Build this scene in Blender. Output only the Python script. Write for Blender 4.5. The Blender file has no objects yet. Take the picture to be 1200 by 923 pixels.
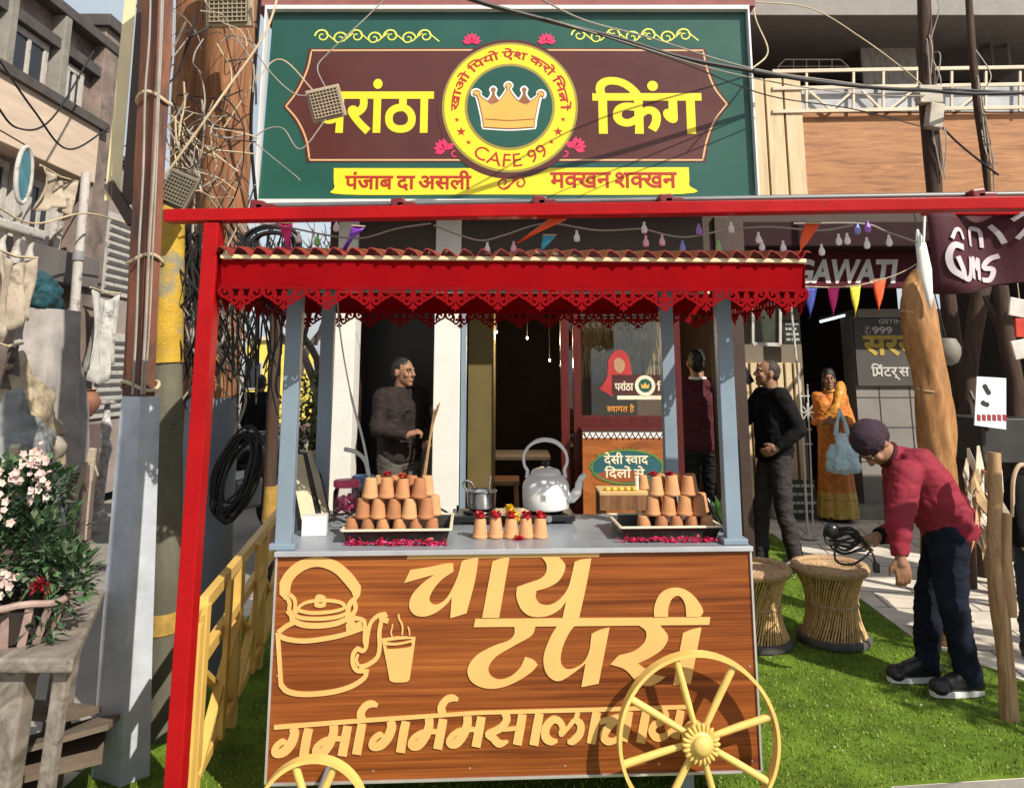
import bpy, bmesh, math, random
from mathutils import Vector, Matrix, Euler, noise
from mathutils.geometry import tessellate_polygon
random.seed(7)
R = math.radians
scene = bpy.context.scene
C = scene.collection

# ------------------------------------------------------------------ camera
cam_data = bpy.data.cameras.new("camera")
cam_data.sensor_width = 36.0
cam_data.lens = 27.0
cam_data.shift_y = -0.1546
cam_data.clip_start = 0.05
cam_data.clip_end = 3000.0
cam = bpy.data.objects.new("camera", cam_data)
C.objects.link(cam)
cam.location = (0, 0, 1.6)
cam.rotation_euler = (R(100), 0, 0)
scene.camera = cam

# ------------------------------------------------------------------ light
SUN_EL, SUN_AZ = 40.0, 41.0           # azimuth measured from straight behind the camera towards the right
world = bpy.data.worlds.new("World")
scene.world = world
world.use_nodes = True
wn = world.node_tree
sky = wn.nodes.new("ShaderNodeTexSky")
sky.sky_type = 'NISHITA'
sky.sun_disc = False
sky.sun_elevation = R(SUN_EL)
sky.sun_rotation = R(180.0 - SUN_AZ)
sky.air_density = 1.3
sky.dust_density = 2.5
# thin bright winter haze and cloud over the clear sky
stc = wn.nodes.new("ShaderNodeTexCoord"); smp = wn.nodes.new("ShaderNodeMapping"); smp.inputs['Scale'].default_value = (1.0, 1.0, 2.6)
wn.links.new(stc.outputs['Generated'], smp.inputs[0])
scl = wn.nodes.new("ShaderNodeTexNoise"); scl.inputs['Scale'].default_value = 2.2; scl.inputs['Detail'].default_value = 7
wn.links.new(smp.outputs[0], scl.inputs['Vector'])
smr = wn.nodes.new("ShaderNodeMapRange"); smr.inputs[1].default_value = 0.35; smr.inputs[2].default_value = 0.70; smr.inputs[3].default_value = 0.55; smr.inputs[4].default_value = 0.85
wn.links.new(scl.outputs['Fac'], smr.inputs[0])
smx = wn.nodes.new("ShaderNodeMixRGB"); smx.inputs[2].default_value = (10.5, 11.6, 12.6, 1)
wn.links.new(smr.outputs[0], smx.inputs[0]); wn.links.new(sky.outputs[0], smx.inputs[1])
wn.links.new(smx.outputs[0], wn.nodes["Background"].inputs[0])
wn.nodes["Background"].inputs[1].default_value = 0.066
sun_data = bpy.data.lights.new("sun", 'SUN')
sun_data.energy = 5.0
sun_data.angle = R(0.5)
sun_data.color = (1.0, 0.93, 0.82)
sun = bpy.data.objects.new("sun", sun_data)
C.objects.link(sun)
sdir = Vector((math.sin(R(SUN_AZ))*math.cos(R(SUN_EL)), -math.cos(R(SUN_AZ))*math.cos(R(SUN_EL)), math.sin(R(SUN_EL))))
sun.rotation_euler = sdir.to_track_quat('Z', 'Y').to_euler()
sun.location = sdir*30
scene.view_settings.view_transform = 'Standard'
scene.view_settings.look = 'None'
scene.view_settings.exposure = 0.2
scene.view_settings.gamma = 1.0
scene.render.engine = 'CYCLES'
scene.cycles.max_bounces = 7
scene.cycles.diffuse_bounces = 3
scene.cycles.glossy_bounces = 3
scene.cycles.transparent_max_bounces = 12
scene.cycles.use_denoising = True

# ------------------------------------------------------------------ where a line of sight meets a plane or the ground
_c, _s = math.cos(R(10)), math.sin(R(10))
def sight(u, v):
    a = (u-600)/900.0; b = (276-v)/900.0
    return Vector((a, _c-b*_s, _s+b*_c))
def W(u, v, Y):
    d = sight(u, v); t = Y/d.y
    return Vector((d.x*t, Y, 1.6+d.z*t))
def G(u, v, z=0.0):
    d = sight(u, v); t = (z-1.6)/d.z
    return Vector((d.x*t, d.y*t, z))
class Plane:
    """vertical plane through O turned by rz; px() gives (x, z) in its own frame"""
    def __init__(s, O, rz=0.0):
        s.O = Vector(O); s.rz = R(rz); s.ca = math.cos(s.rz); s.sa = math.sin(s.rz)
    def px(s, u, v):
        d = sight(u, v)
        t = (-s.sa*s.O.x+s.ca*s.O.y)/(-s.sa*d.x+s.ca*d.y)
        x, y, z = d.x*t, d.y*t, 1.6+d.z*t
        return ((x-s.O.x)*s.ca+(y-s.O.y)*s.sa, z-s.O.z)

# ------------------------------------------------------------------ materials
MATS = {}
def mat(name, col, rough=0.6, metal=0.0, var=0.18, scale=6.0, bump=0.0, bscale=80.0, stretch=(1,1,1), spec=0.5, dark=None, dscale=3.0, dthr=0.55):
    if name in MATS: return MATS[name]
    m = bpy.data.materials.new(name); m.use_nodes = True
    n = m.node_tree; p = n.nodes["Principled BSDF"]
    p.inputs['Roughness'].default_value = rough
    p.inputs['Metallic'].default_value = metal
    p.inputs['Specular IOR Level'].default_value = spec
    tc = n.nodes.new("ShaderNodeTexCoord")
    mp = n.nodes.new("ShaderNodeMapping"); mp.inputs['Scale'].default_value = stretch
    n.links.new(tc.outputs['Object'], mp.inputs['Vector'])
    nz = n.nodes.new("ShaderNodeTexNoise"); nz.inputs['Scale'].default_value = scale
    nz.inputs['Detail'].default_value = 6; nz.inputs['Roughness'].default_value = 0.62
    n.links.new(mp.outputs[0], nz.inputs['Vector'])
    rp = n.nodes.new("ShaderNodeValToRGB")
    c = Vector(col)
    lo = c*(1-var*1.3); hi = c*(1+var)
    rp.color_ramp.elements[0].position = 0.3; rp.color_ramp.elements[0].color = (*lo, 1)
    rp.color_ramp.elements[1].position = 0.7; rp.color_ramp.elements[1].color = (*[min(1, k) for k in hi], 1)
    n.links.new(nz.outputs['Fac'], rp.inputs[0])
    out = rp.outputs[0]
    if dark is not None:
        nd = n.nodes.new("ShaderNodeTexNoise"); nd.inputs['Scale'].default_value = dscale; nd.inputs['Detail'].default_value = 8
        nd.inputs['Roughness'].default_value = 0.7
        n.links.new(mp.outputs[0], nd.inputs['Vector'])
        r2 = n.nodes.new("ShaderNodeValToRGB")
        r2.color_ramp.elements[0].position = dthr; r2.color_ramp.elements[0].color = (0, 0, 0, 1)
        r2.color_ramp.elements[1].position = dthr+0.12; r2.color_ramp.elements[1].color = (1, 1, 1, 1)
        n.links.new(nd.outputs['Fac'], r2.inputs[0])
        mx = n.nodes.new("ShaderNodeMixRGB"); mx.inputs[2].default_value = (*dark, 1)
        n.links.new(r2.outputs[0], mx.inputs[0]); n.links.new(out, mx.inputs[1]); out = mx.outputs[0]
    n.links.new(out, p.inputs['Base Color'])
    # roughness breaks up too
    rr = n.nodes.new("ShaderNodeMapRange"); rr.inputs[3].default_value = max(0.03, rough-0.12); rr.inputs[4].default_value = min(1, rough+0.12)
    n.links.new(nz.outputs['Fac'], rr.inputs[0]); n.links.new(rr.outputs[0], p.inputs['Roughness'])
    if bump:
        nb = n.nodes.new("ShaderNodeTexNoise"); nb.inputs['Scale'].default_value = bscale; nb.inputs['Detail'].default_value = 4
        n.links.new(mp.outputs[0], nb.inputs['Vector'])
        bp = n.nodes.new("ShaderNodeBump"); bp.inputs['Strength'].default_value = bump; bp.inputs['Distance'].default_value = 0.01
        n.links.new(nb.outputs['Fac'], bp.inputs['Height']); n.links.new(bp.outputs[0], p.inputs['Normal'])
    MATS[name] = m
    return m
def glow(name, col, strength):
    if name in MATS: return MATS[name]
    m = bpy.data.materials.new(name); m.use_nodes = True
    p = m.node_tree.nodes["Principled BSDF"]
    p.inputs['Base Color'].default_value = (*col, 1)
    p.inputs['Emission Color'].default_value = (*col, 1); p.inputs['Emission Strength'].default_value = strength
    MATS[name] = m; return m
def glassy(name, tint, mix=0.12, rough=0.02):
    if name in MATS: return MATS[name]
    m = bpy.data.materials.new(name); m.use_nodes = True
    n = m.node_tree; n.nodes.remove(n.nodes["Principled BSDF"])
    o = n.nodes["Material Output"]
    t = n.nodes.new("ShaderNodeBsdfTransparent"); t.inputs[0].default_value = (*tint, 1)
    g = n.nodes.new("ShaderNodeBsdfGlossy"); g.inputs['Roughness'].default_value = rough
    f = n.nodes.new("ShaderNodeFresnel"); f.inputs[0].default_value = 1.5
    ad = n.nodes.new("ShaderNodeMath"); ad.operation = 'ADD'; ad.inputs[1].default_value = mix*0.3
    n.links.new(f.outputs[0], ad.inputs[0])
    x = n.nodes.new("ShaderNodeMixShader")
    n.links.new(ad.outputs[0], x.inputs[0]); n.links.new(t.outputs[0], x.inputs[1]); n.links.new(g.outputs[0], x.inputs[2])
    n.links.new(x.outputs[0], o.inputs[0])
    MATS[name] = m; return m
def wood_mat(name, cols, axis_stretch, scale=3.0, rough=0.35, distort=1.2, bump=0.05):
    """streaky grain: noise pulled out along one axis"""
    if name in MATS: return MATS[name]
    m = bpy.data.materials.new(name); m.use_nodes = True
    n = m.node_tree; p = n.nodes["Principled BSDF"]; p.inputs['Roughness'].default_value = rough
    tc = n.nodes.new("ShaderNodeTexCoord"); mp = n.nodes.new("ShaderNodeMapping"); mp.inputs['Scale'].default_value = axis_stretch
    n.links.new(tc.outputs['Object'], mp.inputs[0])
    a = n.nodes.new("ShaderNodeTexNoise"); a.inputs['Scale'].default_value = scale; a.inputs['Detail'].default_value = 9
    a.inputs['Roughness'].default_value = 0.65; a.inputs['Distortion'].default_value = distort
    n.links.new(mp.outputs[0], a.inputs['Vector'])
    rp = n.nodes.new("ShaderNodeValToRGB"); e = rp.color_ramp.elements
    e[0].position = 0.30; e[0].color = (*cols[0], 1); e[1].position = 0.72; e[1].color = (*cols[2], 1)
    k = e.new(0.5); k.color = (*cols[1], 1)
    n.links.new(a.outputs['Fac'], rp.inputs[0]); n.links.new(rp.outputs[0], p.inputs['Base Color'])
    bp = n.nodes.new("ShaderNodeBump"); bp.inputs['Strength'].default_value = bump; bp.inputs['Distance'].default_value = 0.005
    n.links.new(a.outputs['Fac'], bp.inputs['Height']); n.links.new(bp.outputs[0], p.inputs['Normal'])
    MATS[name] = m; return m

# ------------------------------------------------------------------ mesh building
class MB:
    def __init__(s): s.v = []; s.f = []; s.mi = []; s.cur = 0
    def add(s, vs, fs):
        b = len(s.v); s.v += [tuple(x) for x in vs]
        for f in fs: s.f.append(tuple(b+i for i in f)); s.mi.append(s.cur)
    def box(s, c, d, rot=None, bev=0.0):
        """box with centre c and full size d; a small bevel by chamfering the vertical/horizontal edges"""
        x, y, z = d[0]/2, d[1]/2, d[2]/2
        b = min(bev, x*0.9, y*0.9, z*0.9)
        if b <= 0:
            vs = [(-x,-y,-z),(x,-y,-z),(x,y,-z),(-x,y,-z),(-x,-y,z),(x,-y,z),(x,y,z),(-x,y,z)]
            fs = [(0,3,2,1),(4,5,6,7),(0,1,5,4),(1,2,6,5),(2,3,7,6),(3,0,4,7)]
        else:
            bm = bmesh.new(); bmesh.ops.create_cube(bm, size=1.0)
            bmesh.ops.scale(bm, vec=(d[0], d[1], d[2]), verts=bm.verts)
            bmesh.ops.bevel(bm, geom=bm.edges[:], offset=b, segments=2, profile=0.6, affect='EDGES')
            bm.verts.ensure_lookup_table(); bm.verts.index_update()
            vs = [v.co.copy() for v in bm.verts]; fs = [tuple(v.index for v in f.verts) for f in bm.faces]; bm.free()
        M = Matrix.Identity(3)
        if rot is not None: M = Euler(rot).to_matrix() if not isinstance(rot, Matrix) else rot
        c = Vector(c)
        s.add([M @ Vector(v)+c for v in vs], fs)
        return s
    def bar(s, a, b, w, h=None, bev=0.003, up=(0,0,1)):
        """rectangular bar from a to b"""
        a = Vector(a); b = Vector(b); d = b-a; L = d.length
        if L < 1e-6: return s
        x = d.normalized(); up = Vector(up)
        if abs(x.dot(up)) > 0.98: up = Vector((0,1,0))
        y = up.cross(x).normalized(); z = x.cross(y)
        M = Matrix((x, y, z)).transposed()
        return s.box((a+b)/2, (L, w, h or w), M, bev)
    def tube(s, pts, r, n=8, cap=True):
        """round tube through pts; r a number or a list"""
        pts = [Vector(p) for p in pts]; k = len(pts)
        rr = r if isinstance(r, (list, tuple)) else [r]*k
        base = len(s.v); prev = None; t0 = None
        for i, p in enumerate(pts):
            t = (pts[min(i+1, k-1)]-pts[max(i-1, 0)])
            t = t.normalized() if t.length > 1e-9 else Vector((0,0,1))
            if prev is None:
                prev = t.orthogonal().normalized()
            else:
                prev = (prev - t*prev.dot(t))
                prev = prev.normalized() if prev.length > 1e-6 else t.orthogonal().normalized()
            q = t.cross(prev)
            for j in range(n):
                a = 2*math.pi*j/n
                s.v.append(tuple(p+(prev*math.cos(a)+q*math.sin(a))*rr[i]))
        for i in range(k-1):
            for j in range(n):
                s.f.append((base+i*n+j, base+i*n+(j+1)%n, base+(i+1)*n+(j+1)%n, base+(i+1)*n+j)); s.mi.append(s.cur)
        if cap:
            s.f.append(tuple(base+j for j in reversed(range(n)))); s.mi.append(s.cur)
            s.f.append(tuple(base+(k-1)*n+j for j in range(n))); s.mi.append(s.cur)
        return s
    def lathe(s, prof, n=24, c=(0,0,0), rot=None, closed=False):
        """profile of (r, z) turned about z"""
        M = Euler(rot).to_matrix() if rot is not None else Matrix.Identity(3)
        c = Vector(c); base = len(s.v); k = len(prof)
        for r_, z in prof:
            for j in range(n):
                a = 2*math.pi*j/n
                s.v.append(tuple(M @ Vector((r_*math.cos(a), r_*math.sin(a), z))+c))
        for i in range(k-1):
            for j in range(n):
                s.f.append((base+i*n+j, base+i*n+(j+1)%n, base+(i+1)*n+(j+1)%n, base+(i+1)*n+j)); s.mi.append(s.cur)
        if not closed:
            if prof[0][0] > 1e-4: s.f.append(tuple(base+j for j in reversed(range(n)))); s.mi.append(s.cur)
            if prof[-1][0] > 1e-4: s.f.append(tuple(base+(k-1)*n+j for j in range(n))); s.mi.append(s.cur)
        return s
    def ball(s, c, r, n=12, rot=None):
        rx, ry, rz = (r, r, r) if not isinstance(r, (tuple, list)) else r
        M = Euler(rot).to_matrix() if rot is not None and not isinstance(rot, Matrix) else (rot or Matrix.Identity(3))
        c = Vector(c); base = len(s.v); k = max(4, n*2//3)
        for i in range(k+1):
            th = math.pi*i/k
            for j in range(n):
                a = 2*math.pi*j/n
                s.v.append(tuple(M @ Vector((rx*math.sin(th)*math.cos(a), ry*math.sin(th)*math.sin(a), -rz*math.cos(th)))+c))
        for i in range(k):
            for j in range(n):
                s.f.append((base+i*n+j, base+i*n+(j+1)%n, base+(i+1)*n+(j+1)%n, base+(i+1)*n+j)); s.mi.append(s.cur)
        return s
    def poly(s, loops, t, y=0.0, f=None):
        """flat shape in the x-z plane: loops[0] outline, the rest holes; front at y-t, sides back to y.  f maps (x,y,z)"""
        loops = [[(p[0], p[1]) for p in l] for l in loops]
        flat = [p for l in loops for p in l]
        tris = tessellate_polygon([[Vector((x, z, 0)) for x, z in l] for l in loops])
        F = f or (lambda x, yy, z: (x, yy, z))
        b = len(s.v)
        for x, z in flat: s.v.append(tuple(F(x, y-t, z)))
        for x, z in flat: s.v.append(tuple(F(x, y, z)))
        n = len(flat)
        for tr in tris:
            a, c, d = [flat[i] for i in tr]
            ar = (c[0]-a[0])*(d[1]-a[1])-(c[1]-a[1])*(d[0]-a[0])
            tr = tuple(tr) if ar > 0 else tuple(reversed(tr))     # seen from -y
            s.f.append(tuple(b+i for i in tr)); s.mi.append(s.cur)
        k = 0
        for li, l in enumerate(loops):
            m = len(l); ar = sum(l[i][0]*l[(i+1) % m][1]-l[(i+1) % m][0]*l[i][1] for i in range(m))
            fw = (ar > 0) == (li == 0)
            for i in range(m):
                i0, i1 = b+k+i, b+k+(i+1) % m
                q = (i0, i0+n, i1+n, i1) if fw else (i0, i1, i1+n, i0+n)
                s.f.append(q); s.mi.append(s.cur)
            k += m
        return s
    def ribbon(s, pts, w, t, y=0.0, closed=False, f=None):
        """flat stroke along 2-D pts with width(s) w"""
        n = len(pts); ws = w if isinstance(w, (list, tuple)) else [w]*n
        L = []; Rr = []
        for i in range(n):
            if closed: a, b = pts[(i-1) % n], pts[(i+1) % n]
            else: a, b = pts[max(i-1, 0)], pts[min(i+1, n-1)]
            dx, dz = b[0]-a[0], b[1]-a[1]; l = math.hypot(dx, dz) or 1e-9
            nx, nz = -dz/l*ws[i]/2, dx/l*ws[i]/2
            L.append((pts[i][0]+nx, pts[i][1]+nz)); Rr.append((pts[i][0]-nx, pts[i][1]-nz))
        F = f or (lambda x, yy, z: (x, yy, z))
        b = len(s.v)
        for i in range(n):
            tt = t+0.0004*i/n
            for (p, yy) in ((L[i], y-tt), (Rr[i], y-tt), (Rr[i], y), (L[i], y)): s.v.append(tuple(F(p[0], yy, p[1])))
        m = n if closed else n-1
        for i in range(m):
            p, q = b+4*i, b+4*((i+1) % n)
            for e in range(4):
                s.f.append((p+e, q+e, q+(e+1) % 4, p+(e+1) % 4)); s.mi.append(s.cur)
        if not closed:
            s.f.append((b, b+1, b+2, b+3)); s.mi.append(s.cur)
            e = b+4*(n-1); s.f.append((e+3, e+2, e+1, e)); s.mi.append(s.cur)
        return s
    def build(s, name, m, parent=None, smooth=False, loc=None, rot=None, auto=40):
        me = bpy.data.meshes.new(name); me.from_pydata(s.v, [], s.f)
        ms = m if isinstance(m, (list, tuple)) else [m]
        for k in ms: me.materials.append(k)
        if len(ms) > 1: me.polygons.foreach_set('material_index', s.mi)
        bm = bmesh.new(); bm.from_mesh(me)
        bmesh.ops.recalc_face_normals(bm, faces=bm.faces[:]); bm.to_mesh(me); bm.free()
        if smooth:
            me.polygons.foreach_set('use_smooth', [True]*len(me.polygons))
            try: me.set_sharp_from_angle(angle=R(auto))
            except Exception: pass
        me.update()
        o = bpy.data.objects.new(name, me); C.objects.link(o)
        if loc is not None: o.location = loc
        if rot is not None: o.rotation_euler = rot
        if parent is not None: o.parent = parent
        return o

def tag(o, label=None, cat=None, group=None, kind=None):
    if label: o['label'] = label
    if cat: o['category'] = cat
    if group: o['group'] = group
    if kind: o['kind'] = kind
    return o
def thing(name, loc, label, cat, rz=0.0, group=None, rot=None):
    o = bpy.data.objects.new(name, None); C.objects.link(o)
    o.empty_display_size = 0.1
    o.location = loc; o.rotation_euler = rot if rot is not None else (0, 0, rz)
    return tag(o, label, cat, group)
def kids(o): return [c for c in bpy.data.objects if c.parent == o]
def copy_tree(o, parent=None):
    c = o.copy(); C.objects.link(c)
    if parent is not None: c.parent = parent
    for ch in kids(o): copy_tree(ch, c)
    return c

def crom(pts, seg=6, closed=False):
    """Catmull-Rom through points of any dimension"""
    P = [Vector(p) for p in pts]; n = len(P); out = []
    rng = range(n) if closed else range(n-1)
    for i in rng:
        p0 = P[(i-1) % n] if closed or i > 0 else P[0]*2-P[1]
        p1, p2 = P[i], P[(i+1) % n]
        p3 = P[(i+2) % n] if closed or i+2 < n else P[-1]*2-P[-2]
        for k in range(seg):
            t = k/seg
            out.append(0.5*((2*p1)+(p2-p0)*t+(2*p0-5*p1+4*p2-p3)*t*t+(3*p1-p0-3*p2+p3)*t**3))
    if not closed: out.append(P[-1])
    return out
def outline(pts, seg=5):
    """closed outline; points with a third entry are sharp corners"""
    n = len(pts); cs = [i for i, p in enumerate(pts) if len(p) > 2]
    if not cs: return [(p.x, p.y) for p in crom([p[:2] for p in pts], seg, True)]
    out = []
    for a, i in enumerate(cs):
        j = cs[(a+1) % len(cs)]
        if j <= i: j += n
        run = [pts[k % n][:2] for k in range(i, j+1)]
        if len(run) == 2: out.append(run[0])
        else: out += [(p.x, p.y) for p in crom(run, seg)][:-1]
    return out
def circle(cx, cz, r, n=48, a0=0.0, a1=360.0):
    full = abs(a1-a0) >= 360
    return [(cx+r*math.cos(R(a0+(a1-a0)*i/(n if full else n-1))), cz+r*math.sin(R(a0+(a1-a0)*i/(n if full else n-1)))) for i in range(n)]

# ------------------------------------------------------------------ lettering: outlines of glyphs as polygons
_tx = None
class Glyphs(list): bold = 0.0
def glyphs(s, bold=0.0):
    """list of (outer, [holes]) in em units for string s, laid out left to right"""
    cu = bpy.data.curves.new('lettering', 'FONT'); cu.body = s; cu.size = 1.0; cu.resolution_u = 4
    ob = bpy.data.objects.new('lettering', cu); C.objects.link(ob)
    dg = bpy.context.evaluated_depsgraph_get()
    cc = ob.evaluated_get(dg).to_curve(dg)
    loops = []
    for sp in cc.splines:
        pts = []
        if sp.type == 'BEZIER':
            bp = sp.bezier_points; n = len(bp)
            for i in range(n):
                a, b = bp[i], bp[(i+1) % n]
                p0, p1, p2, p3 = [Vector(q[:2]) for q in (a.co, a.handle_right, b.handle_left, b.co)]
                st = 1 if ((p1-p0).cross(p3-p0) if False else abs((p1-p0).x*(p3-p0).y-(p1-p0).y*(p3-p0).x)+abs((p2-p0).x*(p3-p0).y-(p2-p0).y*(p3-p0).x)) < 1e-6 else 4
                for k in range(st):
                    t = k/st
                    pts.append(p0*(1-t)**3+p1*3*t*(1-t)**2+p2*3*t*t*(1-t)+p3*t**3)
        else:
            pts = [Vector(q.co[:2]) for q in sp.points]
        cl = []
        for p in pts:
            if not cl or (p-cl[-1]).length > 1e-4: cl.append(p)
        if len(cl) > 2 and (cl[0]-cl[-1]).length < 1e-4: cl.pop()
        if len(cl) > 2: loops.append(cl)
    ob.to_curve_clear() if hasattr(ob, 'to_curve_clear') else None
    bpy.data.objects.remove(ob); bpy.data.curves.remove(cu)
    def area(l): return sum(l[i].x*l[(i+1) % len(l)].y-l[(i+1) % len(l)].x*l[i].y for i in range(len(l)))/2
    if not loops: return Glyphs()
    big = max(loops, key=lambda l: abs(area(l))); sg = 1 if area(big) > 0 else -1
    outs = [l for l in loops if area(l)*sg > 0]; hol = [l for l in loops if area(l)*sg < 0]
    def inside(p, l):
        c = False; n = len(l)
        for i in range(n):
            a, b = l[i], l[(i+1) % n]
            if (a.y > p.y) != (b.y > p.y) and p.x < (b.x-a.x)*(p.y-a.y)/(b.y-a.y)+a.x: c = not c
        return c
    res = Glyphs(); res.bold = bold
    for o in outs:
        hs = [h for h in hol if inside(h[0], o)]
        res.append((o, hs))
    return res
def clip_right(poly, x):
    out = []; n = len(poly)
    for i in range(n):
        a, b = poly[i], poly[(i+1) % n]
        if a.x <= x: out.append(a)
        if (a.x <= x) != (b.x <= x):
            t = (x-a.x)/(b.x-a.x); out.append(a+(b-a)*t)
    return out
def layout(pieces, bold=0.0):
    """pieces: strings, or (string, fraction kept) for half letters, or ('#', stroke pts, width) drawn at the last letter"""
    res = Glyphs(); res.bold = bold; x = 0.0; last = 0.0; lw = 0.5
    for p in pieces:
        if p == ' ': x += 0.22; continue
        if isinstance(p, tuple) and p[0] == '#':
            pts, w = p[1], p[2]
            mb = MB(); mb.ribbon([(last+a*lw, b) for a, b in pts], w, 0.0)
            L = []; Q = []
            for i in range(len(pts)): L.append(Vector(mb.v[4*i][::2])); Q.append(Vector(mb.v[4*i+1][::2]))
            res.append((L+Q[::-1], [])); continue
        fr = 1.0
        if isinstance(p, tuple): p, fr = p
        g = glyphs(p, bold)
        xs = [v.x for o, h in g for v in o]; x0, x1 = min(xs), max(xs)
        if fr < 1:
            cut = x0+(x1-x0)*fr
            g = [(clip_right(o, cut), [clip_right(q, cut) for q in h if min(k.x for k in q) < cut]) for o, h in g]
            g = [(o, [q for q in h if len(q) > 2]) for o, h in g if len(o) > 2]; x1 = cut
        d = Vector((x-x0, 0))
        res += [([v+d for v in o], [[v+d for v in q] for q in h]) for o, h in g]
        last = x; lw = x1-x0; x += (x1-x0)-0.012
    return res
def put_text(mb, g, box, t, y, shear=0.0, f=None, bbox=None, bold=0.0):
    """fit glyph polygons into box (x0, z0, x1, z1)"""
    xs = [v.x for o, h in g for v in o]; ys = [v.y for o, h in g for v in o]
    a0, a1, b0, b1 = min(xs), max(xs), min(ys), max(ys)
    if bbox: b0, b1 = bbox
    x0, z0, x1, z1 = box
    def mp(v):
        q = (v.y-b0)/(b1-b0)
        return (x0+(v.x-a0)/(a1-a0)*(x1-x0)+shear*(q-0.5)*(z1-z0), z0+q*(z1-z0))
    sx = (x1-x0)/(a1-a0); bold = bold or getattr(g, 'bold', 0.0)
    for i, (o, h) in enumerate(g):
        mb.poly([[mp(v) for v in o]]+[[mp(v) for v in q] for q in h], t+0.0003*(i % 3), y, f)
        if bold:
            for k, q in enumerate([o]+h): weight(mb, [Vector(mp(v)) for v in q], bold*sx, t+0.0003*(i % 3), y, f, k > 0)
def weight(mb, l, d, t, y, f, hole):
    """a strip that thickens a glyph along one of its outlines"""
    n = len(l); ar = sum(l[i].x*l[(i+1) % n].y-l[(i+1) % n].x*l[i].y for i in range(n)); s_ = (1 if ar > 0 else -1)*(-1 if hole else 1)
    F = f or (lambda x, yy, z: (x, yy, z)); b = len(mb.v)
    for i in range(n):
        e1 = (l[i]-l[i-1]); e2 = (l[(i+1) % n]-l[i]); e1 = e1.normalized() if e1.length > 1e-9 else e2.normalized(); e2 = e2.normalized() if e2.length > 1e-9 else e1
        m = Vector((e1.y+e2.y, -e1.x-e2.x))*s_
        m = m.normalized() if m.length > 0.2 else Vector((e1.y, -e1.x))*s_
        k = d/max(0.7, abs(m.dot(Vector((e1.y, -e1.x)))))
        p = l[i]+m*k
        mb.v.append(tuple(F(l[i].x, y-t, l[i].y))); mb.v.append(tuple(F(p.x, y-t+0.0002+0.00005*(i % 2), p.y))); mb.v.append(tuple(F(p.x, y, p.y)))
    for i in range(n):
        p, q = b+3*i, b+3*((i+1) % n)
        mb.f.append((p, p+1, q+1, q)); mb.mi.append(mb.cur); mb.f.append((p+1, p+2, q+2, q+1)); mb.mi.append(mb.cur)

# ------------------------------------------------------------------ bodies: round forms melted into one skin
def melt(parts, voxel=0.008, smooth=4, noise_amp=0.0, noise_scale=9.0, cuts=(), stretch=(1,1,1)):
    """parts: ('c',p0,p1,r0,r1) tapered limb with round ends, ('f',...) the same with flat ends,
       ('e',centre,radii[,rot]) ellipsoid, ('b',centre,size[,rot]) block.  Returns one mesh."""
    mb = MB()
    for p in parts:
        if p[0] in 'cf':
            a, b = Vector(p[1]), Vector(p[2]); r0, r1 = p[3], p[4]
            fl = p[5] if len(p) > 5 else 1.0
            d = (b-a); L = d.length; x = d.normalized() if L > 1e-6 else Vector((0,0,1))
            prof = []
            if p[0] == 'c':
                for k in range(5): q = math.pi/2*(1-k/4); prof.append((r0*math.cos(q), -r0*math.sin(q)))
                for k in range(5): q = math.pi/2*k/4; prof.append((r1*math.cos(q), L+r1*math.sin(q)))
                prof[0] = (1e-4, prof[0][1]); prof[-1] = (1e-4, prof[-1][1])
            else: prof = [(1e-4, 0), (r0, 0), ((r0+r1)/2, L/2), (r1, L), (1e-4, L)]
            z = x; xx = z.orthogonal().normalized()
            if len(p) > 6: xx = Vector(p[6]); xx = (xx-z*xx.dot(z)).normalized()
            yy = z.cross(xx)
            M = Matrix((xx, yy*fl, z)).transposed()
            tmp = MB(); tmp.lathe(prof, 16, closed=True)
            mb.add([M @ Vector(v)+a for v in tmp.v], tmp.f)
        elif p[0] == 'e': mb.ball(p[1], p[2], 16, p[3] if len(p) > 3 else None)
        elif p[0] == 'b': mb.box(p[1], p[2], p[3] if len(p) > 3 else None, 0.004)
    me = bpy.data.meshes.new('melt'); me.from_pydata(mb.v, [], mb.f)
    bm = bmesh.new(); bm.from_mesh(me); bmesh.ops.remove_doubles(bm, verts=bm.verts[:], dist=1e-6)
    bmesh.ops.recalc_face_normals(bm, faces=bm.faces[:]); bm.to_mesh(me); bm.free()
    ob = bpy.data.objects.new('melt', me); C.objects.link(ob)
    md = ob.modifiers.new('r', 'REMESH'); md.mode = 'VOXEL'; md.voxel_size = voxel
    if smooth:
        sm = ob.modifiers.new('s', 'SMOOTH'); sm.iterations = smooth; sm.factor = 0.5
    dg = bpy.context.evaluated_depsgraph_get()
    out = bpy.data.meshes.new_from_object(ob.evaluated_get(dg))
    bpy.data.objects.remove(ob); bpy.data.meshes.remove(me)
    if noise_amp or cuts:
        bm = bmesh.new(); bm.from_mesh(out)
        for (co, no) in cuts:
            bmesh.ops.bisect_plane(bm, geom=bm.verts[:]+bm.edges[:]+bm.faces[:], plane_co=co, plane_no=no, clear_outer=True)
        if noise_amp:
            bm.normal_update()
            for v in bm.verts:
                q = Vector((v.co.x*stretch[0], v.co.y*stretch[1], v.co.z*stretch[2]))*noise_scale
                h = noise.noise(q)*0.7+abs(noise.noise(q*2.3+Vector((3,1,7))))*0.6-0.2
                v.co += v.normal*h*noise_amp
        bm.to_mesh(out); bm.free()
    out.polygons.foreach_set('use_smooth', [True]*len(out.polygons))
    return out
def melted(name, parts, m, parent=None, **k):
    me = melt(parts, **k); me.name = name; me.materials.append(m)
    o = bpy.data.objects.new(name, me); C.objects.link(o)
    if parent is not None: o.parent = parent
    return o
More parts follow.
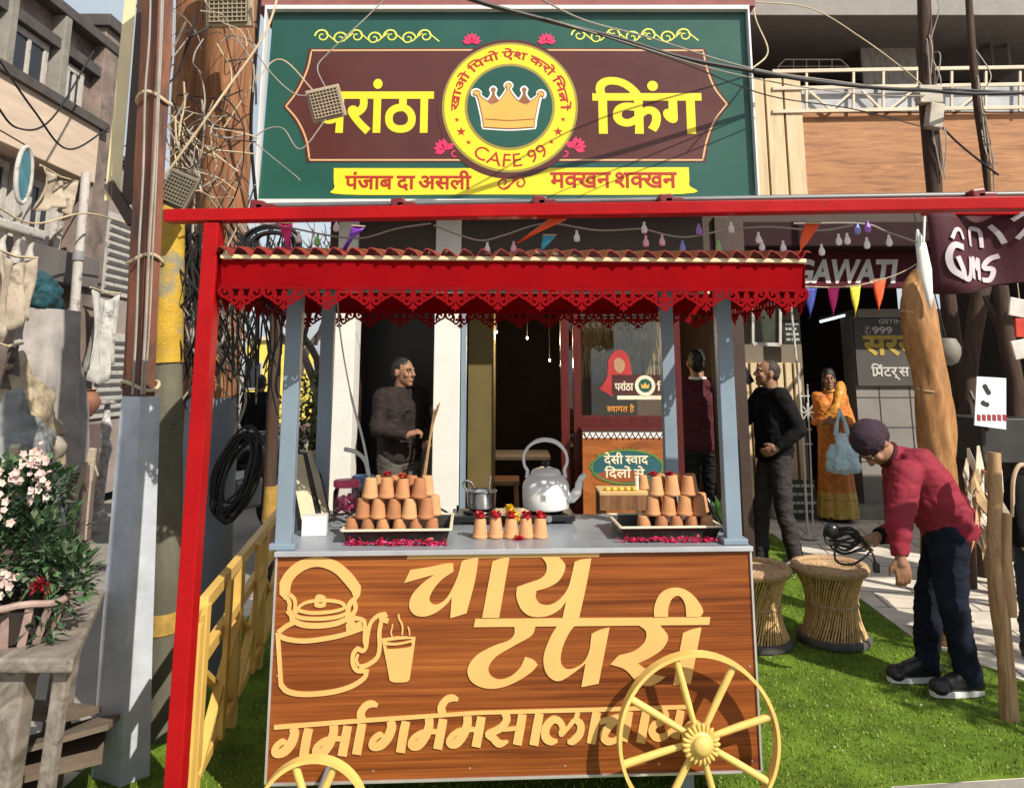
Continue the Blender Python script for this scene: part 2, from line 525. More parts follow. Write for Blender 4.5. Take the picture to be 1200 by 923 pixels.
# ================================================================== palette
GREEN_SIGN = mat('sign green vinyl', (0.019,0.09,0.068), 0.3, var=0.1, scale=1.5, bump=0.12, bscale=2.5)
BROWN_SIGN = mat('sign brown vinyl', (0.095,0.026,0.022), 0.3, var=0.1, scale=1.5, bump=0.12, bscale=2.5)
YELLOW = mat('sign yellow vinyl', (0.86,0.68,0.03), 0.35, var=0.03, scale=2)
LIME = mat('sign pale lime vinyl', (0.72,0.72,0.12), 0.4, var=0.03)
OLIVE = mat('sign olive vinyl', (0.33,0.26,0.05), 0.4, var=0.03)
TAN = mat('sign tan vinyl', (0.66,0.42,0.2), 0.4, var=0.03)
PINK = mat('sign pink vinyl', (0.72,0.03,0.12), 0.4, var=0.04)
RED_INK = mat('sign red vinyl', (0.42,0.03,0.015), 0.4, var=0.04)
ORANGE_GOLD = mat('crown gold vinyl', (0.85,0.42,0.09), 0.4, var=0.04)
WHITE_INK = mat('white vinyl', (0.82,0.82,0.78), 0.4, var=0.03)
DARK_LINE = mat('dark line vinyl', (0.05,0.02,0.015), 0.4, var=0.05)
WHITE_PAINT = mat('white painted plaster', (0.74,0.72,0.66), 0.7, var=0.06, scale=4, bump=0.15, bscale=40)
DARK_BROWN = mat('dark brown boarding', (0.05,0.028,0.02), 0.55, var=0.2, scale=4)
VERY_DARK = mat('near black shade tone', (0.018,0.014,0.012), 0.85, var=0.25, scale=3, spec=0.1)  # deep shade of interiors, balcony and stall is put into this near-black
MAROON_WOOD = wood_mat('maroon varnished wood', [(0.05,0.006,0.006),(0.09,0.01,0.008),(0.13,0.018,0.012)], (14,14,1.2), 3, 0.3)
STEEL_GREY = mat('blue grey painted steel', (0.20,0.26,0.32), 0.42, var=0.08, scale=5, bump=0.03, dark=(0.12,0.13,0.14), dscale=4, dthr=0.66)
RED_STEEL = mat('red enamel steel', (0.36,0.005,0.007), 0.42, var=0.15, scale=4, bump=0.08, dark=(0.13,0.018,0.014), dscale=16, dthr=0.63, spec=0.15)
BLACK_RUB = mat('black cable rubber', (0.012,0.012,0.013), 0.5, var=0.2)
GREY_WIRE = mat('grey cable sheath', (0.30,0.27,0.23), 0.6, var=0.25)
BUFF_WIRE = mat('buff cable sheath', (0.55,0.44,0.28), 0.6, var=0.2)
CREAM_PAINT = mat('cream yellow paint', (0.70,0.44,0.11), 0.45, var=0.08, scale=6, bump=0.04, dark=(0.55,0.35,0.10), dscale=9, dthr=0.68)
CONCRETE = mat('weathered concrete', (0.27,0.25,0.22), 0.85, var=0.2, scale=5, bump=0.4, bscale=30, dark=(0.12,0.11,0.10), dscale=3, dthr=0.58)
DUSTY_BROWN = mat('dusty brown plaster', (0.25,0.19,0.16), 0.9, var=0.35, scale=3, bump=0.4, bscale=20, dark=(0.10,0.085,0.075), dscale=2.2, dthr=0.55)
BEIGE_BAND = mat('beige painted concrete', (0.70,0.55,0.42), 0.85, var=0.12, scale=4, bump=0.2, stretch=(1,0.4,3), dark=(0.36,0.28,0.21), dscale=5, dthr=0.62)
FADED_WHITE = mat('faded white paint', (0.54,0.51,0.47), 0.75, var=0.2, scale=6, bump=0.3, dark=(0.22,0.19,0.16), dscale=6, dthr=0.53)
RUSTY_BROWN = mat('rusty brown painted steel', (0.17,0.058,0.028), 0.65, var=0.4, scale=7, bump=0.5, bscale=30, stretch=(1,1,0.22), dark=(0.055,0.026,0.018), dscale=6, dthr=0.50)
TRUNK_WOOD = wood_mat('weathered trunk wood', [(0.085,0.035,0.018),(0.24,0.10,0.042),(0.40,0.20,0.085)], (7,7,0.55), 3.2, 0.8, 1.8, 0.5)
DARK_TRUNK = wood_mat('dark trunk wood', [(0.02,0.012,0.008),(0.055,0.03,0.018),(0.10,0.055,0.03)], (8,8,0.6), 3, 0.85, 1.6, 0.5)
GREY_BASE = mat('grey blue painted pole base', (0.44,0.47,0.52), 0.65, var=0.2, scale=5, bump=0.2, bscale=30, dark=(0.24,0.25,0.27), dscale=4, dthr=0.62)
GLASS = glassy('window glass', (0.86,0.9,0.88), 0.15)
STRAW = wood_mat('dry straw', [(0.20,0.12,0.05),(0.42,0.28,0.12),(0.62,0.45,0.22)], (30,30,4), 2.2, 0.8)
CLAD = wood_mat('warm wood cladding', [(0.20,0.08,0.03),(0.38,0.165,0.06),(0.48,0.24,0.095)], (0.9,1,9), 2.4, 0.6, 0.8)
SLAT_BEIGE = wood_mat('beige slat boards', [(0.50,0.38,0.22),(0.64,0.50,0.30),(0.72,0.58,0.37)], (6,6,0.8), 2.0, 0.6, 0.6)

def X(u, Y, v=500): return W(u, v, Y).x
def Z(v, Y): return W(600, v, Y).z
def pbox(mb, u0, v0, u1, v1, Y, dep, bev=0.0, vm=None):
    """a box whose front face fills that window at distance Y"""
    vm = (v0+v1)/2 if vm is None else vm
    x0, x1, z0, z1 = X(u0, Y, vm), X(u1, Y, vm), Z(v1, Y), Z(v0, Y)
    return mb.box(((x0+x1)/2, Y+dep/2, (z0+z1)/2), (abs(x1-x0), dep, abs(z1-z0)), None, bev)

# ================================================================== ground
g = MB()
g.add([(-400,-100,-0.13),(400,-100,-0.13),(400,700,-0.13),(-400,700,-0.13)], [(0,1,2,3)])
road = g.build('ground', mat('dusty road earth', (0.26,0.235,0.205), 0.95, var=0.2, scale=0.8, bump=0.4, bscale=25))
tag(road, kind='structure')
def tile_mat():
    m = bpy.data.materials.new('stone paving'); m.use_nodes = True
    n = m.node_tree; p = n.nodes["Principled BSDF"]; p.inputs['Roughness'].default_value = 0.75
    tc = n.nodes.new("ShaderNodeTexCoord"); mp = n.nodes.new("ShaderNodeMapping"); mp.inputs['Rotation'].default_value = (0,0,R(8))
    n.links.new(tc.outputs['Object'], mp.inputs[0])
    b = n.nodes.new("ShaderNodeTexBrick"); b.inputs['Scale'].default_value = 1.0
    b.inputs['Brick Width'].default_value = 0.6; b.inputs['Row Height'].default_value = 0.4; b.inputs['Mortar Size'].default_value = 0.008
    b.inputs['Color1'].default_value = (0.68,0.60,0.50,1); b.inputs['Color2'].default_value = (0.78,0.70,0.60,1); b.inputs['Mortar'].default_value = (0.18,0.16,0.14,1)
    n.links.new(mp.outputs[0], b.inputs['Vector'])
    z = n.nodes.new("ShaderNodeTexNoise"); z.inputs['Scale'].default_value = 3.5; z.inputs['Detail'].default_value = 9; z.inputs['Roughness'].default_value = 0.7
    n.links.new(mp.outputs[0], z.inputs['Vector'])
    mr = n.nodes.new("ShaderNodeMapRange"); mr.inputs[1].default_value = 0.3; mr.inputs[2].default_value = 0.7; mr.inputs[3].default_value = 0.62; mr.inputs[4].default_value = 1.15
    n.links.new(z.outputs['Fac'], mr.inputs[0])
    x = n.nodes.new("ShaderNodeMixRGB"); x.blend_type = 'MULTIPLY'; x.inputs[0].default_value = 1
    n.links.new(b.outputs['Color'], x.inputs[1]); n.links.new(mr.outputs[0], x.inputs[2]); n.links.new(x.outputs[0], p.inputs['Base Color'])
    bp = n.nodes.new("ShaderNodeBump"); bp.inputs['Strength'].default_value = 0.35; bp.inputs['Distance'].default_value = 0.008
    n.links.new(z.outputs['Fac'], bp.inputs['Height']); n.links.new(bp.outputs[0], p.inputs['Normal'])
    return m
pv = MB()
edge = [(-1.9,2.2),(0.7,2.2),(1.5,3.30),(2.6,3.42),(7.5,3.7),(7.5,10.4),(-1.9,10.4)]
top = [(x,y,-0.012) for x,y in edge]; bot = [(x,y,-0.13) for x,y in edge]; k = len(edge)
pv.add(top+bot, [tuple(range(k))]+[(i,(i+1)%k,(i+1)%k+k,i+k) for i in range(k)])
tag(pv.build('pavement', tile_mat()), kind='structure')
kb = MB()
for a, b in zip(edge[1:5], edge[2:5]):
    kb.bar((a[0],a[1],-0.065),(b[0],b[1],-0.065),0.09,0.124,0.008)
tag(kb.build('kerb', CONCRETE), kind='structure')
tf_edge = [(-1.75,2.25),(0.72,2.25),(1.5,3.36),(2.6,3.49),(3.6,3.55),(3.4,4.05),(2.72,4.28),(2.44,5.0),(2.60,8.1),(1.78,8.1),(-1.75,8.1)]
tfm = mat('green artificial turf', (0.12,0.20,0.018), 0.9, var=0.4, scale=4, bump=0.8, bscale=220, spec=0.2)
tf = MB(); k = len(tf_edge)
tf.add([(x,y,0.0) for x,y in tf_edge]+[(x,y,-0.011) for x,y in tf_edge], [tuple(range(k))]+[(i,(i+1)%k,(i+1)%k+k,i+k) for i in range(k)])
tag(tf.build('artificial_turf', tfm), kind='structure')
def in_poly(x, y, P):
    c = False
    for i in range(len(P)):
        a, b = P[i], P[(i+1) % len(P)]
        if (a[1] > y) != (b[1] > y) and x < (b[0]-a[0])*(y-a[1])/(b[1]-a[1])+a[0]: c = not c
    return c
bl = MB(); rg = random.Random(3)
for i in range(75000):
    y = 2.9+5.1*rg.random()**1.5; x = rg.uniform(-1.7, 3.6)
    if not in_poly(x, y, tf_edge): continue
    if y > 4.2 and -0.95 < x < 0.95 and y < 6: continue
    h = rg.uniform(0.006, 0.014); a = rg.uniform(0, 6.28); w = 0.0022+0.0006*y*0.6
    dx, dy = math.cos(a)*w, math.sin(a)*w; lx, ly = rg.gauss(0, 0.005), rg.gauss(0, 0.005)
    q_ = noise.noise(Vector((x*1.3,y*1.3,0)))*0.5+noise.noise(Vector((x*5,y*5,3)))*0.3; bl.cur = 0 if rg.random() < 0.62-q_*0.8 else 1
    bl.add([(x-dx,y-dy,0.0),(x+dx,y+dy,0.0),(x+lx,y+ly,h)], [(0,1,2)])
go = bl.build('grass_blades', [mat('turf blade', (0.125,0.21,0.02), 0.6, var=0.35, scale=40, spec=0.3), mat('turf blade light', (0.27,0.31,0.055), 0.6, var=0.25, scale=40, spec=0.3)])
tag(go, 'short green plastic blades of the artificial turf', 'grass', kind='stuff')
lb = MB()      # the turf's pale cut edge tape
for a, b in ((tf_edge[6],tf_edge[7]),(tf_edge[7],tf_edge[8])):
    lb.bar((a[0]+0.022,a[1],-0.004),(b[0]+0.022,b[1],-0.004),0.03,0.012,0.002)
tag(lb.build('path_edge', mat('pale edging', (0.62,0.58,0.50), 0.8)), kind='structure')

# ================================================================== the shop behind the cart
shop = thing('cafe_building', (0.2,6,0), 'cafe building with white pillars and dark open front behind the tea cart', 'building')
off = Vector((0.2,6,0))
def sbuild(mb, name, m, smooth=False, parent=shop, o=off):
    mb.v = [tuple(Vector(p)-o) for p in mb.v]
    return mb.build(name, m, parent, smooth)
Yf = 6.0
for u0, u1 in ((388,412),(507,538)):
    m = MB(); x0, x1 = X(u0,Yf), X(u1,Yf); m.box(((x0+x1)/2, Yf+0.12, 1.4), (x1-x0, 0.24, 2.82), None, 0.006); sbuild(m, 'pillar', WHITE_PAINT)
m = MB(); x0, x1 = X(539,Yf), X(545,Yf); m.box(((x0+x1)/2, Yf+0.1, 1.23), (x1-x0, 0.12, 2.44), None, 0.004); sbuild(m, 'door_jamb', STEEL_GREY)
m = MB(); x0, x1 = X(848,Yf), X(866,Yf); m.box(((x0+x1)/2, Yf+0.15, 1.4), (x1-x0, 0.3, 2.82), None, 0.006); sbuild(m, 'pillar', DARK_BROWN)
m = MB(); m.box((0.2,6.14,2.64),(3.3,0.2,0.36)); sbuild(m, 'header_beam', DARK_BROWN)  # shade under the sign is put into its dark colour
m = MB(); m.box((0.2,7.6,5.2),(3.2,2.6,4.76)); sbuild(m, 'upper_wall', mat('maroon render', (0.20,0.055,0.05), 0.8, var=0.12, scale=3, bump=0.2))
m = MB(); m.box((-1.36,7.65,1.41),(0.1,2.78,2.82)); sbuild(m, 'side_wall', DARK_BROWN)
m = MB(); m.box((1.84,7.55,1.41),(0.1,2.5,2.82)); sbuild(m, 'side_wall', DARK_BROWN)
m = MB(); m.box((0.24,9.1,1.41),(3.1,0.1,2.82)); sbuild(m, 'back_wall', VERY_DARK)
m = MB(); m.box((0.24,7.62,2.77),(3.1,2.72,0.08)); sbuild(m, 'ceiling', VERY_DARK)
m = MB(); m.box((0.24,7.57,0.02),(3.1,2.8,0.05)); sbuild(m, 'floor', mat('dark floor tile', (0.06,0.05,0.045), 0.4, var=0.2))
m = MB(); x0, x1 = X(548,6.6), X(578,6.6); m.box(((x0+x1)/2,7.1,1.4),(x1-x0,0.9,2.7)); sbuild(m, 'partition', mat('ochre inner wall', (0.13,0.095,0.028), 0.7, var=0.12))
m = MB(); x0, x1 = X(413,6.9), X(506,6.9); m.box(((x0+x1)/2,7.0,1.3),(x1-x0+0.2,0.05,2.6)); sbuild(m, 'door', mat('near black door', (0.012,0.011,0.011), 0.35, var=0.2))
m = MB(); pbox(m, 300, -30, 884, 7, 5.78, 0.5); sbuild(m, 'upper_ledge', mat('dusty maroon ledge', (0.28,0.10,0.09), 0.8, var=0.15))
# glazed partition
m = MB()
for u0, u1 in ((658,668),(673,682)):
    x0, x1 = X(u0,Yf), X(u1,Yf); m.box(((x0+x1)/2,Yf+0.05,1.23),(x1-x0,0.07,2.46),None,0.004)
x0, x1 = X(682,Yf), X(792,Yf)
m.box(((x0+x1)/2,Yf+0.05,Z(495,Yf)),(x1-x0,0.07,0.10),None,0.004); m.box(((x0+x1)/2,Yf+0.05,2.40),(x1-x0,0.07,0.10),None,0.004)
m.box((x1+0.03,Yf+0.05,1.23),(0.06,0.07,2.46),None,0.004)
gf = sbuild(m, 'glazing_frame', MAROON_WOOD)
m = MB(); m.box(((x0+x1)/2,Yf+0.06,(Z(490,Yf)+2.36)/2),(x1-x0,0.008,2.36-Z(490,Yf))); sbuild(m, 'glass_pane', GLASS, parent=gf)
m = MB(); m.box((X(670.5,Yf),Yf+0.06,1.23),(0.03,0.008,2.40)); sbuild(m, 'glass_pane', GLASS, parent=gf)
# straw fringe in three tiers behind the glass
tf_ = thing('straw_fringe', (X(735,6.3),6.3,2.0), 'three tiers of dry straw fringe hanging behind the cafe glass', 'fringe')
for row, (v0, v1) in enumerate(((372,402),(398,420),(416,440))):
    mb = MB(); Y = 6.24+0.05*row
    xa, xb = X(684,Y,410), X(791,Y,410); n = 100
    for i in range(n):
        x = xa+(xb-xa)*i/n+rg.uniform(-0.004,0.004); za = Z(v0,Y); zb = Z(v1,Y)+rg.uniform(-0.03,0.025)*(1 if i % 5 else 1.6)
        d = rg.uniform(-0.02,0.02)
        mb.bar((x,Y+rg.uniform(-0.01,0.01),za),(x+d,Y+rg.uniform(-0.015,0.01),zb),0.009,0.004,0)
    mb.v = [tuple(Vector(p)-tf_.location) for p in mb.v]
    mb.build('fringe_tier', STRAW, tf_)
m = MB(); m.box((X(737,6.42),6.42,1.75),(X(791,6.42)-X(683,6.42),0.02,1.2)); sbuild(m, 'inner_screen', mat('dim brown wall', (0.10,0.05,0.022), 0.8, var=0.35))
# interior furniture
it = thing('dining_table', (X(590,7.8),7.8,0.05), 'dark dining table just visible in the unlit cafe interior', 'table')
mb = MB(); mb.box((0,0,0.74),(0.9,0.6,0.04),None,0.008); mb.build('tabletop', mat('pale tabletop', (0.30,0.26,0.22), 0.5), it)
for sx in (-1,1):
    for sy in (-1,1):
        mb = MB(); mb.box((sx*0.4,sy*0.25,0.36),(0.05,0.05,0.72),None,0.005); mb.build('leg', MAROON_WOOD, it)
st = thing('wooden_stool', (X(583,6.9),6.9,0.05), 'brown wooden stool standing in the dark cafe doorway', 'stool')
BRWOOD = wood_mat('brown furniture wood', [(0.10,0.045,0.02),(0.20,0.095,0.04),(0.30,0.15,0.07)], (9,9,1), 3, 0.5)
mb = MB(); mb.box((0,0,0.62),(0.38,0.34,0.04),None,0.008); mb.build('seat', BRWOOD, st)
for sx in (-1,1):
    for sy in (-1,1):
        mb = MB(); mb.bar((sx*0.16,sy*0.14,0.6),(sx*0.19,sy*0.16,0.0),0.04,0.04); mb.build('leg', BRWOOD, st)
mb = MB(); mb.bar((-0.17,-0.15,0.2),(0.17,-0.15,0.2),0.03,0.03); mb.build('stretcher', BRWOOD, st)
for i, (u, v, Y) in enumerate(((575,379,7.2),(582,389,7.2),(618,396,7.0),(644,422,7.4))):
    p = W(u,v,Y)
    b = thing('hanging_bulb', p, ['small lit bulb highest in the dark cafe doorway','small lit bulb just under the highest one in the cafe doorway','small lit bulb in the middle of the dark cafe doorway','faint lit bulb lowest and nearest the maroon glazing frame'][i], 'light bulb', group='bulbs inside the cafe')
    mb = MB(); mb.ball((0,0,0),(0.009,0.009,0.012),10); mb.build('bulb', glow('warm bulb', (1,0.9,0.7), 7), b, True)
    mb = MB(); mb.tube([(0,0,0.016),(0,0,2.70-p.z)],0.003,5); mb.build('cord', BLACK_RUB, b)
    ld_ = bpy.data.lights.new('bulb_light','POINT'); ld_.energy = 11.0; ld_.color = (1,0.72,0.42); ld_.shadow_soft_size = 0.03; lo_ = bpy.data.objects.new('bulb_light',ld_); C.objects.link(lo_); lo_.parent = b; lo_.location = (0,-0.04,-0.03)

# counter of the cafe with its painted decal
cnt = thing('wood_counter', (X(733,5.9),5.9,0), 'orange wood cafe counter with white zigzag trim and oval painted lettering', 'counter')
cO = Vector(cnt.location); cw0, cw1 = X(682,5.9)-cO.x, X(792,5.9)-cO.x
ORWOOD = wood_mat('orange plywood', [(0.20,0.055,0.012),(0.34,0.10,0.02),(0.44,0.15,0.035)], (2,2,7), 2.2, 0.4, 0.8)
zt = Z(505,5.9)
mb = MB(); mb.box(((cw0+cw1)/2,0.02,zt/2),(cw1-cw0,0.04,zt),None,0.004); mb.build('front_panel', ORWOOD, cnt)
mb = MB(); mb.box(((cw0+cw1)/2,0.05,zt+0.012),(cw1-cw0+0.02,0.13,0.022),None,0.004); mb.build('counter_top', MAROON_WOOD, cnt)
cp = Plane((cO.x,5.9,0))
zz = MB(); n = 15
zz.poly([[cp.px(683,505),cp.px(791,505),cp.px(791,513),cp.px(683,513)][::-1]], 0.003, 0.0)
zz.build('trim_band', WHITE_INK, cnt)
zz = MB(); P = []
for i in range(2*n+1): P.append(cp.px(684+107*i/(2*n), 514 if i % 2 else 507))
zz.ribbon(P, 0.014, 0.002, -0.0035); zz.build('zigzag_trim', MAROON_WOOD, cnt)
def oval(cx, cy, rx, ry, n=40): return [cp.px(cx+rx*math.cos(2*math.pi*i/n), cy+ry*math.sin(2*math.pi*i/n)) for i in range(n)]
d = MB(); d.poly([oval(735,547,41,19)], 0.002, 0); d.build('oval_emblem', mat('deep teal paint', (0.02,0.10,0.12), 0.5), cnt)
d = MB()
for i in range(46):
    a = 2*math.pi*i/46; cx, cy = 735+41*math.cos(a), 547+19*math.sin(a)
    r0 = rg.uniform(2.5,4.5); aa = a+rg.uniform(-0.8,0.8)
    d.poly([[cp.px(cx,cy-1.6),cp.px(cx+r0*math.cos(aa)*1.4,cy+r0*math.sin(aa)*1.4),cp.px(cx-1.2,cy+1.6)]], 0.003+0.0004*(i%3), 0)
d.ribbon(oval(735,547,41.5,19.5),0.012,0.0046,0,True)
d.build('leaf_border', mat('emblem green paint', (0.09,0.22,0.05), 0.5), cnt)
d = MB(); d.poly([oval(728,558,31,7)], 0.0035, 0); d.build('lower_field', mat('rust red paint', (0.30,0.07,0.02), 0.5), cnt)
d = MB()
def fbox(pl, u0, v0, u1, v1):
    a = pl.px(u0, v1); b = pl.px(u1, v0); return (a[0], a[1], b[0], b[1])
put_text(d, layout(['दे','सी',' ',('स',0.62),'वा','द'],0.02), fbox(cp,708,530,759,544), 0.005, 0)
put_text(d, layout(['िद','लों',' ','से'],0.02), fbox(cp,709,546,755,560), 0.005, 0)
d.build('lettering', mat('cream sign paint', (0.80,0.70,0.48), 0.5), cnt)

# decals on the glass: a flat banner, an emblem, a veiled figure in plain shapes
dec = thing('window_decal', (X(735,6.04),6.04,0), 'printed window decal of a red veiled figure and maroon name banner on the glass', 'decal')
dp = Plane((dec.location.x,6.04,0))
def z6(x, y): return dp.px(660+x/4.195, 370+y/4.195)
mb = MB(); mb.poly([outline([z6(*p)+((1,) if c else ()) for p, c in (((178,360),1),((215,300),0),((222,220),0),((265,168),0),((315,190),0),((335,270),0),((345,330),1),((240,395),1))])], 0.002); mb.build('veil', mat('red printed vinyl', (0.42,0.03,0.03), 0.5), dec)
mb = MB(); mb.poly([outline([z6(*p) for p in ((272,205),(300,225),(300,260),(278,282),(254,262),(250,225))])], 0.003); mb.build('face', mat('skin tone vinyl', (0.42,0.24,0.13), 0.5), dec)
mb = MB(); mb.poly([[z6(*p) for p in ((240,290),(520,290),(520,386),(240,386))][::-1]], 0.004); mb.build('banner', mat('maroon vinyl', (0.07,0.012,0.012), 0.5), dec)
mb = MB(); mb.poly([[z6(*p) for p in ((265,392),(520,392),(520,411),(265,411))][::-1]], 0.004)
put_text(mb, layout(['परांठा'],0.03), (*z6(254,366), *z6(342,322)), 0.006, 0)
put_text(mb, layout(['िकं'],0.03), (*z6(462,366), *z6(522,320)), 0.006, 0)
mb.build('lettering', mat('cream vinyl', (0.72,0.66,0.48), 0.5), dec)
mb = MB(); cc = z6(402,343); r1 = (z6(452,343)[0]-cc[0])
mb.poly([circle(*cc, r1, 36), circle(*cc, r1*0.66, 36)], 0.007); mb.build('emblem_ring', mat('cream vinyl', (0.72,0.66,0.48)), dec)
mb = MB(); mb.poly([circle(*cc, r1*0.66, 30)], 0.0055); mb.build('emblem_disc', GREEN_SIGN, dec)
mb = MB(); mb.poly([[(cc[0]+x*r1,cc[1]+z*r1) for x,z in ((-0.34,-0.25),(0.34,-0.25),(0.42,0.22),(0.2,0.0),(0.0,0.32),(-0.2,0.0),(-0.42,0.22))]], 0.007); mb.build('emblem_crown', ORANGE_GOLD, dec)
mb = MB(); put_text(mb, layout([('स',0.62),'वा','ग','त',' ','है'],0.02), (*z6(215,476), *z6(348,434)), 0.003, 0)
mb.build('greeting', mat('orange vinyl', (0.62,0.25,0.04), 0.5), dec)

# ================================================================== the big sign
SY = 5.6
sgn = thing('signboard', (0,SY,Z(236,SY)), 'large green shop signboard with yellow lettering and a crown emblem above the red frame', 'sign')
sp = Plane((0,SY,sgn.location.z))
S = sp.px
def s1(x, y): return S(280+x/1.935, y/1.935)      # first close-up of the board
def s8(x, y): return S(500+x/4.615, 20+y/4.615)   # close-up of the emblem
mb = MB(); mb.poly([[S(300,238),S(888,236),S(878,9),S(318,11)]], 0.012, 0.06); mb.build('board', GREEN_SIGN, sgn)
bx = [S(300,238)[0]-0.01, S(888,236)[0]+0.01, 0.0, S(600,9)[1]]
mb = MB()
mb.ribbon([(bx[0],bx[2]),(bx[1],bx[2]),(bx[1],bx[3]),(bx[0],bx[3])], 0.035, 0.075, 0.065, True); mb.build('frame', mat('pale aluminium trim', (0.72,0.72,0.70), 0.4, var=0.05), sgn)
E0 = -0.0 + (0.06-0.012)     # front face of the board
def layer(k): return 0.048-0.0015*k
def lay(name, m, k, fn):
    q = MB(); fn(q); q.v = [(a, b+layer(k), c) for a, b, c in q.v]
    return q.build(name, m, sgn)
pan = [(155,105,1),(610,104),(1062,105,1),(1072,150),(1090,195),(1118,232,1),(1090,270),(1072,315),(1062,364,1),(610,364),(150,364,1),(142,315),(122,270),(95,237,1),(122,200),(145,150)]
pl = outline([s1(p[0],p[1])+((1,) if len(p)>2 else ()) for p in pan], 6)
lay('name_panel', BROWN_SIGN, 1, lambda q: q.poly([pl[::-1]], 0.0015))
pc = s1(606,235)
ins = [(pc[0]+(x-pc[0])*0.985, pc[1]+(z-pc[1])*0.965) for x, z in pl]
lay('panel_outline', TAN, 2, lambda q: q.ribbon(ins, 0.013, 0.0015, 0, True))
CC = s8(450,475); RP = (s8(820,475)[0]-CC[0])
ye = [s1(*p[:2])+((1,) if len(p)>2 else ()) for p in ((212,378,1),(560,378),(1023,376,1),(1023,415),(1005,437),(560,438),(235,438),(214,420))]
lay('tagline_strip', YELLOW, 2, lambda q: q.poly([outline(ye,5)[::-1]], 0.0015))
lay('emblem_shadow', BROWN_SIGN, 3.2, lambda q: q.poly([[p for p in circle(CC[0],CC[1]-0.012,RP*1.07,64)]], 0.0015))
lay('emblem_rim', OLIVE, 4.4, lambda q: q.poly([circle(*CC,RP,72)], 0.0015))
lay('emblem_ring', YELLOW, 5.6, lambda q: q.poly([circle(*CC,RP*0.965,72)], 0.0015))
lay('emblem_inner_rim', OLIVE, 6.8, lambda q: q.poly([circle(*CC,RP*0.665,64)], 0.0015))
lay('emblem_centre', GREEN_SIGN, 8.0, lambda q: q.poly([circle(*CC,RP*0.625,64)], 0.0015))
# crown
cr = [(305,590,1),(300,540),(272,425),(250,412),(252,392),(272,388),(288,402),(287,418),(350,465,1),(395,440),(434,385),(425,362),(442,348),(460,362),(450,385),(490,440),(540,465,1),(602,420),(603,402),(620,392),(638,405),(634,425),(615,425),(590,540),(585,590,1),(445,598)]
def crp(g): return outline([s8(450+(p[0]-450)*g, 475+(p[1]-475)*g)+((1,) if len(p)>2 else ()) for p in cr], 5)
spk = lambda cx: [(cx-32,455),(cx-12,420),(cx-8,400),(cx-14,384),(cx,372),(cx+14,384),(cx+8,400),(cx+12,420),(cx+32,455)]
lay('crown_halo', WHITE_INK, 9.2, lambda q: [q.ribbon(crp(1.0), 0.03, 0.0012, 0, True)]+[q.ribbon(outline([s8(*p) for p in spk(c)],4), 0.026, 0.0014, 0, True) for c in (360,528)])
lay('crown_back', mat('crown brown vinyl', (0.30,0.12,0.05), 0.4), 10.2, lambda q: [q.poly([outline([s8(*p) for p in spk(c)],4)], 0.0012) for c in (360,528)])
lay('crown', ORANGE_GOLD, 11.4, lambda q: q.poly([crp(0.985)], 0.0014))
def crl(q):
    q.ribbon(crp(0.985), 0.005, 0.0012, 0, True)
    q.ribbon([(p.x,p.y) for p in crom([s8(313,545),s8(445,553),s8(582,545)],8)], 0.006, 0.0012)
lay('crown_lines', mat('crown line vinyl', (0.25,0.10,0.03), 0.4), 12.6, crl)
# wording round the ring
def arc_text(q, g, rad0, rad1, a0, a1, down=False):
    xs = [v.x for o,h in g for v in o]; ys = [v.y for o,h in g for v in o]
    x0,x1,y0,y1 = min(xs),max(xs),min(ys),max(ys)
    def mp(v):
        t = (v.x-x0)/(x1-x0); r = rad0+(rad1-rad0)*(v.y-y0)/(y1-y0); a = R(a0+(a1-a0)*t)
        return (CC[0]+r*math.cos(a), CC[1]+r*math.sin(a))
    def dens(l):
        o = []
        for i in range(len(l)):
            a, b = l[i], l[(i+1)%len(l)]; n = max(1, int((b-a).length/0.12))
            o += [a+(b-a)*k/n for k in range(n)]
        return o
    for i,(o,h) in enumerate(g):
        q.poly([[mp(v) for v in dens(o)]]+[[mp(v) for v in dens(w)] for w in h], 0.0012+0.0002*(i%3))
        for k, w in enumerate([o]+h): weight(q, [Vector(mp(v)) for v in dens(w)], g.bold*R(abs(a1-a0))*(rad0+rad1)/2/(x1-x0), 0.0012+0.0002*(i%3), 0, None, (k>0) != (rad0 > rad1))
lay('ring_motto', RED_INK, 7.0, lambda q: arc_text(q, layout(['खाओ',' ','िपयो',' ','ऐश',' ','करो',' ','िम','त',('#',[(0.62,0.30),(0.12,0.02)],0.09),'ों'],0.018), RP*0.72, RP*0.905, 184, -4))
lay('ring_name', RED_INK, 7.0, lambda q: arc_text(q, glyphs('CAFE 99',0.03), RP*0.92, RP*0.72, 233, 309))
def star(q, c, r, n=5):
    P = []
    for i in range(2*n):
        a = math.pi/2+math.pi*i/n; rr = r if i%2==0 else r*0.42
        P.append((c[0]+rr*math.cos(a), c[1]+rr*math.sin(a)))
    q.poly([P], 0.0012)
for k, row in enumerate(((185,612,27),(162,547,15),(225,670,15),(713,612,27),(740,545,15),(676,668,15))): lay('star', RED_INK, 7.0, lambda q: star(q, s8(row[0],row[1]), row[2]/4.615*SY/900))
lay('shop_name', YELLOW, 3.0, lambda q: put_text(q, layout(['परांठा'],0.028), (*s1(168,296),*s1(438,178)), 0.0015, 0))
lay('shop_name', YELLOW, 3.0, lambda q: put_text(q, layout(['िकंग'],0.026), (*s1(808,296),*s1(1046,174)), 0.0015, 0))
lay('tagline', RED_INK, 4.0, lambda q: put_text(q, layout(['पंजाब',' ','दा',' ','असली'],0.022), (*s1(238,428),*s1(526,384)), 0.0015, 0))
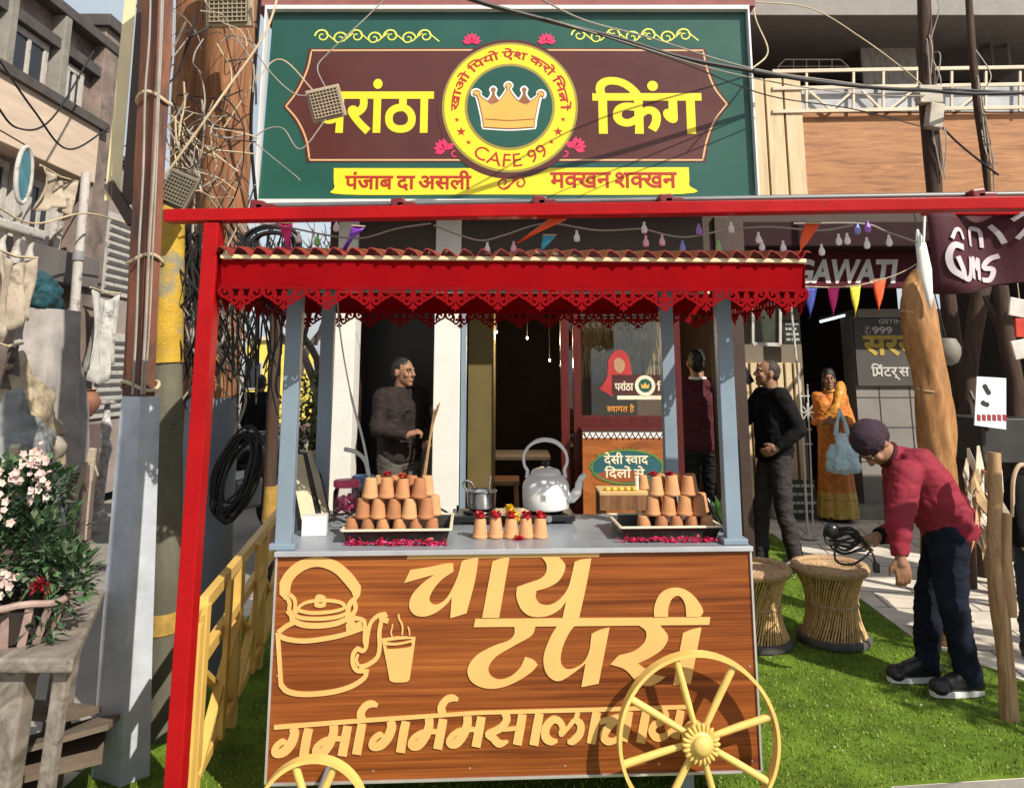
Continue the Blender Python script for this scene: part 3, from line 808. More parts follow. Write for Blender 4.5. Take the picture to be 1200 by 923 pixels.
lay('tagline', RED_INK, 4.0, lambda q: put_text(q, layout(['म',('क',0.74),'खन',' ','श',('क',0.74),'खन'],0.022), (*s1(708,422),*s1(994,388)), 0.0015, 0))
def lotus(q, c, sc, rot):
    for a, l in ((-78,0.9),(78,0.9),(-48,1.0),(48,1.0),(-22,1.08),(22,1.08),(0,1.1)):
        t = R(90-a)+rot; L = sc*l; w = sc*0.24
        tip = (c[0]+L*math.cos(t), c[1]+L*math.sin(t)*0.9)
        nx, nz = -math.sin(t)*w, math.cos(t)*w; mx, mz = (c[0]+tip[0])/2, (c[1]+tip[1])/2
        q.poly([outline([(c[0],c[1],1),(mx-nx,mz-nz),(tip[0],tip[1],1),(mx+nx,mz+nz)],4)], 0.0012+0.0002*(abs(a)%4))
def swirl(cx, cz, r, turns, a0, sgn_=1, n=22):
    return [(cx+r*(1-0.82*i/(n-1))*math.cos(a0+sgn_*turns*2*math.pi*i/(n-1)), cz+r*(1-0.82*i/(n-1))*math.sin(a0+sgn_*turns*2*math.pi*i/(n-1))) for i in range(n)]
pxm = SY*1.02/900
for x,y,r,s_ in ((243,128,62,0),(650,128,62,0),(100,710,70,0.55),(800,700,70,-0.55)): lay('lotus_motif', PINK, 3.2, lambda q: lotus(q, s8(x,y), r/4.615*pxm, s_))
lay('lotus_swirl', PINK, 3.2, lambda q: q.ribbon(swirl(*s8(150,725), 40/4.615*pxm, 1.1, 2.0, -1), 0.012, 0.0012))
lay('lotus_swirl', PINK, 3.2, lambda q: q.ribbon(swirl(*s8(750,725), 40/4.615*pxm, 1.1, 1.1, 1), 0.012, 0.0012))
def scrolls(q, row):
    for u0, u1, v in (row,):
        n = 7; w = (u1-u0)/n
        for i in range(n):
            cx = u0+w*(i+0.5); up = 1 if i%2 else -1
            c = S(cx, v+1.5*up)
            a = swirl(c[0], c[1], w*0.46*pxm, 1.35, 0 if up>0 else math.pi, up)
            q.ribbon(a, [0.014-0.006*k/21 for k in range(22)], 0.0012+0.0002*(i%2))
            c2 = S(cx+w*0.5, v); q.ribbon([S(cx+w*0.2,v+5*up),c2,S(cx+w*0.8,v-5*up)], 0.010, 0.001)
for row in ((366,508,41),(669,814,40)): lay('scroll_border', LIME, 1.2, lambda q: scrolls(q, row))
lay('tagline_swirl', RED_INK, 4.0, lambda q: [q.ribbon(swirl(*s1(600,412), 17/1.935*pxm, 1.2, 0, -1), 0.012, 0.0012), q.ribbon(swirl(*s1(637,412), 17/1.935*pxm, 1.2, math.pi, -1), 0.012, 0.0014), q.ribbon([(p.x,p.y) for p in crom([s1(600,426),s1(618,414),s1(637,398)],5)], 0.012, 0.001)])
# brackets holding the board to the wall behind
mb = MB()
for x in (-1.3,-0.4,0.5,1.4):
    mb.bar((x,0.06,0.25),(x,0.35,0.25),0.04,0.04)
    mb.bar((x,0.06,1.3),(x,0.4,1.3),0.04,0.04)
mb.build('wall_bracket', STEEL_GREY, sgn)
# ================================================================== neighbouring building on the right
YN = 9.2
nb = thing('neighbour_building', (4.6,YN,0), 'neighbouring building with warm wood cladding and dark balcony to the right of the green signboard', 'building')
nO = Vector(nb.location)
def nbuild(mb, name, m, smooth=False, parent=nb):
    mb.v = [tuple(Vector(p)-nO) for p in mb.v]
    return mb.build(name, m, parent, smooth)
STONE_GREY = mat('grey stone cladding', (0.24,0.22,0.20), 0.7, var=0.12, scale=3, bump=0.1)
m = MB(); pbox(m, 1005, 372, 1260, 640, YN, 0.3, vm=480); nbuild(m, 'stone_wall', STONE_GREY)
m = MB()
for v in (395,430,465,500,540): pbox(m, 1005, v, 1260, v+0.9, YN-0.006, 0.01, vm=480)
for u in (1032,1068,1110): pbox(m, u, 372, u+0.8, 610, YN-0.007, 0.01, vm=480)
nbuild(m, 'wall_joint', mat('dark grout', (0.08,0.075,0.07), 0.9))
m = MB(); pbox(m, 1005, 362, 1260, 372, YN-0.05, 0.35); nbuild(m, 'lintel', CONCRETE)
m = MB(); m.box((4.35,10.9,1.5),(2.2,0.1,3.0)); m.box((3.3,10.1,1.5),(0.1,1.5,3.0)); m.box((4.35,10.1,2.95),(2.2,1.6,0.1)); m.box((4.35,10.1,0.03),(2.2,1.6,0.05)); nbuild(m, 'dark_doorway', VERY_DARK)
m = MB(); pbox(m, 780, 340, 944, 620, YN-0.1, 0.3, vm=480); nbuild(m, 'side_wall', mat('dull plaster', (0.20,0.165,0.12), 0.85, var=0.15, scale=2, bump=0.2))
m = MB()
for i in range(7):
    u = 872+i*10.3; pbox(m, u, 425, u+7.2, 610, YN-0.16, 0.05, 0.004, vm=480)
nbuild(m, 'slat_panel', SLAT_BEIGE)
m = MB(); m.box((5.35,9.75,3.24),(8.1,1.1,0.62)); nbuild(m, 'floor_slab', DARK_BROWN)
m = MB(); m.box((5.6,8.72,3.07),(7.4,0.98,0.27),None,0.01); nbuild(m, 'added_shade_canopy', mat('dark maroon canopy board', (0.03,0.012,0.014), 0.8, spec=0.2))  # overhang added to keep the sun off the sign and wall below
# upper storey
m = MB(); z0, z1 = Z(236,YN), Z(132,YN)
m.box(((X(940,YN,190)+9.0)/2,YN+0.1,(z0+z1)/2),(9.0-X(940,YN,190),0.16,z1-z0)); nbuild(m, 'cladding', CLAD)
for i in range(3):
    m = MB(); u0 = 879+i*22; pbox(m, u0, 92, u0+19.5, 240, YN-0.05, 0.12, 0.006); nbuild(m, 'slat_board', SLAT_BEIGE)
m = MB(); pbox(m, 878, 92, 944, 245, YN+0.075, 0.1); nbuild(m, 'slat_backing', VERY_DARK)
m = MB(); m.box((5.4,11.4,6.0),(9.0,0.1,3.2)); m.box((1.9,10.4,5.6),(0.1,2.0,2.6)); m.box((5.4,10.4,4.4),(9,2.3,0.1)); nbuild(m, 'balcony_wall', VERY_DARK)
m = MB(); pbox(m, 878, -12, 1300, 18, YN-0.1, 2.6, 0.01, vm=10); nbuild(m, 'roof_slab', mat('grey soffit concrete', (0.30,0.28,0.26), 0.85, var=0.12, bump=0.2))
m = MB(); pbox(m, 878, -60, 1300, -12, YN, 0.3); nbuild(m, 'upper_wall', BEIGE_BAND)
m = MB(); pbox(m, 1010, 50, 1075, 100, YN+0.9, 0.05); nbuild(m, 'shutter', mat('pale shutter', (0.40,0.36,0.31), 0.6, var=0.3, scale=6, stretch=(6,1,1)))
# balcony railing
br = thing('balcony_railing', (4.6,YN-0.02,Z(132,YN)), 'pale metal balcony railing with zigzag bracing above the wood cladding', 'railing')
rO = Vector(br.location)
def rail_build(mb, name, m): mb.v = [tuple(Vector(p)-rO) for p in mb.v]; return mb.build(name, m, br)
PALE_METAL = mat('pale cream metal', (0.62,0.52,0.38), 0.5, var=0.1)
for v in (84,104,131):
    m = MB(); a, b = W(905,v,YN-0.06), W(1260,v-6,YN-0.06); m.bar(a,b,0.03,0.045); rail_build(m, 'rail', PALE_METAL)
for u in (945,1000,1035,1075,1115,1155,1195):
    m = MB(); m.bar(W(u,84,YN-0.055),W(u,131,YN-0.055),0.03,0.03); rail_build(m, 'baluster', PALE_METAL)
for u0, u1 in ((947,975),(1000,973),(1010,1034),(1070,1040),(1080,1112),(1150,1120)):
    m = MB(); m.bar(W(u0,106,YN-0.05),W(u1,130,YN-0.05),0.025,0.03); rail_build(m, 'brace', PALE_METAL)
m = MB(); m.add([W(905,104,YN+0.02),W(1260,100,YN+0.02),W(1260,131,YN+0.02),W(905,131,YN+0.02),W(905,104,YN+0.03),W(1260,100,YN+0.03),W(1260,131,YN+0.03),W(905,131,YN+0.03)], [(0,1,2,3),(7,6,5,4),(0,4,5,1),(2,6,7,3)])
rail_build(m, 'infill_sheet', mat('bluish sheet', (0.42,0.43,0.45), 0.4, var=0.15))
# things stored on the balcony
for i, (u, v0, v1, w, c) in enumerate(((1165,18,84,14,(0.22,0.17,0.13)),(1185,18,84,12,(0.30,0.23,0.16)),(1148,30,84,8,(0.26,0.25,0.23)))):
    b = thing('storage_board', W(u,84,YN+0.7), ['brown plank standing upright on the balcony, middle of three','tan plank standing upright on the balcony nearest the right edge','narrow grey plank standing upright on the balcony nearest the dark pole'][i], 'plank', group='planks on the balcony')
    mb = MB(); a = W(u-8,v0,YN+0.9)-b.location; mb.bar((0,0,0),a,0.03,w*0.0105); mb.build('board', mat('storage board %d' % i, c, 0.8), b)
# a grille in the balcony
gr = thing('window_grille', W(942,78,YN+0.5), 'thin pale window grille with clipped corners in the dark balcony', 'grille')
mb = MB(); P = [W(u,v,YN+0.5)-gr.location for u,v in ((912,83),(912,78),(920,70),(985,70),(994,78),(994,83))]
mb.tube(P,0.008,6)
for u in (930,945,960,975): mb.tube([W(u,71,YN+0.5)-gr.location,W(u,83,YN+0.5)-gr.location],0.005,5)
mb.tube([W(913,78,YN+0.5)-gr.location,W(993,78,YN+0.5)-gr.location],0.005,5)
mb.build('grille_bars', PALE_METAL, gr)

# maroon shop sign of the neighbour
YS = 8.55
ms = thing('shop_fascia_sign', (X(1040,YS,318),YS,Z(336,YS)), 'maroon neighbouring shop sign with grey italic capitals behind the pennants', 'sign')
mp_ = Plane(ms.location)
mb = MB(); a = mp_.px(905,337); b = mp_.px(1210,283); mb.box(((a[0]+b[0])/2,0.05,(a[1]+b[1])/2),(b[0]-a[0],0.1,b[1]-a[1]),None,0.006); mb.build('board', mat('maroon flex banner', (0.085,0.008,0.016), 0.6, var=0.12, spec=0.2), ms)
mb = MB(); put_text(mb, glyphs('GAWATI  A',0.045), fbox(mp_,934,305,1087,331), 0.006, 0, shear=0.22); mb.build('lettering', mat('grey white vinyl', (0.75,0.72,0.70), 0.5), ms)
mb = MB(); put_text(mb, glyphs('0 0 3 4 9 4 9',0.0), fbox(mp_,1010,286,1075,291), 0.004, 0); mb.build('small_lettering', mat('dim white vinyl', (0.34,0.22,0.22), 0.5), ms)
# stone wall lettering: a dark plate with painted words
wp = thing('wall_signplate', (X(1040,YN-0.05,420),YN-0.05,Z(470,YN)), 'dark grey wall signplate with large yellow lettering behind the rolled brown tarpaulin', 'sign')
wpl = Plane(wp.location)
mb = MB(); a = wpl.px(1006,452); b = wpl.px(1130,373); mb.box(((a[0]+b[0])/2,0.02,(a[1]+b[1])/2),(b[0]-a[0],0.03,b[1]-a[1]),None,0.003); mb.build('plate', mat('charcoal plate', (0.075,0.068,0.062), 0.6, var=0.1), wp)
mb = MB(); put_text(mb, layout(['सरस्'],0.03), fbox(wpl,1014,394,1083,424), 0.004, 0.003); mb.build('shop_lettering', mat('mustard paint', (0.48,0.34,0.05), 0.5), wp)
mb = MB(); put_text(mb, layout(['िपं',('#',[(0.62,0.26),(0.2,0.02)],0.08),'टर्','स',' ','व'],0.02), fbox(wpl,1022,426,1078,445), 0.004, 0.003); mb.build('small_lettering', mat('off white paint', (0.55,0.53,0.48), 0.5), wp)
mb = MB(); put_text(mb, glyphs('GSTIN',0.01), fbox(wpl,1030,374,1056,379), 0.004, 0.003); mb.build('small_lettering', mat('off white paint', (0.55,0.53,0.48), 0.5), wp)
mb = MB(); put_text(mb, glyphs('999',0.02), fbox(wpl,1023,383,1045,391), 0.004, 0.003); put_text(mb, glyphs('✆'), fbox(wpl,1013,382,1020,392), 0.004, 0.003); mb.build('small_lettering', mat('off white paint', (0.55,0.53,0.48), 0.5), wp)
# white window unit above the phone man
wu = thing('window_frame', W(897,404,8.6), 'white framed dark window panel hanging above the man on the phone', 'window')
wO = Vector(wu.location); q = lambda u,v: W(u,v,8.6)-wO
mb = MB()
for a, b in (((882,348),(882,403)),((914,350),(914,404)),((882,403),(914,404)),((882,348),(914,349))): mb.bar(q(*a),q(*b),0.03,0.04)
mb.build('frame', FADED_WHITE, wu)
mb = MB(); a, b = q(883,402), q(913,349); mb.box(((a.x+b.x)/2,0.03,(a.z+b.z)/2),(b.x-a.x,0.02,b.z-a.z)); mb.build('pane', mat('dark olive pane', (0.06,0.065,0.05), 0.15), wu)
mb = MB(); mb.bar((0,0.02,0.3),(0,0.6,0.3),0.03,0.03); mb.build('bracket', STEEL_GREY, wu)
# tube light in the dark doorway
tl = thing('tube_light', W(976,373,9.7), 'thin pale tube light glowing at the top of the dark doorway', 'lamp')
a = W(961,377,9.7)-tl.location; b = W(992,369,9.7)-tl.location
mb = MB(); mb.tube([a,b],0.014,8); mb.build('tube', glow('cool tube', (0.75,1.0,0.95), 2.2), tl)
mb = MB(); mb.bar(a+Vector((0,0.03,0.03)),b+Vector((0,0.03,0.03)),0.03,0.03); mb.bar(Vector((0,0.03,0.03)),Vector((0,0.03,2.9-tl.location.z)),0.012); mb.build('fitting', DARK_BROWN, tl)
# small dark notice boards
for i, (u0,v0,u1,v1,Y,t) in enumerate(((918,375,936,402,8.9,0),(926,562,955,606,8.7,1))):
    nbd = thing('notice_board', W((u0+u1)/2,v1,Y), ['small black notice board high on the wall beside the dark doorway','black notice board with pale rows leaning low beside the woman'][i], 'notice board')
    np_ = Plane(nbd.location); a = np_.px(u0,v1); b = np_.px(u1,v0)
    mb = MB(); mb.box(((a[0]+b[0])/2,0.012,(a[1]+b[1])/2),(b[0]-a[0],0.024,b[1]-a[1]),None,0.003); mb.build('board', mat('notice black', (0.02,0.022,0.02), 0.4), nbd)
    mb = MB(); n = 4
    for k in range(n):
        z = a[1]+(b[1]-a[1])*(k+0.7)/(n+0.4); x = a[0]+0.03
        while x < b[0]-0.04:
            w = rg.uniform(0.03,0.07); mb.box((min(x+w/2,b[0]-0.03),-0.002,z),(w*0.8,0.004,0.028)); x += w
    mb.build('rows', mat('notice pale', (0.40,0.40,0.36), 0.5), nbd)
# raised threshold step
sx = MB(); sx.box((X(985,8.9,600),9.15,0.045),(1.5,0.5,0.11),None,0.01)
o = sx.build('door_step', CONCRETE); tag(o, 'low concrete step in front of the dark doorway', 'step')
# slim white stand with a star beside the woman
ws = thing('white_stand', G(948,630), 'slim white metal stand with a star ornament beside the woman in orange', 'stand')
YW = ws.location.y
mb = MB(); qq = lambda u,v: W(u,v,YW)-ws.location
mb.tube([qq(927,360),qq(938,470),qq(947,632)],0.012,7); mb.tube([qq(946,450),qq(950,540),qq(953,628)],0.008,7)
mb.build('pole', FADED_WHITE, ws)
mb = MB()
for v in (464,503,520): mb.tube([qq(937+ (v-464)*0.06,v),qq(949+(v-464)*0.05,v)],0.007,6)
mb.build('rung', FADED_WHITE, ws)
mb = MB(); c0 = qq(946,483)
for k in range(4): a = math.pi*k/4; mb.bar((c0.x-0.07*math.cos(a),c0.y-0.01,c0.z-0.09*math.sin(a)),(c0.x+0.07*math.cos(a),c0.y-0.01,c0.z+0.09*math.sin(a)),0.012,0.012)
mb.build('star', FADED_WHITE, ws)
mb = MB(); mb.lathe([(0.09,0.0),(0.09,0.015),(0.03,0.03),(0.02,0.06)],14,(0,0,0)); mb.build('foot', FADED_WHITE, ws, True)

# dark poles on the right
for i, (us, ws_, Y, lab) in enumerate((([(1082,-20),(1085,60),(1088,120),(1093,190),(1096,240)],[15,17,22,20,16],6.5,'dark utility pole wrapped in wires in front of the wood cladding'),([(1134,-20),(1140,70),(1147,130),(1154,180),(1165,222)],[8,9,11,10,7],6.8,'thin crooked dark pole near the right end of the wood cladding'))):
    up = thing('utility_pole', W(*us[-1],Y), lab, 'pole')
    P = [W(u,v,Y)-up.location for u,v in us]
    if i == 0: P.append(Vector((P[-1].x+0.12,0,-up.location.z))); ws_ = ws_+[18]
    else: P[-1] = P[-1]+Vector((0,0.1,-0.2)); P.append(Vector((0.2,2.2,-0.3)))
    if i == 1: ws_ = ws_+[7]
    mb = MB(); mb.tube(P,[w*Y/1800 for w in ws_],10); mb.build('shaft', DARK_TRUNK, up, True)
    mb = MB()
    for k in range(9 if i == 0 else 5):
        t = rg.random(); j = min(int(t*3),2); a = P[j].lerp(P[j+1], t*3-j)
        b = a+Vector((rg.uniform(-0.08,0.08),rg.uniform(-0.14,-0.08),rg.uniform(-0.35,0.35)))
        c_ = a+Vector((rg.uniform(-0.05,0.05),-0.09,-0.5)); mb.tube(crom([a,b,c_],6),0.006,5)
    mb.build('wire_wrap', GREY_WIRE, up)
    if i == 0:
        mb = MB(); s0 = W(1088,112,Y-0.1)-up.location
        mb.box(s0,(0.20,0.1,0.16),None,0.01); mb.box(s0+Vector((0.02,-0.02,-0.2)),(0.12,0.1,0.22),(0,0.2,0),0.01); mb.build('junction_box', mat('dirty ivory box', (0.45,0.40,0.32), 0.6, var=0.3), up)

# ================================================================== red frame over the cart
fr = thing('red_gantry', (-1.1,2.8,-0.13), 'red steel gantry with one tall post and a long beam over the tea cart', 'gantry')
fO = Vector(fr.location)
def fbuild(mb, name, m, smooth=False, parent=fr): mb.v = [tuple(Vector(p)-fO) for p in mb.v]; return mb.build(name, m, parent, smooth)
zb = Z(248,2.8)-0.018
for x in (-1.105,3.3):
    m = MB(); m.box((x,2.8,(zb-0.029-0.13)/2),(0.056,0.064,zb-0.029+0.13),None,0.004); fbuild(m,'post',RED_STEEL)
m = MB(); m.bar((X(197,2.8,249),2.8,zb-0.002),(3.45,2.8,zb+0.071),0.07,0.046,0.004); fbuild(m,'beam',RED_STEEL)
m = MB(); m.tube([(X(300,2.82,238),2.83,zb+0.045),(3.4,2.83,zb+0.115)],0.012,10); fbuild(m,'top_pipe',mat('galvanised pipe', (0.16,0.16,0.16), 0.5, 0.5, var=0.15),True)
for u in (303,467,632,780,1145):
    m = MB(); x = X(u,2.8,240); h = zb+0.038+0.016*(x+1.1); m.box((x,2.81,h),(0.05,0.07,0.034),(0,rg.uniform(-0.2,0.2),0),0.006); m.box((x+0.03,2.80,h-0.006),(0.07,0.05,0.018),None,0.004)
    fbuild(m,'clamp',mat('dark red clamp', (0.16,0.012,0.014), 0.4))

# maroon awning banner at the far right, with white lettering
aw = thing('awning_banner', (X(1150,3.7,290),3.7,Z(345,3.7)), 'dark maroon awning banner with warped white letters hanging at the right edge', 'awning')
ap = Plane(aw.location)
m = MB(); nx, nz_ = 26, 12
a = ap.px(1090,338); b = ap.px(1290,250)
MAR = mat('maroon awning cloth', (0.055,0.005,0.012), 0.8, var=0.15, bump=0.15, bscale=60)
def banner_y(x, z): return 0.05*math.sin(x*9+z*3)+0.03*math.sin(x*17+1)
for j in range(nz_+1):
    for i in range(nx+1):
        x = a[0]+(b[0]-a[0])*i/nx; z = a[1]+(b[1]-a[1])*j/nz_+(0.035*math.sin(x*8) if j == 0 else 0)
        m.v.append((x, banner_y(x,z), z))
for j in range(nz_):
    for i in range(nx): m.f.append((j*(nx+1)+i,j*(nx+1)+i+1,(j+1)*(nx+1)+i+1,(j+1)*(nx+1)+i)); m.mi.append(0)
o = m.build('cloth', MAR, aw, True); sd = o.modifiers.new('thickness','SOLIDIFY'); sd.thickness = 0.006
m = MB()
def curl(pts, w): 
    P = [ap.px(*p) for p in pts]; P = [(p.x,p.y) for p in crom(P,6)]
    m.ribbon(P, w, 0.004, -0.006, False, lambda x,y,z: (x, y+banner_y(x,z), z))
for pts, w in (([(1122,292),(1108,290),(1102,302),(1106,318),(1118,327)],0.03),([(1112,303),(1118,318),(1120,328),(1128,326),(1134,302)],0.026),([(1136,328),(1141,302),(1146,314),(1152,302),(1150,328)],0.026),([(1178,298),(1168,302),(1160,312),(1172,314),(1168,326),(1156,327)],0.024),
    ([(1106,282),(1112,272),(1120,272),(1124,282)],0.02),([(1140,288),(1142,268),(1152,266),(1158,270),(1160,288)],0.022),([(1168,262),(1176,272),(1182,284)],0.022),([(1186,258),(1196,252),(1200,266),(1192,280)],0.02)): curl(pts, w)
m.build('lettering', mat('banner white', (0.55,0.48,0.50), 0.6), aw)
m = MB(); m.box(((b[0]-a[0])/2+a[0],0.0,b[1]+0.01),(b[0]-a[0],0.05,0.04),None,0.004); m.build('top_bar', RED_STEEL, aw)
# rolled brown tarpaulin hanging from the beam
rt = thing('rolled_tarpaulin', W(1092,548,5.0), 'long rolled brown tarpaulin standing upright behind the bending man', 'tarpaulin')
P = [W(u,v,5.0)-rt.location for u,v in ((1078,318),(1074,345),(1080,390),(1089,440),(1096,490),(1100,545),(1101,600),(1102,690))]; P.append(Vector((P[-1].x,0,-rt.location.z+0.01)))
rad = [0.03,0.085,0.10,0.098,0.103,0.098,0.088,0.08,0.085]
mb = MB(); PP = crom(P,6); RR = [q.x for q in crom([(r_,0,0) for r_ in rad],6)]
mb.tube(PP,RR,26)
o = mb.build('roll', wood_mat('brown tarpaulin cloth', [(0.20,0.09,0.03),(0.38,0.18,0.06),(0.52,0.28,0.11)], (5,5,1.4), 2.2, 0.55, 2.0, 0.3), rt, True)
for v in o.data.vertices:
    a_ = math.atan2(v.co.y, v.co.x-0.0); n_ = noise.noise(Vector((v.co.x*14,v.co.y*14,v.co.z*3.0)))
    v.co += v.normal*(0.022*n_+0.012*abs(math.sin(a_*1.5+v.co.z*5.0))+0.006*math.sin(a_*7+v.co.z*9))
mb = MB()
for k in (9,20): mb.tube([PP[k]+Vector((RR[k]*1.06*math.cos(2*math.pi*i/16),RR[k]*1.06*math.sin(2*math.pi*i/16),0.01*math.sin(i))) for i in range(17)],0.005,5)
mb.build('tie_cord', BUFF_WIRE, rt)
wc = thing('white_cloth_strip', W(1084,300,4.85), 'bright white cloth strip knotted over the rolled brown tarpaulin', 'cloth')
mb = MB(); P = [W(u,v,4.82)-wc.location for u,v in ((1078,268),(1082,285),(1087,315),(1092,345),(1094,362))]
for i,w in enumerate((0.016,0.07,0.088,0.056,0.011)):
    for sx_ in (-1,0,1): mb.v.append((P[i].x+sx_*w/2, -0.012*(1-abs(sx_)), P[i].z))
for i in range(4):
    for k in range(2): mb.f.append((i*3+k,i*3+k+1,i*3+k+4,i*3+k+3)); mb.mi.append(0)
P2 = [W(u,v,4.82)-wc.location for u,v in ((1082,284),(1088,272),(1096,264))]
o = mb.build('strip', mat('white cotton', (0.78,0.75,0.70), 0.8, var=0.05), wc, True); o.modifiers.new('t','SOLIDIFY').thickness = 0.004
mb = MB(); mb.tube(crom([P2[0],P2[0]+Vector((0.01,0.0,0.06)),P2[0]+Vector((0.03,0,0.22))],4),0.008,6); mb.build('hanging_loop', MATS['white cotton'], wc, True)

# the shady stall at the far right
sl = thing('market_stall', (3.6,6.4,0), 'dark market stall with a wooden counter in shade at the right edge', 'stall')
lO = Vector(sl.location)
def lbuild(mb, name, m, smooth=False): mb.v = [tuple(Vector(p)-lO) for p in mb.v]; return mb.build(name, m, sl, smooth)
m = MB(); m.box((X(1210,7.0,430),7.0,1.45),(X(1310,7.0,430)-X(1112,7.0,430),0.06,2.9)); lbuild(m,'back_panel',VERY_DARK)
m = MB(); pbox(m, 1150, 490, 1300, 542, 5.6, 0.5, 0.01); lbuild(m,'counter_front',mat('charcoal counter', (0.035,0.033,0.033), 0.5, var=0.2))
m = MB()
for u in (1156,1290): m.bar((X(u,5.7,560),5.7,0),(X(u,5.7,560),5.7,Z(541,5.6)),0.06,0.06)
for u in (1156,1290): m.bar((X(u,6.0,560),6.0,0),(X(u,6.0,560),6.0,Z(541,5.6)),0.06,0.06)
lbuild(m,'leg',DARK_BROWN)
m = MB(); m.box((X(1118,6,360)+2.9,6.2,2.62),(4.4,1.9,0.05),(0.06,0,0)); lbuild(m,'roof_sheet',mat('dark tin', (0.05,0.04,0.04), 0.5))  # roof out of view, stretched sideways to keep the back panel in shade
for i, (pts, ws_, Y) in enumerate((([(1150,335),(1140,400),(1134,470),(1130,540),(1128,622)],[26,22,20,22,22],6.3),([(1172,335),(1180,400),(1190,455),(1192,520),(1194,608)],[20,22,22,20,20],6.1))):
    tr = thing('tree_trunk', G(pts[-1][0],pts[-1][1]), ['crooked brown tree trunk left of the white poster in the stall','crooked brown tree trunk right of the white poster in the stall'][i], 'trunk')
    Y = (6.2,5.85)[i]; tr.location = (W(*pts[-1],Y).x,Y,0)
    mb = MB(); P = [W(u,v,Y)-tr.location for u,v in pts]; P[-1] = Vector((P[-1].x,0,-0.03))
    mb.tube(crom(P,5),[w*Y/1800*0.85 for w in [q.x for q in crom([(w_,0,0) for w_ in ws_],5)]],12); o = mb.build('trunk', DARK_TRUNK, tr, True)
    mb = MB(); mb.tube([P[1],P[1]+Vector((0.1 if i==0 else -0.1,0.05,0.35))],[0.04,0.02],8); mb.build('limb', DARK_TRUNK, tr, True)
po = thing('white_poster', W(1159,502,5.5), 'bright white poster with dark brush marks standing on the stall counter', 'poster')
pp = Plane(po.location); m = MB(); m.poly([[pp.px(1141,498),pp.px(1178,503),pp.px(1178,443),pp.px(1144,441)]],0.01); m.build('board', mat('white poster paper', (0.80,0.86,0.92), 0.5, var=0.04), po)
m = MB()
for P, w in (([(1152,450),(1155,456),(1159,462)],0.03),([(1149,470),(1153,473),(1158,474)],0.03)):
    m.ribbon([(p.x,p.y) for p in crom([pp.px(*k) for k in P],5)],[w*0.4]+[w]*9+[w*0.3],0.003,-0.011)
m.build('brush_mark', mat('ink', (0.03,0.03,0.03), 0.5), po)
m = MB()
for u in range(1144,1176,6): m.poly([[pp.px(u,492),pp.px(u+4,493),pp.px(u+4,486),pp.px(u,485)]],0.003,-0.0105)
m.build('red_row', mat('poster red', (0.35,0.04,0.05), 0.5), po)
m = MB(); m.bar((0.0,0.02,-0.02),(0.0,0.18,0.25),0.02,0.02); m.build('prop', DARK_BROWN, po)
hb = thing('round_lantern', W(1110,412,5.2), 'round grey lantern hanging beside the rolled tarpaulin', 'lantern')
mb = MB(); mb.lathe([(0.02,0.09),(0.06,0.085),(0.085,0.03),(0.082,-0.02),(0.06,-0.07),(0.02,-0.09)],18); mb.build('shade', mat('grey lantern', (0.20,0.185,0.15), 0.6), hb, True)
mb = MB(); mb.tube([(0,0,0.09),(0,0.3,1.15)],0.005,5); mb.build('cord', BLACK_RUB, hb)
rp_ = thing('packet_strip', W(1194,345,5.0), 'strip of red and white packets hanging at the right edge', 'packets')
for k in range(3):
    mb = MB(); mb.box((0.02*math.sin(k*2),0,-0.09-k*0.13),(0.15,0.02,0.12),(0.1*math.sin(k*3),0.2*math.cos(k*5),0.15*math.sin(k)),0.006); mb.build('packet', mat('red foil' if k%2 else 'white foil', (0.5,0.05,0.03) if k%2 else (0.6,0.55,0.5), 0.3), rp_)
mb = MB(); mb.tube([(0,0,0.4),(0,0,-0.55)],0.003,5); mb.build('string', BUFF_WIRE, rp_)
# bundle of cloths and dry leaves hanging above the bending man
cb = thing('dry_leaf_bundle', W(1148,540,4.2), 'bundle of dry tan leaves and rags tied to the crooked wooden post', 'leaves')
mb = MB()
for k in range(34):
    u = rg.uniform(1133,1166); v = rg.uniform(520,610); a = W(u,v,4.2+rg.uniform(-0.08,0.08))-cb.location
    L = rg.uniform(0.10,0.28); d = Vector((rg.uniform(-0.06,0.06),rg.uniform(-0.05,0.05),-L)); w = rg.uniform(0.012,0.035)
    sx_ = Vector((w,rg.uniform(-0.02,0.02),0)); mid = a+d*0.45+Vector((rg.uniform(-.02,.02),rg.uniform(-.03,.03),0))
    mb.cur = k%2; mb.add([a-sx_*0.3,a+sx_*0.3,mid+sx_,a+d,mid-sx_],[(0,1,2,4),(4,2,3)])
o = mb.build('leaf', [mat('dry leaf tan', (0.48,0.33,0.17), 0.8, var=0.25, scale=12), mat('dry leaf pale', (0.62,0.54,0.42), 0.8, var=0.25, scale=12)], cb); o.modifiers.new('t','SOLIDIFY').thickness = 0.003
mb = MB(); mb.tube(crom([W(1140,548,4.2)-cb.location,W(1152,552,4.18)-cb.location,W(1166,560,4.08)-cb.location],5),0.010,6); mb.build('tie_stick', TRUNK_WOOD, cb, True)
wpst = thing('crooked_post', G(1183,842), 'crooked bare wooden post standing on the turf at the right edge', 'post')
Y = wpst.location.y
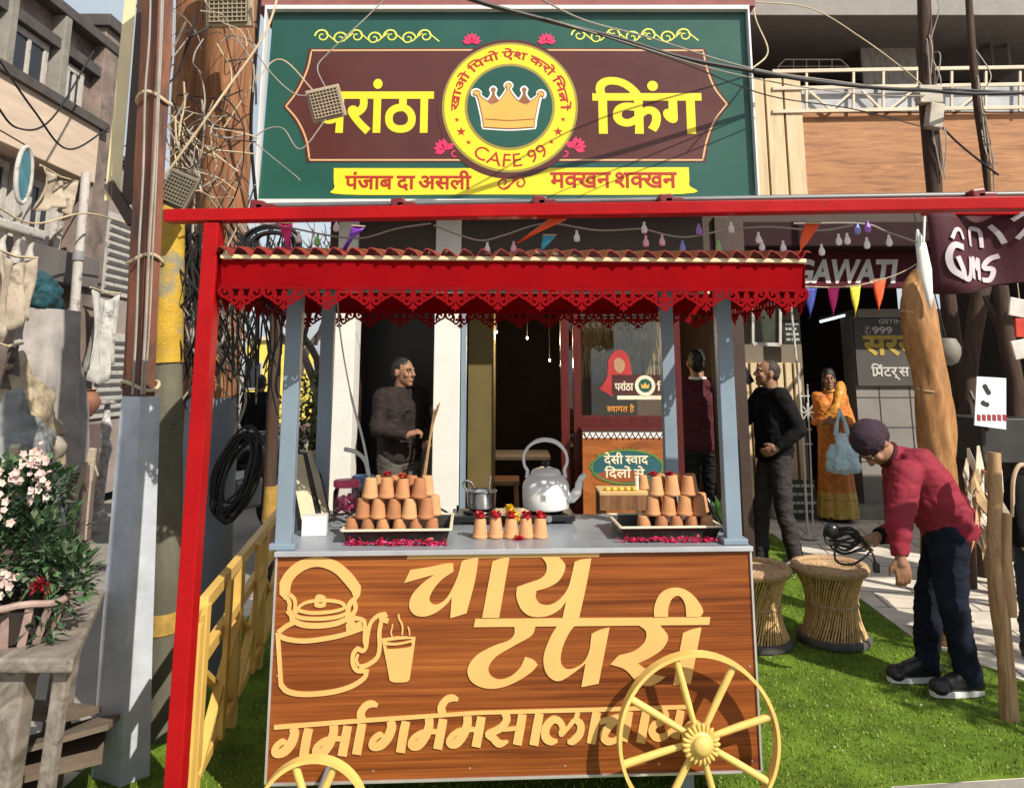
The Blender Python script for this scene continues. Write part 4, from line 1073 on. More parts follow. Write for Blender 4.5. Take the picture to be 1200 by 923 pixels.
for pts, ws_ in (([(1165,530),(1166,580),(1166,640),(1170,700),(1178,770),(1184,845)],[14,15,17,20,17,20]),([(1176,600),(1174,650),(1178,690),(1182,720)],[9,12,13,9])):
    mb = MB(); P = [W(u,v,Y)-wpst.location for u,v in pts]
    if ws_[0] == 14: P[-1] = Vector((0,0,-0.02))
    else: P = [p+Vector((0,-0.03,0)) for p in P]
    mb.tube(crom(P,6),[q.x*Y/1800 for q in crom([(w_,0,0) for w_ in ws_],6)],12); mb.build('stem', wood_mat('pale post wood', [(0.16,0.085,0.04),(0.36,0.21,0.10),(0.50,0.33,0.18)], (9,9,0.8), 3, 0.8, 1.5, 0.5), wpst, True)

# ================================================================== cream yellow railing on the left
rl = thing('cream_railing', (-1.3,3.9,0), 'cream yellow painted metal railing with crossed bracing left of the cart', 'railing')
yO = Vector(rl.location)
def ybuild(mb, name, m=CREAM_PAINT): mb.v = [tuple(Vector(p)-yO) for p in mb.v]; return mb.build(name, m, rl)
A = Vector((-1.185,3.15,0)); B = Vector((-1.50,5.25,0)); Cn = Vector((-1.135,2.87,0))
def rail_run(a, b, zt, zb_, nbay):
    for z, nm in ((zt,'top_rail'),(zt-0.20,'middle_rail'),(zb_,'bottom_rail')):
        m = MB(); m.bar(a+Vector((0,0,z)),b+Vector((0,0,z)),0.035,0.05 if nm!='bottom_rail' else 0.04); ybuild(m,nm)
    for k in range(nbay+1):
        p = a.lerp(b,k/nbay); m = MB(); m.bar(p+Vector((0.002,0,0.0)),p+Vector((0.002,0,zt)),0.045,0.045,up=(0,1,0)); ybuild(m,'upright')
    for k in range(nbay):
        p, q = a.lerp(b,k/nbay), a.lerp(b,(k+1)/nbay); o1 = Vector((0.012,0,0)); o2 = Vector((-0.014,0,0))
        for (s0,s1,o_) in ((p,q,o1),(q,p,o2)):
            m = MB(); m.bar(s0+o_+Vector((0,0,zb_+0.02)),s1+o_+Vector((0,0,zt-0.22)),0.022,0.04,up=(1,0,0)); ybuild(m,'brace')
        pm = p.lerp(q,0.5); m = MB(); m.bar(pm+Vector((0.03,0,zb_)),pm+Vector((0.03,0,zt)),0.022,0.035,up=(0,1,0)); ybuild(m,'baluster')
rail_run(A, B, 0.72, 0.10, 3)
rail_run(Cn, A-Vector((0,0.06,0)), 0.70, 0.10, 1)
# wooden post and other uprights beyond the railing
dpst = thing('dark_wooden_post', (X(318,5.6,590),5.6,0), 'dark rough wooden post with yellow band beyond the far end of the railing', 'post')
mb = MB(); P = [W(u,v,5.6)-dpst.location for u,v in ((325,340),(322,420),(319,500),(316,570))]; P.append(Vector((0,0,-0.03)))
mb.tube(crom(P,5),[0.045+0.006*noise.noise(Vector((k*0.9,0,0))) for k in range(21)],10); mb.build('stem', DARK_TRUNK, dpst, True)
mb = MB(); c0 = W(317,590,5.6)-dpst.location; mb.tube([c0+Vector((0,0,-0.12)),c0+Vector((0.004,0,0.12))],0.055,12); mb.build('band', mat('ochre wrap', (0.42,0.25,0.05), 0.7, var=0.3, scale=14), dpst, True)
# ================================================================== old building on the left (front runs away along the street)
XL = -5.0
def Lp(u, v, x=XL):
    d = sight(u, v); t = x/d.x
    return Vector((x, d.y*t, 1.6+d.z*t))
ob_ = thing('old_building', (XL,7.5,0), 'dusty old brown building with white windows and a beige band on the far left', 'building')
oO = Vector(ob_.location)
def obuild(mb, name, m, smooth=False, parent=ob_): mb.v = [tuple(Vector(p)-oO) for p in mb.v]; return mb.build(name, m, parent, smooth)
def lbox(mb, y0, y1, z0, z1, xf=XL, dep=0.2, bev=0.0):
    """box whose street face lies at x = xf"""
    return mb.box((xf-dep/2,(y0+y1)/2,(z0+z1)/2),(dep,abs(y1-y0),abs(z1-z0)),None,bev)
ye_ = 9.25
m = MB(); lbox(m, 4.0, ye_, 4.5, 5.5, XL-0.10, 3.0); obuild(m,'upper_wall',DUSTY_BROWN)
m = MB(); lbox(m, 4.0, ye_+0.02, 5.5, 5.62, XL+0.06, 3.2, 0.01); obuild(m,'parapet',mat('dark coping', (0.085,0.075,0.07), 0.9, var=0.2))
m = MB(); lbox(m, 4.0, ye_-0.35, 5.10, 5.22, XL+0.02, 0.3); lbox(m, 4.0, ye_-0.3, 4.44, 4.54, XL+0.12, 0.4); obuild(m,'ledge',mat('dark coping', (0.085,0.075,0.07)))
m = MB(); lbox(m, 4.0, ye_-0.42, 3.78, 4.44, XL+0.07, 0.4, 0.01); obuild(m,'beige_band',BEIGE_BAND)
m = MB(); lbox(m, ye_-0.42, ye_, 0.0, 5.75, XL+0.04, 0.5, 0.01); obuild(m,'corner_pier',DUSTY_BROWN)
m = MB(); lbox(m, ye_-0.48, ye_+0.06, 5.75, 5.9, XL+0.10, 0.6, 0.01); obuild(m,'pier_cap',mat('dark coping', (0.085,0.075,0.07)))
m = MB(); lbox(m, 4.0, ye_-0.42, 2.9, 3.78, XL-0.25, 2.6); obuild(m,'lower_wall',mat('pale stained plaster', (0.46,0.39,0.33), 0.9, var=0.3, scale=4, bump=0.3, stretch=(1,1,0.35), dark=(0.13,0.105,0.09), dscale=5, dthr=0.52))
m = MB(); lbox(m, 4.0, ye_-0.2, 2.55, 2.9, XL+0.10, 0.5, 0.01); obuild(m,'grey_beam',mat('grey beam concrete', (0.15,0.135,0.125), 0.9, var=0.15, scale=3))
m = MB(); lbox(m, 4.0, ye_-0.42, 0.0, 2.55, XL-0.30, 2.4); obuild(m,'ground_wall',mat('mauve brown plaster', (0.27,0.21,0.185), 0.9, var=0.35, scale=4, bump=0.3, stretch=(1,1,0.4), dark=(0.10,0.075,0.065), dscale=4, dthr=0.52))
# windows
def lwindow(y0, y1, z0, z1, xf, nm='window', dark=True, open_=False):
    m = MB(); w = 0.07
    for (a,b,c,d) in ((y0,y0+w,z0,z1),(y1-w,y1,z0,z1),(y0,y1,z0,z0+w),(y0,y1,z1-w,z1),((y0+y1)/2-0.025,(y0+y1)/2+0.025,z0,z1)):
        lbox(m,a,b,c,d,xf+rg.uniform(0.02,0.026),0.09,0.003)
    fo = obuild(m,nm,FADED_WHITE)
    m = MB(); lbox(m,y0+w*0.5,y1-w*0.5,z0+w*0.5,z1-w*0.5,xf,0.04); obuild(m,'pane',mat('dark window pane', (0.022,0.024,0.03), 0.2, var=0.2),parent=fo)
    return fo
for y0, y1 in ((5.4,6.2),(6.4,7.05),(7.25,7.9)): lwindow(y0,y1,4.56,5.09,XL-0.07)
lwindow(8.25,8.6,4.56,5.05,XL-0.07)
for y in (6.3,7.15,8.05): m = MB(); lbox(m,y-0.06,y+0.06,4.54,5.5,XL+0.05,0.18,0.01); obuild(m,'pilaster',CONCRETE)
for y0,y1,z0,z1 in ((5.6,6.3,3.0,3.7),(7.2,7.7,2.95,3.72),(8.05,8.5,2.95,3.65)): lwindow(y0,y1,z0,z1,XL-0.22)
for y in (5.2,6.6,7.05,7.85,8.6): m = MB(); lbox(m,y-0.07,y+0.07,2.9,3.78,XL-0.15,0.15,0.01); obuild(m,'post',FADED_WHITE)
for y0,y1,z0,z1 in ((8.15,8.75,1.3,2.4),(6.3,6.9,1.35,2.35)): lwindow(y0,y1,z0,z1,XL-0.27)
m = MB(); lbox(m,4.0,ye_-0.44,0.0,1.22,XL-0.10,0.3,0.01); obuild(m,'base_wall',mat('maroon brown render', (0.17,0.085,0.075), 0.9, var=0.2, scale=3, bump=0.2))
m = MB(); lbox(m, 5.2, 6.9, 2.32, 2.42, XL+0.75, 1.0, 0.02); obuild(m,'balcony_slab',BEIGE_BAND)
m = MB(); lbox(m, 5.2, 6.9, 2.78, 2.86, XL+0.75, 0.14, 0.02); obuild(m,'balcony_rail',FADED_WHITE)
for k in range(9):
    m = MB(); m.lathe([(0.04,0),(0.022,0.04),(0.042,0.12),(0.045,0.17),(0.022,0.26),(0.034,0.34),(0.04,0.37)],10,(XL+0.68,5.28+k*0.19,2.42)); obuild(m,'baluster',FADED_WHITE,True)
# next lower wing
nw = thing('low_wing', (XL-0.4,10.3,0), 'lower grey wing with louvred openings beyond the old brown building', 'building')
m = MB(); m.box((-1.2,0.75,2.2),(2.4,2.6,4.4),None,0.01); m.build('wall', mat('pinkish grey plaster', (0.34,0.28,0.25), 0.9, var=0.18, scale=3, bump=0.2), nw)
m = MB(); m.box((-1.2,0.75,4.46),(2.5,2.7,0.12),None,0.01); m.build('roof_slab', MATS['dark coping'], nw)
for z in (1.0,2.6):
    m = MB(); m.box((0.01,0.1,z+0.55),(0.05,0.8,1.1),None,0.004); f_ = m.build('window', FADED_WHITE, nw)
    m = MB()
    for k in range(9): m.box((0.045,0.1,z+0.1+k*0.11),(0.03,0.68,0.05),(0,0.5,0))
    m.build('louvre', mat('grey louvre', (0.28,0.27,0.26), 0.6), f_)
# clutter in front of the old building
def lthing(name, u, v, x, lab, cat): return thing(name, Lp(u,v,x), lab, cat)
pi_ = thing('white_drain_pipe', (XL+0.35,8.0,0), 'white vertical drain pipe in front of the old brown building', 'pipe')
mb = MB(); P = [Lp(u,v,XL+0.35)-Vector(pi_.location) for u,v in ((97,245),(92,300),(86,380),(80,450),(76,510))]; P[0].z += 0.4
P.append(Vector((P[-1].x,P[-1].y-0.02,0.0)))
mb.tube(P,0.05,12); mb.build('pipe', FADED_WHITE, pi_, True)
mb = MB()
for p in (P[1],P[2],P[3]): mb.tube([p-Vector((0,0,0.05)),p+Vector((0,0,0.05))],0.062,12)
mb.build('collar', mat('grey plastic', (0.25,0.25,0.26), 0.5), pi_, True)
mr = lthing('oval_mirror', 28, 205, XL+0.4, 'oval teal mirror with a white frame hanging on the old building', 'mirror')
mb = MB()
mb.tube([(0.0,0.11*math.cos(a),0.27*math.sin(a)) for a in [2*math.pi*i/28 for i in range(29)]],0.022,8); mb.build('frame', FADED_WHITE, mr, True)
mb = MB(); mb.ball((0,0,0),(0.012,0.11,0.27),20); mb.build('glass', mat('teal mirror', (0.06,0.20,0.24), 0.12, var=0.25), mr, True)
mb = MB(); mb.tube([(0,0,0.28),(-0.3,0,0.45)],0.008,5); mb.build('hanger', BLACK_RUB, mr)
tb = lthing('teal_cloth_bundle', 45, 343, XL+0.9, 'dark teal bundle of cloth on a draped pedestal by the old building', 'cloth bundle')
o = melted('bundle', [('e',(0,0,0),(0.17,0.2,0.19)),('e',(0.03,0.1,-0.1),(0.12,0.15,0.1)),('e',(0.02,-0.12,0.06),(0.1,0.12,0.1))], mat('teal cloth', (0.008,0.06,0.075), 0.7, var=0.4, scale=12), tb, voxel=0.02, noise_amp=0.06, noise_scale=6)
dr = lthing('draped_pedestal', 48, 445, XL+0.9, 'pedestal draped in grey white cloth under the dark teal bundle', 'pedestal')
dz = dr.location.z; th = tb.location.z-dz-0.14
mb = MB(); n = 40; prof = []
for k in range(9):
    z = th-(th+dz-0.75)*k/8
    for i in range(n):
        a = 2*math.pi*i/n; r_ = 0.24+0.16*k/8+(0.03+0.035*k/8)*math.sin(a*7+k*0.25)*min(1,k/3)+0.02*math.sin(a*3+k)
        mb.v.append((r_*math.cos(a)*0.9,r_*math.sin(a)*1.25,z))
for k in range(8):
    for i in range(n): mb.f.append((k*n+i,k*n+(i+1)%n,(k+1)*n+(i+1)%n,(k+1)*n+i)); mb.mi.append(0)
mb.f.append(tuple(range(n))); mb.mi.append(0)
mb.build('drape', mat('pale grey drape', (0.34,0.31,0.295), 0.85, var=0.25, scale=5), dr, True)
mb = MB(); mb.box((0,0,(0.75-dz)-0.35),(0.62,0.95,0.75),None,0.01); mb.build('plinth', mat('brown plinth', (0.16,0.11,0.10), 0.8, var=0.2), dr)
for i,(u,v,x,c,lab) in enumerate(((16,470,XL+1.2,(0.36,0.29,0.19),'straw coloured sack slumped at the left edge by the old building'),(12,520,XL+1.5,(0.22,0.225,0.22),'grey sack slumped below the straw coloured one at the left edge'))):
    sk = lthing('sack', u, v, x, lab, 'sack')
    zz_ = sk.location.z
    o = melted('sack_body', [('e',(0,0,-0.1),(0.28,0.3,0.34)),('e',(0.02,0.12,-0.45),(0.3,0.34,0.4)),('c',(0,0,0.15),(0.02,0,0.34),0.16,0.06),('f',(0,0,-0.3),(0,0,-zz_),0.33,0.3)], mat('sack cloth %d' % i, c, 0.9, var=0.25, scale=9), sk, voxel=0.03, noise_amp=0.09, noise_scale=4)
# driftwood like sticks and offcuts piled behind the flowers
for i,(u,v,x) in enumerate(((20,545,XL+1.7),(52,570,XL+1.5),(92,562,XL+1.3),(70,528,XL+1.3),(106,545,XL+1.2),(34,520,XL+1.6))):
    wd = lthing('wood_offcut', u, v, x, ['pale wood offcut leftmost in the pile behind the flowers','pale forked wood offcut in the middle of the pile behind the flowers','short pale wood offcut lying right of the pile behind the flowers','thin pale stick standing up behind the flowering shrub','pale grey wood offcut nearest the maroon brown wall','long pale stick leaning behind the left end of the flowers'][i], 'wood', )
    wd['group'] = 'wood offcuts behind the flowers'
    mb = MB(); a = rg.uniform(-0.9,0.9); L = 0.30 if i != 3 else 0.5
    d = Vector((0.1,math.sin(a),math.cos(a)))*L*0.5
    mb.bar(-d,d,0.06,0.05,0.01); mb.bar(d*0.3,d*0.3+Vector((0,0.12,-0.15)),0.035,0.03,0.006); mb.bar(-d*0.6,-d*0.6+Vector((0,0,-wd.location.z+d.z*0.6)),0.04,0.04,0.005)
    mb.build('offcut', mat('driftwood', (0.50,0.42,0.32), 0.85, var=0.25, scale=10, stretch=(1,1,5)), wd)
# cloths, pots and cables that clutter the old front
def cloth(u0, v0, u1, v1, x, c, lab, nm):
    a, b = Lp(u0,v0,x), Lp(u1,v1,x); t = thing('hanging_cloth', (x,(a.y+b.y)/2,max(a.z,b.z)), lab, 'cloth'); w = abs(b.y-a.y); h = abs(a.z-b.z); q = MB(); nx_, nz2 = 22, 10; ph_ = rg.uniform(0,6)
    for j in range(nz2+1):
        for i in range(nx_+1):
            f_, g_ = i/nx_, j/nz2; yy = (f_-0.5)*w*(1-0.18*math.sin(g_*2.6)); q.v.append((0.05*math.sin(f_*19+ph_+g_*2)*(0.35+g_)+0.03*math.sin(f_*7+g_*4),yy,-h*g_*(0.88+0.12*math.sin(f_*5+ph_))-0.10*h*math.sin(math.pi*f_)*(1-g_)))
    for j in range(nz2):
        for i in range(nx_): q.f.append((j*(nx_+1)+i,j*(nx_+1)+i+1,(j+1)*(nx_+1)+i+1,(j+1)*(nx_+1)+i)); q.mi.append(0)
    o = q.build('cloth', mat('clutter cloth '+nm, c, 0.9, var=0.35, scale=5, dark=[k*0.35 for k in c], dscale=5, dthr=0.55), t, True); o.modifiers.new('t','SOLIDIFY').thickness = 0.008
    q = MB(); q.tube([(0,-w/2-0.04,0.01),(0,0,-0.02),(0,w/2+0.04,0.01)],0.012,6); q.build('line', BUFF_WIRE, t)
cloth(-6,292,30,398,XL+1.0,(0.42,0.35,0.27),'creased tan cloth hanging at the left edge below the balusters','tan')
cloth(50,196,84,262,XL+0.25,(0.46,0.38,0.29),'stained cream cloth hanging between the mirror and the drain pipe','cream')
cloth(108,338,130,452,XL+0.2,(0.50,0.49,0.46),'grey white cloth hanging beside the white window near the rusty pole','grey')
cloth(-4,402,16,462,XL+1.2,(0.12,0.09,0.08),'dark brown cloth hanging at the left edge above the sacks','brown')
for i,(u,v,x,c,r_,lab) in enumerate(((74,492,XL+0.9,(0.55,0.53,0.50),0.13,'white clay pot on the plinth beside the drain pipe'),(100,470,XL+0.6,(0.23,0.10,0.06),0.14,'brown clay pot in front of the maroon brown wall'),(6,560,XL+1.9,(0.45,0.40,0.33),0.12,'pale clay pot at the left edge behind the flowers'),(60,522,XL+1.4,(0.30,0.26,0.22),0.11,'grey clay pot behind the middle of the flowers'))):
    t = thing('clay_pot', Lp(u,v,x), lab, 'pot'); q = MB(); zz_ = t.location.z
    q.lathe([(r_*0.5,-r_*1.1),(r_*0.95,-r_*0.5),(r_*1.05,0),(r_*0.8,r_*0.55),(r_*0.6,r_*0.7),(r_*0.75,r_*0.85),(r_*0.6,r_*0.8),(r_*0.5,r_*0.4)],20); q.build('pot', mat('pot clay %d' % i, c, 0.8, var=0.3, scale=7), t, True)
    q = MB(); q.box((0,0,-(zz_+r_*1.1)/2-r_*0.55),(r_*1.7,r_*1.7,zz_-r_*1.1)); q.build('stand', mat('brown plinth', (0.16,0.11,0.10), 0.8, var=0.2), t)
for k,(pts,lab) in enumerate((([(-8,118),(20,150),(60,140),(110,60)],'black cable drooping across the beige band of the old building'),([(-8,60),(40,130),(80,175),(128,150)],'black cable drooping from the windows of the old building'),([(-8,240),(40,262),(100,250),(150,262)],'buff cable sagging above the grey beam of the old building'))):
    P = [Lp(u,v,XL+0.45+0.05*k) for u,v in pts]; q = MB(); q.tube([p-P[0] for p in crom(P,8)],0.010,6); o = q.build('facade_cable', BLACK_RUB if k < 2 else BUFF_WIRE, None, True); o.location = P[0]; tag(o, lab, 'cable')
# grey textured pillar / pot stand behind the poles
vp = thing('carved_stand', Lp(122,520,XL+0.5), 'speckled white carved stand in front of the maroon brown wall', 'stand')
zz_ = vp.location.z
mb = MB(); mb.lathe([(0.10,-zz_),(0.10,-zz_+0.06),(0.05,-zz_+0.12),(0.06,-0.2),(0.09,-0.05),(0.05,0.05),(0.07,0.18),(0.04,0.28),(0.03,0.42)],16); mb.build('stem', mat('speckled white', (0.50,0.48,0.46), 0.8, var=0.5, scale=22), vp, True)
mb = MB(); mb.lathe([(0.02,0.42),(0.12,0.44),(0.13,0.47),(0.03,0.48)],16); mb.build('top', MATS['speckled white'], vp, True)

# rough wooden table bottom left
tbl = thing('wooden_table', (-1.72,2.9,-0.13), 'rough weathered grey wooden table in the bottom left corner', 'table')
tO = Vector(tbl.location); OLDWOOD = wood_mat('weathered grey wood', [(0.085,0.07,0.055),(0.20,0.17,0.14),(0.33,0.285,0.24)], (5,1.2,5), 3, 0.85, 1.2, 0.5)
ft = Z(772,2.62)
mb = MB(); cs = [(-2.6,2.62),(-1.385,2.62),(-1.70,3.42),(-3.1,3.42)]
mb.add([(x,y,ft) for x,y in cs]+[(x,y,ft-0.045) for x,y in cs],[(0,1,2,3),(7,6,5,4),(0,4,5,1),(1,5,6,2),(2,6,7,3),(3,7,4,0)])
mb.v = [tuple(Vector(p)-tO) for p in mb.v]; o = mb.build('tabletop', OLDWOOD, tbl); bv = o.modifiers.new('b','BEVEL'); bv.width = 0.012; bv.segments = 3
for x,y,w in ((-1.445,2.68,0.045),(-1.60,2.70,0.09),(-2.4,2.7,0.09),(-1.78,3.33,0.08),(-2.8,3.35,0.08)):
    mb = MB(); mb.bar((x-0.04,y,-0.13),(x,y,ft-0.046),w,w*0.9,0.008); mb.v = [tuple(Vector(p)-tO) for p in mb.v]; mb.build('leg', OLDWOOD, tbl)
mb = MB(); mb.bar((-2.5,2.70,ft-0.09),(-1.66,2.70,ft-0.09),0.03,0.07,0.006); mb.v = [tuple(Vector(p)-tO) for p in mb.v]; mb.build('apron', OLDWOOD, tbl)
gp = thing('grey_board', (-1.76,2.9,-0.13), 'blue grey board leaning under the rough wooden table', 'board')
mb = MB(); mb.bar((-0.08,0,0.0),(0.03,0.08,0.78),0.03,0.13,up=(0,1,0)); mb.build('board', mat('slate grey board', (0.10,0.115,0.125), 0.8, var=0.25), gp)
bkt = thing('black_bag', (-2.05,3.0,-0.13), 'crumpled black plastic bag in the shade under the wooden table', 'bag')
melted('bag', [('e',(0,0,0.2),(0.26,0.25,0.22)),('e',(0.1,-0.05,0.35),(0.15,0.15,0.14)),('f',(0,0,0.0),(0,0,0.15),0.25,0.25)], mat('black plastic', (0.012,0.013,0.016), 0.35), bkt, voxel=0.02, noise_amp=0.06, noise_scale=8)
cr_ = thing('cardboard_scrap', (-1.95,3.28,-0.13), 'torn tan cardboard scraps under the wooden table', 'cardboard')
mb = MB()
for k in range(7): mb.box((rg.uniform(-0.2,0.2),rg.uniform(-0.05,0.05),0.07+0.07*k),(0.42,0.3,0.02),(rg.uniform(-.3,.3),rg.uniform(-.2,.2),rg.uniform(-.5,.5)))
mb.build('scraps', mat('cardboard', (0.16,0.12,0.085), 0.9, var=0.2), cr_)
# planter with shrub
pl_ = thing('basket_planter', (-1.70,2.80,ft+0.001), 'pink grey slatted basket planter on the rough wooden table', 'planter'); pl_.scale = (0.8,0.8,0.8)
mb = MB()
n = 15
for i in range(n):
    a = 2*math.pi*i/n; mb.bar((0.15*math.cos(a),0.12*math.sin(a),0.0),(0.215*math.cos(a),0.17*math.sin(a),0.17),0.032,0.014,0.003,up=(math.cos(a),math.sin(a),0))
mb.build('slats', mat('pinkish grey wood', (0.34,0.235,0.20), 0.8, var=0.25, scale=12), pl_)
mb = MB(); mb.tube([(0.225*math.cos(a),0.18*math.sin(a),0.17+0.008*math.sin(a*5)) for a in [2*math.pi*i/30 for i in range(31)]],0.014,8); mb.build('rim', MATS['pinkish grey wood'], pl_, True)
mb = MB(); mb.lathe([(0.13,0.01),(0.18,0.15),(0.001,0.16)],18); mb.build('soil', mat('dark soil', (0.03,0.02,0.015), 0.95), pl_)
LEAFS = [mat('deep leaf', (0.028,0.070,0.028), 0.5, var=0.35, scale=20), mat('mid leaf', (0.065,0.13,0.05), 0.5, var=0.3, scale=20), mat('dull leaf', (0.12,0.16,0.09), 0.55, var=0.3, scale=20)]
def leaf(mb, c, d, L, w, up):
    """one bent leaf from c along d"""
    d = d.normalized(); s_ = d.cross(up); s_ = s_.normalized() if s_.length > 1e-3 else d.orthogonal().normalized()
    n_ = s_.cross(d); a = c; m1 = c+d*L*0.45+n_*L*0.12; tip = c+d*L
    mb.add([a, m1-s_*w, tip, m1+s_*w, c+d*L*0.5+n_*L*0.05], [(0,1,4),(1,2,4),(2,3,4),(3,0,4)])
def rdir(): 
    z = rg.uniform(-1,1); a = rg.uniform(0,6.283); r_ = math.sqrt(1-z*z); return Vector((r_*math.cos(a),r_*math.sin(a),z))
fs = thing('flowering_shrub', (-1.70,2.80,ft+0.12), 'leafy shrub with clusters of pale pink blossoms growing from the basket planter', 'shrub'); fs.scale = (1.02,1.0,1.08)
clumps = [((-0.30,0.05,0.14),0.17),((-0.10,0.0,0.13),0.17),((0.06,0.02,0.17),0.14),((-0.16,0.1,0.29),0.15),((0.0,0.06,0.33),0.11),((0.12,0.06,0.06),0.11),((-0.38,0.1,0.33),0.13)]
lf = MB()
for c, r_ in clumps:
    for k in range(360):
        d = rdir(); p = Vector(c)+d*r_*(rg.random()**0.45)
        lf.cur = rg.choice((0,0,1,1,2)); leaf(lf, p, (d+Vector((0,-0.2,0.4))+rdir()*0.6), rg.uniform(0.025,0.06), rg.uniform(0.009,0.016), Vector((0,0,1)))
lf.build('foliage', LEAFS, fs)
bm_ = MB()
def blossom(mb, c, r_, n=5):
    f = (Vector((0.35,-1,0.5))+rdir()*0.5).normalized(); s_ = f.orthogonal().normalized(); t_ = f.cross(s_)
    for k in range(n):
        a = 2*math.pi*k/n; d = s_*math.cos(a)+t_*math.sin(a); e = s_*math.cos(a+0.6)+t_*math.sin(a+0.6); g = s_*math.cos(a-0.6)+t_*math.sin(a-0.6)
        mb.add([c, c+g*r_*0.75+f*r_*0.35, c+d*r_+f*r_*0.45, c+e*r_*0.75+f*r_*0.35], [(0,1,2,3)])
for c,s_,n in (((-0.14,-0.02,0.43),0.035,34),((-0.10,-0.06,0.36),0.04,36),((-0.06,-0.08,0.29),0.035,26),((0.03,0.0,0.43),0.03,34),((0.06,-0.02,0.36),0.03,26),((-0.10,-0.15,0.19),0.05,46),((-0.05,-0.16,0.15),0.04,30),((-0.17,-0.12,0.23),0.04,24),((0.03,-0.13,0.08),0.03,22),((-0.33,-0.06,0.28),0.04,34),((-0.36,-0.08,0.2),0.035,22),((-0.28,-0.12,0.09),0.025,8),((-0.01,-0.05,0.38),0.02,10)):
    for k in range(n): bm_.cur = rg.choice((0,0,1)); blossom(bm_, Vector(c)+Vector((rg.gauss(0,s_*0.6),rg.gauss(0,s_*0.5),rg.gauss(0,s_*0.75))), rg.uniform(0.009,0.016))
bm_.build('blossoms', [mat('pale pink petal', (0.58,0.40,0.36), 0.6, var=0.12, scale=20), mat('cream petal', (0.64,0.52,0.44), 0.6, var=0.1, scale=20)], fs)
mb = MB()
for k in range(10): c,r_ = rg.choice(clumps); mb.tube(crom([(rg.uniform(-.05,.05),rg.uniform(-.04,.04),-0.05),(c[0]*0.4,c[1]*0.4,c[2]*0.5),c],4),[0.008]*4+[0.006]*4+[0.003],5)
mb.build('stems', DARK_TRUNK, fs)
rf = thing('red_flower', (-1.57,2.72,ft+0.19), 'single dark red spiky flower at the right side of the shrub', 'flower')
mb = MB()
for k in range(46):
    d = (rdir()+Vector((0.1,-0.6,0.2))).normalized(); leaf(mb, Vector((0,0,0)), d, rg.uniform(0.03,0.052), 0.006, Vector((0,0,1)))
mb.build('petals', mat('dark red petal', (0.32,0.015,0.03), 0.55, var=0.3, scale=30), rf)
mb = MB(); mb.tube(crom([(0,0.02,0),(0.0,0.05,-0.10),(-0.08,0.08,-0.24)],5),0.005,6); mb.build('stem', LEAFS[1], rf)
for k in range(14): pass
mb = MB()
for k in range(40): leaf(mb, Vector((rg.uniform(-.05,.05),rg.uniform(0,.08),rg.uniform(-.2,-.03))), rdir()+Vector((0,-0.4,0.2)), 0.06, 0.011, Vector((0,0,1)))
mb.build('leaves', LEAFS[0], rf)

# ================================================================== the utility poles on the left
def px_pole(name, pts, Y, lab, m, n=14, flat=False, cat='pole'):
    """pts: (u, v, width in pixels) top to bottom; the last point is taken down to the ground"""
    base = W(pts[-1][0],pts[-1][1],Y); t = thing(name, (base.x,Y,-0.13), lab, cat)
    return t
def shaft(t, pts, Y, nm, m, n=14, down=True, wob=0.0, square=False, smooth=True):
    P = [W(u,v,Y)-Vector(t.location) for u,v,w in pts]; r_ = [w/1800*(Y*_c+(p.z-1.73)*_s) for (u,v,w),p in zip(pts,P)]
    if down:
        d = P[-1]-P[-2]; k = -P[-1].z/d.z; P.append(P[-1]+d*k); r_.append(r_[-1]*1.02)
    mb = MB()
    if square:
        for i in range(len(P)):
            a = r_[i]
            for dx,dy in ((-a,-a*0.2),(a*0.35,-a*0.9),(a,-a*0.1),(a*0.5,a*0.8),(-a*0.6,a*0.8)): mb.v.append((P[i].x+dx,P[i].y+dy,P[i].z))
        for i in range(len(P)-1):
            for k in range(5): mb.f.append((i*5+k,i*5+(k+1)%5,(i+1)*5+(k+1)%5,(i+1)*5+k)); mb.mi.append(0)
        mb.f.append((4,3,2,1,0)); mb.mi.append(0)
        return mb.build(nm, m, t)
    PP = crom(P,8); RR = [q.x for q in crom([(x,0,0) for x in r_],8)]
    mb.tube(PP,RR,n); o = mb.build(nm, m, t, smooth)
    if wob:
        for v in o.data.vertices:
            q = noise.noise(Vector((v.co.x*16,v.co.y*16,v.co.z*1.6))); v.co += v.normal*q*wob
    return o
pA = px_pole('utility_pole',[(143,923,70)],3.45,'rusty brown utility pole with a broad blue grey painted base, leftmost of the poles',None)
shaft(pA,[(188,-60,36),(184,60,36),(174,240,35),(163,470,37)],3.45,'shaft',RUSTY_BROWN,down=False,square=True)
shaft(pA,[(167,464,44),(161,560,50),(150,760,60),(144,900,66)],3.43,'base',GREY_BASE,square=True)
q = MB()
for k,(du,r_) in enumerate(((7,0.006),(10,0.004),(-6,0.005))):
    P = [W(u+du,v,3.33)-Vector(pA.location)+Vector((rg.uniform(-.006,.006),-0.004,0)) for u,v in ((184,-60),(181,40),(178,110),(173,200),(169,290),(165,380),(161,462))]
    q.tube(crom(P,6),r_,6)
q.build('strapped_cable', GREY_WIRE, pA, True)
for v,u,w in ((118,181,20),(305,171,19.5),(452,164,20.5)):
    q = MB(); c0 = W(u,v,3.45)-Vector(pA.location); rr_ = w*3.45/900
    q.tube([c0+Vector((rr_*0.98*math.cos(a),rr_*0.92*math.sin(a),0.02*math.sin(a*2+v))) for a in [2*math.pi*i/20 for i in range(21)]],0.008,6); q.build('rope_tie', BUFF_WIRE, pA, True)
pB = px_pole('utility_pole',[(190,923,30)],3.75,'mossy concrete pole with a flaking yellow band, right of the rusty pole',None)
